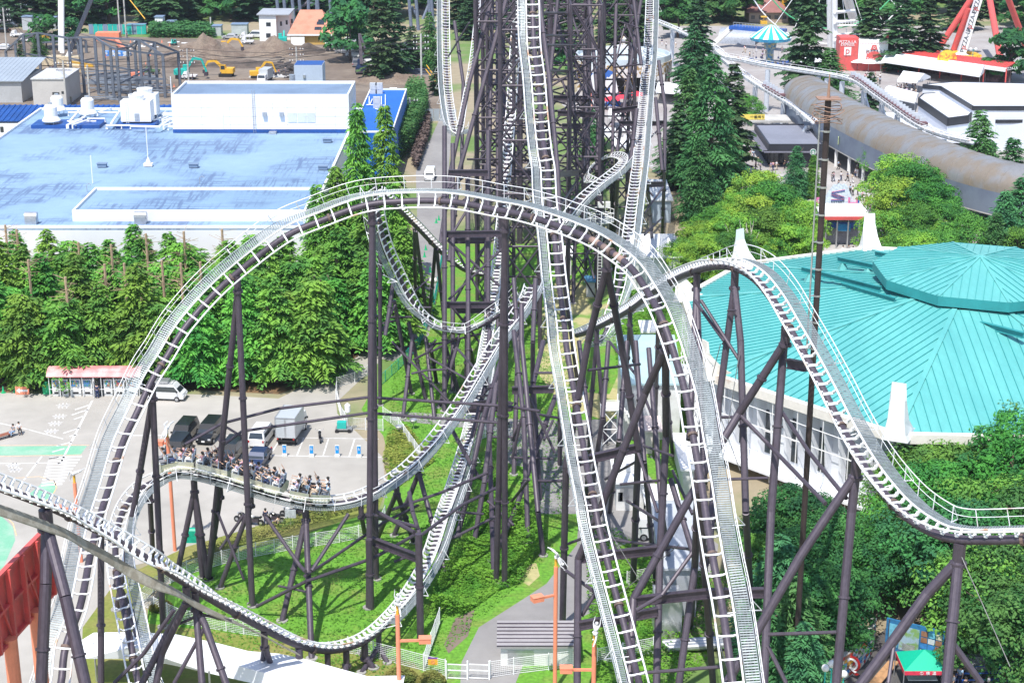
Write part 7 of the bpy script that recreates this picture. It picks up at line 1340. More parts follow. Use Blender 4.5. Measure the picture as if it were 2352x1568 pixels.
for i, (u0, u1, l) in enumerate(((119,140,'leftmost white vending machine'),(141,159,'narrow white vending machine second from left'),(160,188,'wide white vending machine third from left'),(189,214,'white vending machine with blue display'),(238,260,'white vending machine right of the attendant'),(262,288,'wide white vending machine with coloured cans'),(290,318,'white vending machine at the right end'))):
    p, q_ = G(u0+1,911), G(u1-1,911); w_ = q_.x-p.x; cx_ = (p.x+q_.x)/2; T = thing('vending_machine', l+' in the shelter', 'vending machine', (cx_, y0+.5, 0), 'vending machines in the red roofed shelter')
    obj('cabinet', MB().box((cx_, y0+.55, 1.0), (w_-.06, .8, 1.95)), CAB, T); obj('display', MB().box((cx_, y0+.14, 1.5), (w_-.3, .04, .75)), mat('display_dark', (.16,.24,.3), .2), T)
    for r_ in range(3):
        nk = int((w_-.35)/.13)
        for k in range(nk): obj('drink_can', MB().cyl((cx_-(w_-.35)/2+.065+k*.13, y0+.09, 1.22+r_*.23), .045, .15, 6), SR.choice(vcm) if i != 3 else vcm[3 if SR.random() < .6 else 1], T)
    obj('coin_panel', MB().box((cx_+w_*.25, y0+.13, .95), (.2,.05,.22)), CHROME, T); obj('pickup_slot', MB().box((cx_, y0+.13, .42), (w_*.5,.05,.2)), BLACK, T)
p = G(228,911); T = thing('vending_machine', 'open vending machine being refilled by the attendant', 'vending machine', p, 'vending machines in the red roofed shelter'); obj('cabinet', MB().box((p.x+.3, y0+.6, 1.0), (.8,.7,1.95)), mat('dark_interior2', (.04,.05,.06), .8), T); obj('door', MB().box((p.x-.45, y0-.1, 1.0), (.08,.8,1.95)), CAB, T)
p = G(110,903); tag(obj('waste_bin', MB().box(p+V((0,0,.6)), (.9,.7,1.2)).cyl(p+V((0,0,1.2)), .4, .25, 12, .2), GREENP, org=p), 'green waste bin left of the vending shelter', 'bin')
p = G(440,1330) if 0 else G(439,1190+0); 
p = G(441,1243); tag(obj('waste_bin', MB().box(p+V((0,0,.5)), (1.0,.7,1.0)).tube([p+V((-.5,0,1.0)), p+V((.5,0,1.0))], .35, 10), mat('teal_bin', (.0,.35,.22), .5), org=p), 'teal waste bin on the kerb below the train', 'bin')
for (u, v, l) in ((8,902,'green cone at the far left of the parking lot'),(35,900,'green cone beside the orange arrow board'),(1002,512,'green cone on the road left of the front tower'),(1008,506,'green cone second up the road beside the tower'),(988,625,'green cone beside the globe lamp on the road'),(1043,481,'green cone behind the arch crest'),(978,574,'green cone by the teal fence upper'),(975,590,'green cone by the teal fence lower'),(1947,454,'left green cone on the plaza'),(1954,459,'middle green cone on the plaza'),(1975,456,'right green cone on the plaza')):
    p = G(u, v); tag(obj('traffic_cone', MB().lathe(p, [(.28,0),(.28,.05),(.17,.08),(.03,.8),(0,.8)], 10), GREENP, org=p), l, 'traffic cone')
t = thing('arrow_board', 'orange board with a white arrow pointing left', 'sign', G(52,906)); p = G(52,906); obj('panel', MB().box(p+V((0,0,.5)), (1.5,.15,.9)), ORANGE, t); c = p+V((0,-.09,.5)); obj('arrow', MB().add([c+V((-.65,0,0)), c+V((-.25,0,-.3)), c+V((-.25,0,.3)), c+V((-.25,0,-.12)), c+V((.6,0,-.12)), c+V((.6,0,.12)), c+V((-.25,0,.12))], [(0,1,2),(3,4,5,6)]), WALLW, t)
t = thing('long_bench', 'low brown slatted bench running in from the left edge', 'bench', G(0,1010)); a, b = G(-60,1028), G(30,1002); 
for o_ in (0,.5): obj('seat_board', MB().beam(a+V((0,o_,.42)), b+V((0,o_,.42)), .32, .07), mat('bench_brown', (.28,.10,.06), .7), t)
for f in (.3,.6,.9): obj('bench_support', MB().box(a.lerp(b, f)+V((0,.25,.2)), (.12,.7,.4)), STEEL, t)
MK = mat('worn_white_marking', (.66,.65,.64), .8, 0, .05, 1.2, col2=(.42,.41,.40), mix=(.5,.72), det=7); MG = mat('faded_green_marking', (.18,.42,.28), .85, 0, .05, .5, col2=(.27,.44,.33)); MO = mat('orange_marking', (.72,.50,.28), .8)
def mark(name, lines, m_, w_=.13, z=.02):
    mb = MB()
    for ln in lines:
        P = [G(u, v) for u, v in ln]
        for a, b in zip(P, P[1:]): d = (b-a).normalized(); s = V((-d.y, d.x, 0))*w_/2; zz = V((0,0,z)); mb.quad(a-s+zz, b-s+zz, b+s+zz, a+s+zz)
    o = obj(name, mb, m_); o['kind'] = 'structure'
mark('road_marking', [[(212,920),(140,1062),(132,1065)],[(205,930),(172,941)],[(203,940),(165,953)],[(193,955),(170,963)],[(185,982),(145,995)],[(178,998),(160,1002)],[(165,1015),(130,1024)],[(148,1030),(120,1038)],[(135,1050),(112,1053)]], MK, .22)
mark('road_marking', [[(96,1048),(55,1102)],[(0,1064),(130,1063)],[(0,972),(60,985),(145,1008)],[(290,1000),(590,1000)]], MK, .16)
mark('road_marking', [[(112+i*-2,1052+i*7),(188-i*5,1048+i*7)] for i in range(10)], MK, .42)
mark('road_marking', [[(680,1005),(870,1008)],[(500,1044),(876,1050)],[(698,1005),(682,1046)],[(755,1006),(742,1047)],[(815,1007),(802,1048)],[(645,1006),(620,1045)],[(588+40,1005),(588-10,1045)]], MK, .13)
for (u, v) in ((145,931),(137,956),(127,972),(118,990),(30,1068),(35,1078)):
    mark('road_marking', [[(u-17,v),(u+17,v-2)],[(u-14,v+3),(u+14,v+1)],[(u-8,v-4),(u-10,v+6)],[(u+8,v-5),(u+8,v+6)],[(u,v-5),(u-2,v+6)]], MK, .12)
sheet('road_marking', UG((-60,1025),(200,1024),(185,1044),(-60,1046)), MG, .018); sheet('road_marking', UG((85,1120),(100,1106),(128,1110),(126,1130),(108,1148),(72,1160),(60,1140)), MG, .018); sheet('road_marking', UG((-60,1200),(0,1182),(30,1210),(35,1240),(0,1320),(-60,1320)), MG, .018)
mark('road_marking', [[(0,1023),(205,1022)],[(0,1048),(188,1044)],[(30,1098),(90,1094),(125,1105),(130,1120),(118,1142),(95,1155)],[(5,1176),(30,1202),(38,1230)]], MO, .1)
for i, (u, v, l) in enumerate(((589,1058,'leftmost blue wheelchair parking sign beside the dark cars'),(654,1047,'blue wheelchair parking sign in front of the box truck'),(716,1048,'blue wheelchair parking sign in front of the black motorbike'),(775,1048,'blue wheelchair parking sign in the third empty bay'),(825,1049,'rightmost blue wheelchair parking sign near the tall column'))):
    p = G(u, v); T = thing('parking_sign', l, 'sign', p); obj('sign_body', MB().box(p+V((0,0,.65)), (.42,.14,1.15)).box(p+V((0,0,.1)), (.5,.45,.2)), CAB, T); f = obj('sign_face', MB().box(p+V((0,-.085,.78)), (.34,.03,.8)), mat('sign_blue', (.0,.28,.70), .5), T)
    c = p+V((0,-.115,.92)); wc_ = MB().ball(c+V((-.03,0,.1)), .035, 6, (1,.3,1)); wc_.tube([c+V((-.03,0,.05)), c+V((-.03,0,-.04)), c+V((.06,0,-.05)), c+V((.09,0,-.13))], .018, 4); wc_.tube([c+V((.09*math.cos(k), 0, -.08+.09*math.sin(k))) for k in (2.2,3,3.8,4.6,5.4,6.0)], .015, 4); obj('wheelchair_symbol', wc_, WALLW, f)
t = thing('light_trailer', 'green generator trailer with a white balloon lamp mast', 'trailer', G(790,990)); p = G(790,990); obj('generator', MB().box(p+V((-.2,0,.75)), (.95,.7,.65)), TEAL, t); obj('chassis', MB().box(p+V((0,0,.35)), (1.7,.9,.1)), CHROME, t); obj('mast', MB().rod(p+V((.45,0,.35)), p+V((.45,0,2.2)), .05, 6), CHROME, t); obj('lamp_balloon', MB().lathe(p+V((.45,0,2.0)), [(.1,0),(.3,.2),(.3,.9),(.1,1.1),(0,1.1)], 12), WALLW, t)
for (dx, dy) in ((-.7,-.5),(.6,-.5),(.6,.5),(-.7,.5)): obj('wheel', MB().tube([p+V((dx,dy-.08,.2)), p+V((dx,dy+.08,.2))], .2, 10), BLACK, t)
# fences
def fence(label, pts, h=1.3, m_=WALLW, post=2.0, wires=9, name='mesh_fence', vw=.16):
    P = [G(*p) if len(p) == 2 else G(*p[:2])+V((0,0,p[2])) for p in pts]; t = thing(name, label, 'fence', P[0])
    for a, b in zip(P, P[1:]):
        L = (b-a).length; n = max(1, round(L/post)); w_ = MB()
        for k in range(wires): z = V((0,0,.08+(h-.1)*k/(wires-1))); w_.rod(a+z, b+z, .013 if 0 < k < wires-1 else .022, 4)
        for k in range(int(L/vw)): q_ = a.lerp(b, k*vw/L); w_.rod(q_+V((0,0,.05)), q_+V((0,0,h)), .007, 3)
        obj('mesh_panel', w_, m_, t)
        for k in range(n+1 if b is P[-1] else n): q_ = a.lerp(b, k/n); obj('post', MB().rod(q_, q_+V((0,0,h+.08)), .045, 6), m_, t)
    return t
fence('white mesh fence along the top of the bright green field', [(325,1388),(352,1360),(430,1320),(510,1296),(588,1278),(673,1262),(780,1246),(868,1228),(885,1190)]); fence('white mesh fence curving below the green field', [(325,1390),(416,1432),(520,1450),(600,1462)]); fence('white mesh fence at the bottom behind the orange statue post', [(800,1500),(858,1510),(973,1540),(1023,1552)], 1.4)
fence('white mesh fence climbing away from the smoking sign', [(975,1536),(990,1490),(1010,1432)], 1.4); fence('white mesh fence in front of the white shed', [(1126,1556),(1180,1548),(1260,1538),(1330,1528)], 1.4); fence('white mesh fence beside the boiler pipes', [(1372,1526),(1430,1514),(1500,1500)], 1.4); fence('white railing fence along the bend of the road', [(772,922),(774,890),(815,878),(845,862)], 1.2, wires=7); fence('white mesh fence beside the empty bays', [(775,925),(783,958),(800,985),(880,990)], 1.3)
fence('pale mesh fence on the bank right of the tall column', [(880,960),(915,985),(940,1020),(965,1055)], 1.3); fence('low white mesh fence on the grass under the steep track', [(1180,1010),(1115,1005),(1060,1030)], 1.2); fence('white mesh fence on the grass beside the arch leg', [(1378,795),(1420,792),(1480,800)], 1.2, wires=7); fence('teal mesh fence along the grey road', [(870,890),(915,850),(960,800),(985,740),(1000,690),(1015,600)], 1.3, TEAL, wires=6); fence('white railing beside the station under the arch', [(1330,790),(1370,745),(1420,700)], 1.3, wires=5); fence('white mesh fence beside the small shelter', [(1440,1345),(1490,1335),(1640,1322)], 1.3)
t = thing('double_gate', 'white double mesh gate closing the path at the bottom', 'gate', G(1075,1556))
for i in range(2):
    a, b = G(1028+i*47,1558-i*0), G(1074+i*47,1560); w_ = MB()
    for z in (.1,.75,1.25): w_.beam(a+V((0,0,z)), b+V((0,0,z)), .06, .07)
    for k in range(18): q_ = a.lerp(b, k/17); w_.rod(q_+V((0,0,.1)), q_+V((0,0,1.25)), .012, 4)
    obj('gate_leaf', w_, WALLW, t)
for u in (1025,1074,1124): p = G(u,1560); obj('gate_post', MB().rod(p, p+V((0,0,1.6)), .07, 8), WALLW, t)
t = thing('smoking_sign', 'yellow and purple no smoking plate on the white fence', 'sign', G(995,1545)); p = G(995,1546)+V((0,-.1,1.05)); obj('plate', MB().box(p, (.75,.03,.5)), YELLOW, t); obj('header', MB().box(p+V((0,0,.32)), (.75,.03,.14)), mat('purple', (.2,.08,.35), .5), t); obj('symbol', MB().tube([p+V((.15*math.cos(k), -.03, .15*math.sin(k))) for k in [i*.52 for i in range(12)]], .02, 4, closed=True).rod(p+V((-.1,-.03,.1)), p+V((.1,-.03,-.1)), .02, 4), ORANGE, t)
# orange statue lamp posts
def statue_post(label, slab, p, zt, lamp=None, rx=0, ry=0, rzz=0, foot=True):
    T = thing('lamp_post', label, 'lamp post', (p.x, p.y, 0)); obj('pole', MB().rod((p.x,p.y,0), (p.x,p.y,zt), .16, 12), ORANGE, T); obj('yellow_stub', MB().rod((p.x,p.y,zt), (p.x,p.y,zt+.9), .11, 10), YELLOW, T)
    if lamp:
        dx, dy, zl = lamp; a = V((p.x,p.y,zl)); b = a+V((dx*.8,dy*.8,0)); obj('lamp_arm', MB().beam(a, b, .16, .16), ORANGE, T); l = obj('lamp_head', MB().box(b, (.85,.6,.32), math.atan2(dy,dx)), ORANGE, T); obj('lamp_lid', MB().box(b+V((0,0,.22)), (.9,.65,.05), math.atan2(dy,dx)), ORANGE, l)
    M = Matrix.Translation((p.x+.05, p.y-.15, zt+.9)) @ Matrix.Rotation(rzz, 4, 'Z') @ Matrix.Rotation(rx, 4, 'X') @ Matrix.Rotation(ry, 4, 'Y') @ Matrix.Scale(1.05, 4) @ Matrix.Translation((0,0,-.9))
    person(None, slab, 'acro', 0, M=M, white=mat('statue_white', (.66,.67,.7), .5, 0, .05, 3))
pt_ = D(1277,1300,125); statue_post('orange lamp post with arm to the left in the bottom centre', 'white acrobat statue doing a handstand on the bottom centre post', V((pt_.x,pt_.y,0)), pt_.z, (-1.7,-.8,pt_.z-2.3), math.pi*.82, .3, .8)
pt_ = D(913,1410,122); statue_post('orange lamp post with arm to the right beside the white fence', 'white acrobat statue stretching up beside the low white track', V((pt_.x,pt_.y,0)), pt_.z, (2.4,.1,pt_.z-2.1), .1, 0, .3)
pt_ = D(1365,1478,118); statue_post('orange lamp post with arm to the left at the foot of the steep track', 'white acrobat statue reaching up before the steep track', V((pt_.x,pt_.y,0)), pt_.z, (-2.4,0,pt_.z-2.0), -.1, .1, -.4)
f = G(402,1264); pt_ = up_at(f,1003); statue_post('orange lamp post rising in front of the black cars', 'white acrobat statue upside down above the black cars', f, pt_.z, (-1.0,.1,pt_.z-.6), math.pi*.75, .2, -.6)
f = G(187,1290); pt_ = up_at(f,1108); statue_post('orange lamp post left of the big arch leg', 'white acrobat statue leaning out over the parking lot', f, pt_.z, (-2.0,0,pt_.z-2.4), 1.1, 0, 1.2)
# red panel wall and white awning
t = thing('red_panel_wall', 'big red steel panel wall seen from behind at the lower left', 'panel wall', V((-30,90,0))); zt, zb = 20.0, 15.4
def_ = lambda u, v, z: D(u, v, (CAMH-z)/(SP+(v-CY)/FPX*CP))
a, b = def_(104,1207,zt), def_(-10,1322,zt); b = a+(b-a)*2.2; obj('panel', MB().beam(lift(a,(zt+zb)/2), lift(b,(zt+zb)/2), .12, zt-zb), RED, t); d = (b-a).normalized(); s = V((d.y,-d.x,0)); s = s if s.x > 0 else -s; L = (b-a).length
for z in (zt, zb, (zt+zb)/2): obj('rail', MB().beam(lift(a,z)+s*.2, lift(b,z)+s*.2, .3, .18), RED, t)
for k in range(int(L/2)): 
    p = a+d*(.3+k*2); obj('strut', MB().beam(lift(p,zb)+s*.35, lift(p,zt)+s*.35, .22, .3, s), RED, t)
    if k % 2: obj('diagonal', MB().beam(lift(p,zb)+s*.3, lift(p+d*2,zt)+s*.3, .12, .12), RED, t)
for k in (3.1, 6.8, 10.5): p = a+d*k+s*.3; obj('orange_post', MB().rod(lift(p,0), lift(p,zb+.3), .42, 14), ORANGE, t)
t = thing('white_awning', 'long white fabric awning roof along the bottom edge', 'awning', G(500,1540))
aw = [(186,1470,3),(215,1452,3.2),(310,1450,3.5),(405,1456,3.5),(500,1476,3.5),(570,1494,3.4),(640,1500,3.4),(700,1512,3.4),(775,1533,3.3),(845,1552,3.2),(930,1550,3),(925,1575,3),(860,1640,2.8),(700,1640,2.8),(588,1570,2.8),(480,1545,2.8),(380,1523,2.8),(290,1512,2.8),(195,1512,2.8)]
P = [G(u, v, z) for u, v, z in aw]; c = G(500,1515,3.9); mb = MB().add(P+[c, G(300,1485,3.9), G(740,1580,3.7)], []); n = len(P)
for k in range(n): mb.f.append((k, (k+1) % n, 20 if k in (0,1,2,16,17,15,18) else (21 if 6 <= k <= 13 else 19)))
mb.f += [(20,19,3),(20,15,19),(19,21,6),(19,14,21)]; mb.v = list(mb.v); obj('fabric', mb, TENT, t)
for (u, v) in ((215,1475),(480,1540),(700,1555),(860,1568)): p = G(u, v, 0); obj('mast', MB().rod(G(u, v, 3.3)*1, V((G(u,v,3.3).x, G(u,v,3.3).y, 0)), .08, 6), CHROME, t)
# tall pole with rusty hoops beside the second hill
t = thing('hoop_pole', 'very tall dark pole with rusty wire hoops at its top beside the second hill', 'pole', (20.9,112,0)); ft = V((20.9,112.5,0)); tp_ = up_at(ft, 226)
obj('pole', MB().rod(ft, tp_, .21, 12), mat('pole_brown', (.05,.035,.035), .6, .2, .1, 1), t); hp = mat('rusty_hoop', (.36,.22,.16), .7, .2)
for k in range(6): c = tp_-V((0,0,.45+k*.22)); r_ = 1.0-.1*(k % 2); obj('hoop', MB().tube([c+V((r_*math.cos(x)+.1*(k % 3-1), r_*math.sin(x), .12*math.sin(x*2+k))) for x in [i*.35 for i in range(18)]], .03, 5, closed=True), hp, t)
obj('top_plate', MB().box(tp_, (1.5,1.2,.08)).tube([tp_, tp_+V((0,0,1.6))], .12, 8, True, .03), hp, t); 
for k in range(9): c = tp_-V((0,0,2.2+k*1.9)); obj('clamp', MB().tube([c-V((0,0,.06)), c+V((0,0,.06))], .26, 10).box(c+V((-.32,0,0)), (.3,.1,.06)), CHROME, t)
obj('conduit', MB().rod(tp_+V((-.48,0,-1)), tp_+V((-.48,0,-19)), .06, 6), CHROME, t)
# round service basket on a column
t = thing('service_basket', 'round white basket platform with ladder on a column behind the arch', 'platform', G(1376,690)); f = G(1376,690); z1 = up_at(f,505).z; obj('column', MB().rod(f, V((f.x,f.y,z1+3)), .22, 10), STEEL, t); rl = MB()
for z in (z1, z1+.6, z1+1.2): rl.tube([V((f.x+1.9*math.cos(k), f.y+1.9*math.sin(k), z)) for k in [i*.35 for i in range(18)]], .05, 5, closed=True)
for i in range(16): k = i*.393; rl.rod((f.x+1.9*math.cos(k), f.y+1.9*math.sin(k), z1), (f.x+1.9*math.cos(k), f.y+1.9*math.sin(k), z1+1.2), .04, 4)
obj('railing', rl, WALLW, t); obj('deck', MB().cyl((f.x,f.y,z1-.1), 1.9, .1, 18), GRATE, t); obj('loudspeaker', MB().box((f.x,f.y-.4,z1+2.1), (.8,.6,.7)).box((f.x+.9,f.y-.3,z1+2.1), (.6,.6,.7)), CAB, t); ld = MB()
for x in (-.25,.25): ld.rod((f.x+x,f.y-.35,0), (f.x+x,f.y-.35,z1), .05, 4)
for k in range(int(z1/.4)): ld.rod((f.x-.25,f.y-.35,k*.4), (f.x+.25,f.y-.35,k*.4), .03, 4)
obj('ladder', ld, WALLW, t)
# lower right corner
t = thing('mural_wall', 'curved low wall covered with colourful snack pictures and a white letter Q', 'wall', G(1930,1545)); mp = [G(u, v) for u, v in ((1830,1610),(1870,1590),(1910,1572),(1945,1552),(1975,1528),(1995,1500),(2003,1470))]; mr = random.Random(4)
SP_ = spline([[*p] for p in mp], .38); obj('wall_body', sweep([(-.2,0),(-.2,2.1),(.2,2.1),(.2,0)], [p for p in SP_]), CONC, t); pics = [mat('mural_'+n_, c_, .6) for n_, c_ in (('red',(.6,.06,.05)),('blue',(.05,.25,.6)),('pale',(.65,.68,.7)),('orange',(.75,.38,.06)),('brown',(.3,.14,.08)),('cyan',(.15,.45,.6)),('cream',(.7,.62,.45)),('white',(.75,.75,.75)))]
for i in range(len(SP_)-1):
    a, b = V(SP_[i][:3]), V(SP_[i+1][:3]); dd_ = (b-a).normalized(); o_ = V((dd_.y,-dd_.x,0)); o_ = o_ if o_.y < 0 else -o_
    for k in range(6): z = .15+k*.33; obj('picture', MB().beam(a+o_*.24+V((0,0,z+.14)), b+o_*.24-dd_*.03+V((0,0,z+.14)), .04, .27*mr.uniform(.7,1)), mr.choice(pics), t, kind=None)
qp = G(1950,1550)+V((.1,-.45,1.2)); text('letter', 'Q', qp, 1.8, mat('letter_red', (.6,.03,.03), .5), t, rz=-.7, ext=.04); text('letter', 'Q', qp+V((-.05,-.08,0)), 1.3, WALLW, t, rz=-.7, ext=.03)
t = thing('photo_board', 'large blue framed photo board under the dark trees', 'board', G(2100,1530)); a, b = G(2030,1515,0), G(2162,1548,0); dd_ = (b-a); L = dd_.length; dd_ /= L; o_ = V((dd_.y,-dd_.x,0)); zc = 2.3; obj('frame', MB().beam(a+V((0,0,zc)), b+V((0,0,zc)), .15, 2.7), mat('board_frame_blue', (.03,.16,.34), .5), t)
def pic(f0, f1, z0, z1, m_): obj('picture', MB().beam(a+dd_*L*f0+o_*.1+V((0,0,(z0+z1)/2)), a+dd_*L*f1+o_*.1+V((0,0,(z0+z1)/2)), .03, z1-z0), m_, t)
pic(.06,.22,1.4,3.3,pics[5]); pic(.24,.58,1.3,3.3,mat('picture_sky', (.3,.42,.5), .5, 0, .1, 1.2, col2=(.2,.34,.12), mix=(.45,.55))); pic(.3,.52,1.35,1.9,pics[2])
for i in range(3):
    for k in range(4): pic(.61+i*.125,.72+i*.125,1.3+k*.52,1.72+k*.52,mr.choice([pics[5],pics[4],pics[6],pics[1],pics[2]]))
for f in (.05,.95): p = a+dd_*L*f; obj('post', MB().rod(p, p+V((0,0,3.6)), .09, 8), STEEL, t)
t = thing('green_gazebo', 'green pop up gazebo with red and white lettered valance', 'gazebo', G(2115,1600)); c = G(2116,1575,0); h = 2.1; R4 = [c+V((-1.75,-1.5,0)), c+V((1.75,-1.5,0)), c+V((1.75,1.5,0)), c+V((-1.75,1.5,0))]; P4 = [lift(p, h) for p in R4]; ap_ = lift(c, h+1.0)
obj('canopy', MB().add(P4+[ap_], [(0,1,4),(1,2,4),(2,3,4),(3,0,4)]), mat('gazebo_green', (.0,.40,.24), .6, 0, .03, .6), t)
for k in range(4): obj('pole', MB().rod(R4[k], P4[k], .04, 6), CHROME, t); obj('valance', MB().beam(P4[k]-V((0,0,.15)), P4[(k+1) % 4]-V((0,0,.15)), .03, .32), mat('valance_red', (.65,.04,.08), .6), t)
text('lettering', '①  検  温', P4[0].lerp(P4[1],.5)+V((0,-.06,-.15)), .3, WALLW, t); obj('table', MB().box(c+V((0,0,.7)), (2.2,.7,.06)), CAB, t)
for i, (u, v, l) in enumerate(((1896,1533,'white globe lamp left of the pair above the mural wall'),(1911,1524,'white globe lamp behind the left one above the mural wall'),(1938,1547,'white globe lamp right of the thick column'))):
    g = D(u, v, 118); T = thing('globe_lamp', l, 'lamp', (g.x,g.y,0)); obj('globe', MB().ball(g, .28, 14), mat('globe_white', (.75,.75,.74), .3), T, smooth=True); obj('lamp_pole', MB().rod((g.x,g.y,0), g-V((0,0,.25)), .05, 6), TEAL, T)
for (u, v, l) in ((996,644,'white globe of the double lamp beside the road, upper'),(2022,98,'double globe lamp beside the red kiosk'),(2093,104,'double globe lamp left of the pendulum station'),(2232,114,'double globe lamp behind the pendulum station'),(2340,126,'double globe lamp at the right edge')):
    f = G(u, v+42 if u > 1100 else v+70); g = up_at(f, v); T = thing('globe_lamp', l, 'lamp', f); obj('lamp_pole', MB().rod(f, g, .08, 6), TEAL, T)
    for dx in (-.6,.6): obj('globe', MB().ball(g+V((dx*(1 if u > 1100 else .4),0,0)), .42 if u > 1100 else .35, 10), MATS['globe_white'], T)
t = thing('wooden_bench', 'long tan wooden bench in the lower right corner', 'bench', G(2020,1560)); a, b = G(1985,1600), G(2045,1530); 
for o__ in (0,.45): obj('seat_board', MB().beam(a+V((o__,0,.45)), b+V((o__,0,.45)), .4, .07), mat('bench_tan', (.45,.25,.12), .7), t)
for f in (.15,.5,.85): obj('bench_leg', MB().box(a.lerp(b,f)+V((.2,0,.22)), (.7,.12,.44)), STEEL, t)
p = G(2140,1530); tag(obj('green_machine', MB().lathe(p, [(.5,0),(.5,1.4),(.4,1.7),(0,1.75)], 12), GREENP, org=p), 'rounded green machine behind the gazebo', 'bin')
t = thing('queue_rails', 'blue queue rails in the lower right corner', 'railing', G(2300,1580))
for j in range(4):
    a, b = G(2180+j*14,1560+j*14), G(2352,1550+j*20)
    for z in (.5,1.0): obj('rail', MB().rod(a+V((0,0,z)), b+V((0,0,z)), .035, 5), BLUEP, t)
    for k in range(4): q_ = a.lerp(b,k/3); obj('post', MB().rod(q_, q_+V((0,0,1.05)), .04, 5), BLUEP, t)
p = G(2238,1540); rk_ = MB().ball(p+V((0,0,.6)), 1.0, 10, (1.1,.8,.9)); rk_.v = [(x+.12*mnoise.noise(V((x,y,z))*2), y, z+.15*mnoise.noise(V((y,x,z))*2)) for x,y,z in rk_.v]; tag(obj('boulder', rk_, mat('grey_rock', (.28,.3,.32), .9, 0, .15, 2), org=p), 'grey pointed boulder beside the dark road', 'rock')
# far white coaster at the right
def FZ(L, z): return [(u, v, DZ(u, v, z), (0,.05,1)) for u, v in L]
FWS = mat('white_blue_steel', (.58,.62,.68), .5, .1, .04, .5)
TA, FA = track('white family coaster curving past the covered gallery', FZ([(1500,48),(1530,60),(1580,82),(1640,112),(1666,133),(1700,140),(1764,153),(1830,163),(1900,174),(1939,181),(1975,194),(2014,222),(2060,255),(2110,290),(2150,308),(2200,322),(2240,330)], 9), 1.5, .3, .5, 1.5, walk=1, spine_m=FWS, flange=0, ww=.5, rail_r=.12)
TB, FB = track('lower white coaster track passing behind the tall conifers', FZ([(1640,118),(1690,160),(1740,196),(1790,226),(1830,250),(1870,285)], 6), 1.5, .3, .5, 1.5, walk=1, spine_m=FWS, flange=0, ww=.5, rail_r=.12)
for T_, u, v, z in ((TA,1545,64,9),(TA,1600,92,9),(TA,1764,155,9),(TA,1856,168,9),(TA,1880,171,9),(TA,1900,175,9),(TA,1935,182,9),(TA,1985,202,9),(TA,2026,232,9),(TA,2062,258,9),(TA,2112,290,9),(TA,2138,304,9),(TA,2168,314,9),(TB,1735,194,6),(TB,1800,232,6)):
    p = G(u, v, z); obj('support_column', MB().rod((p.x,p.y,0), (p.x,p.y,z-.5), .5, 12), FWS, T_)
    if u > 1950: obj('brace', MB().rod((p.x,p.y,z-.8), (p.x+2.5,p.y-2.5,0), .25, 8), FWS, T_)
for FF, uu, vv, z, nn, l in ((FA,1960,188,9,24,'long empty train of small cars climbing the far white coaster'),(FB,1760,208,6,6,'short train of small cars on the lower far white track')):
    T_ = thing('coaster_train', l, 'coaster train', G(uu, vv)); c = G(uu, vv, z); i0 = min(range(len(FF)), key=lambda i: (FF[i][0]-c).length)
    for k in range(nn):
        if i0+k*4 >= len(FF): break
        f = FF[i0+k*4]; p = f[0]+f[3]*.7; X, Y, Z = f[2], f[1], f[3]; b = MB(); vs = [p+X*x*.6+Y*y*.75+Z*zz for x, y, zz in ((-1,-1,0),(1,-1,0),(1,1,0),(-1,1,0),(-1,-1,.5),(1,-1,.5),(1,1,.4),(-1,1,.4))]; b.add(vs, [(0,3,2,1),(4,5,6,7),(0,1,5,4),(1,2,6,5),(2,3,7,6),(3,0,4,7)]); cr = obj('train_car', b, mat('car_dark_red', (.16,.08,.09), .5), T_)
        b = MB(); vs = [p+X*x*.5+Y*(-.3+y*.12)+Z*(.4+zz) for x, y, zz in ((-1,-1,0),(1,-1,0),(1,1,0),(-1,1,0),(-1,-1,.7),(1,-1,.7),(1,1,.7),(-1,1,.7))]; b.add(vs, [(0,3,2,1),(4,5,6,7),(0,1,5,4),(1,2,6,5),(2,3,7,6),(3,0,4,7)]); obj('seat', b, FWS, cr)
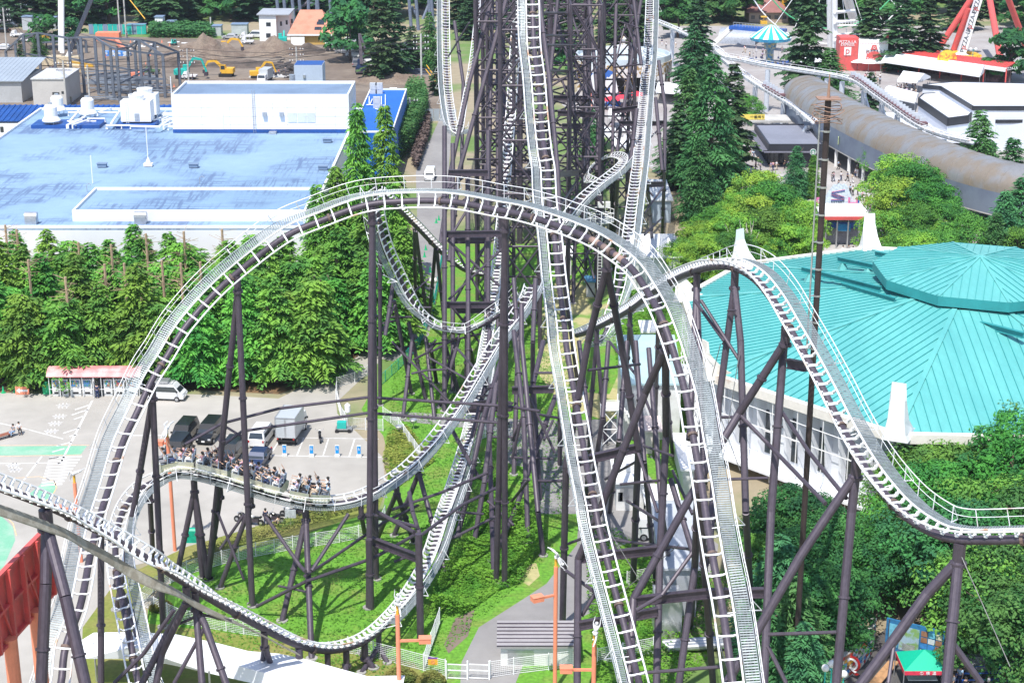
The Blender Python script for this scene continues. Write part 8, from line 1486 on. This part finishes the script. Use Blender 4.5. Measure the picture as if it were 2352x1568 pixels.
# flags and small bright things at the carousel
for i, (u, vb, vt, l) in enumerate(((1386,245,172,'left tall orange pole in front of the carousel'),(1395,240,165,'right tall orange pole in front of the carousel'),(1344,235,200,'orange pole at the left of the blue sail'),(1379,250,190,'short orange pole between the flags'))):
    f = G(u, vb); tag(obj('orange_pole', MB().rod(f, up_at(f, vt), .25, 8), ORANGE, org=f), l, 'pole')
t = thing('ship_sail', 'blue and white striped sail shape beside the carousel', 'sail', G(1365,245)); f = G(1360,245); obj('sail', MB().add([f, f+V((6,0,0)), f+V((4.5,.3,7)), f+V((-1,.3,9)), f+V((0,.25,0)), f+V((6,.25,0)), f+V((4.5,.55,7)), f+V((-1,.55,9))], [(0,1,2,3),(7,6,5,4),(0,4,5,1),(1,5,6,2),(2,6,7,3),(3,7,4,0)]), mat('sail_blue_white', (.7,.72,.75), .6, 0, .02, .35, col2=(.03,.12,.42), mix=(.5,.51)), t); obj('boom', MB().rod(f, f+V((-1,.2,9)), .15, 6), ORANGE, t)
for (u, v, l) in ((908,1105+0,'silver floodlight on the bank near the train track'),(917,1000,'silver floodlight on the grass left of the crossed columns'),(950,985,'silver floodlight on the grass in the middle'),(1052,945,'silver floodlight on a post under the tower'),(963,1095,'pair of floodlights on a post beside the white track')):
    f = G(u, v-80 if v < 1001 else v); f = G(u, v); tag(obj('floodlight', MB().lathe(f+V((0,0,.6)), [(.1,0),(.35,.2),(.42,.45),(.38,.5),(0,.35)], 12).rod(f, f+V((0,0,.7)), .05, 5), CHROME, org=f), l, 'floodlight')
# catch sheet under the front track
i1 = int(len(F3)*.80); cm = MB(); nn_ = 0
for f in F3[i1:]:
    c = f[0]-V((0,0,.75)); o_ = f[2]*(-1 if f[2].y > 0 else 1); cm.v += [tuple(c+o_*.5+V((0,0,.1))), tuple(c+o_*1.05-V((0,0,.1))), tuple(c+o_*1.05-V((0,0,.2))), tuple(c+o_*.5+V((0,0,.0)))]
k_ = len(cm.v)//4; cm.f = [(4*i+j, 4*i+(j+1) % 4, 4*i+4+(j+1) % 4, 4*i+4+j) for i in range(k_-1) for j in range(4)]
obj('catch_tray', cm, mat('weathered_tray', (.24,.215,.17), .8, 0, .12, 1.5, col2=(.33,.31,.26)), T3)
# ================================================================ thin summer haze round the whole scene
hz = MB().box((0, 700, 60), (3400, 1700, 126)); ho = obj('haze', hz, None); ho['kind'] = 'stuff'; ho['label'] = 'thin pale summer haze over the whole park'; ho['category'] = 'haze'
hm_ = bpy.data.materials.new('haze_air'); hm_.use_nodes = True; N = hm_.node_tree.nodes; N.remove(N['Principled BSDF']); pv = N.new('ShaderNodeVolumePrincipled'); pv.inputs['Color'].default_value = (.78, .86, 1, 1); pv.inputs['Density'].default_value = .00008; pv.inputs['Anisotropy'].default_value = .2
hm_.node_tree.links.new(pv.outputs[0], N['Material Output'].inputs['Volume']); ho.data.materials.clear(); ho.data.materials.append(hm_)
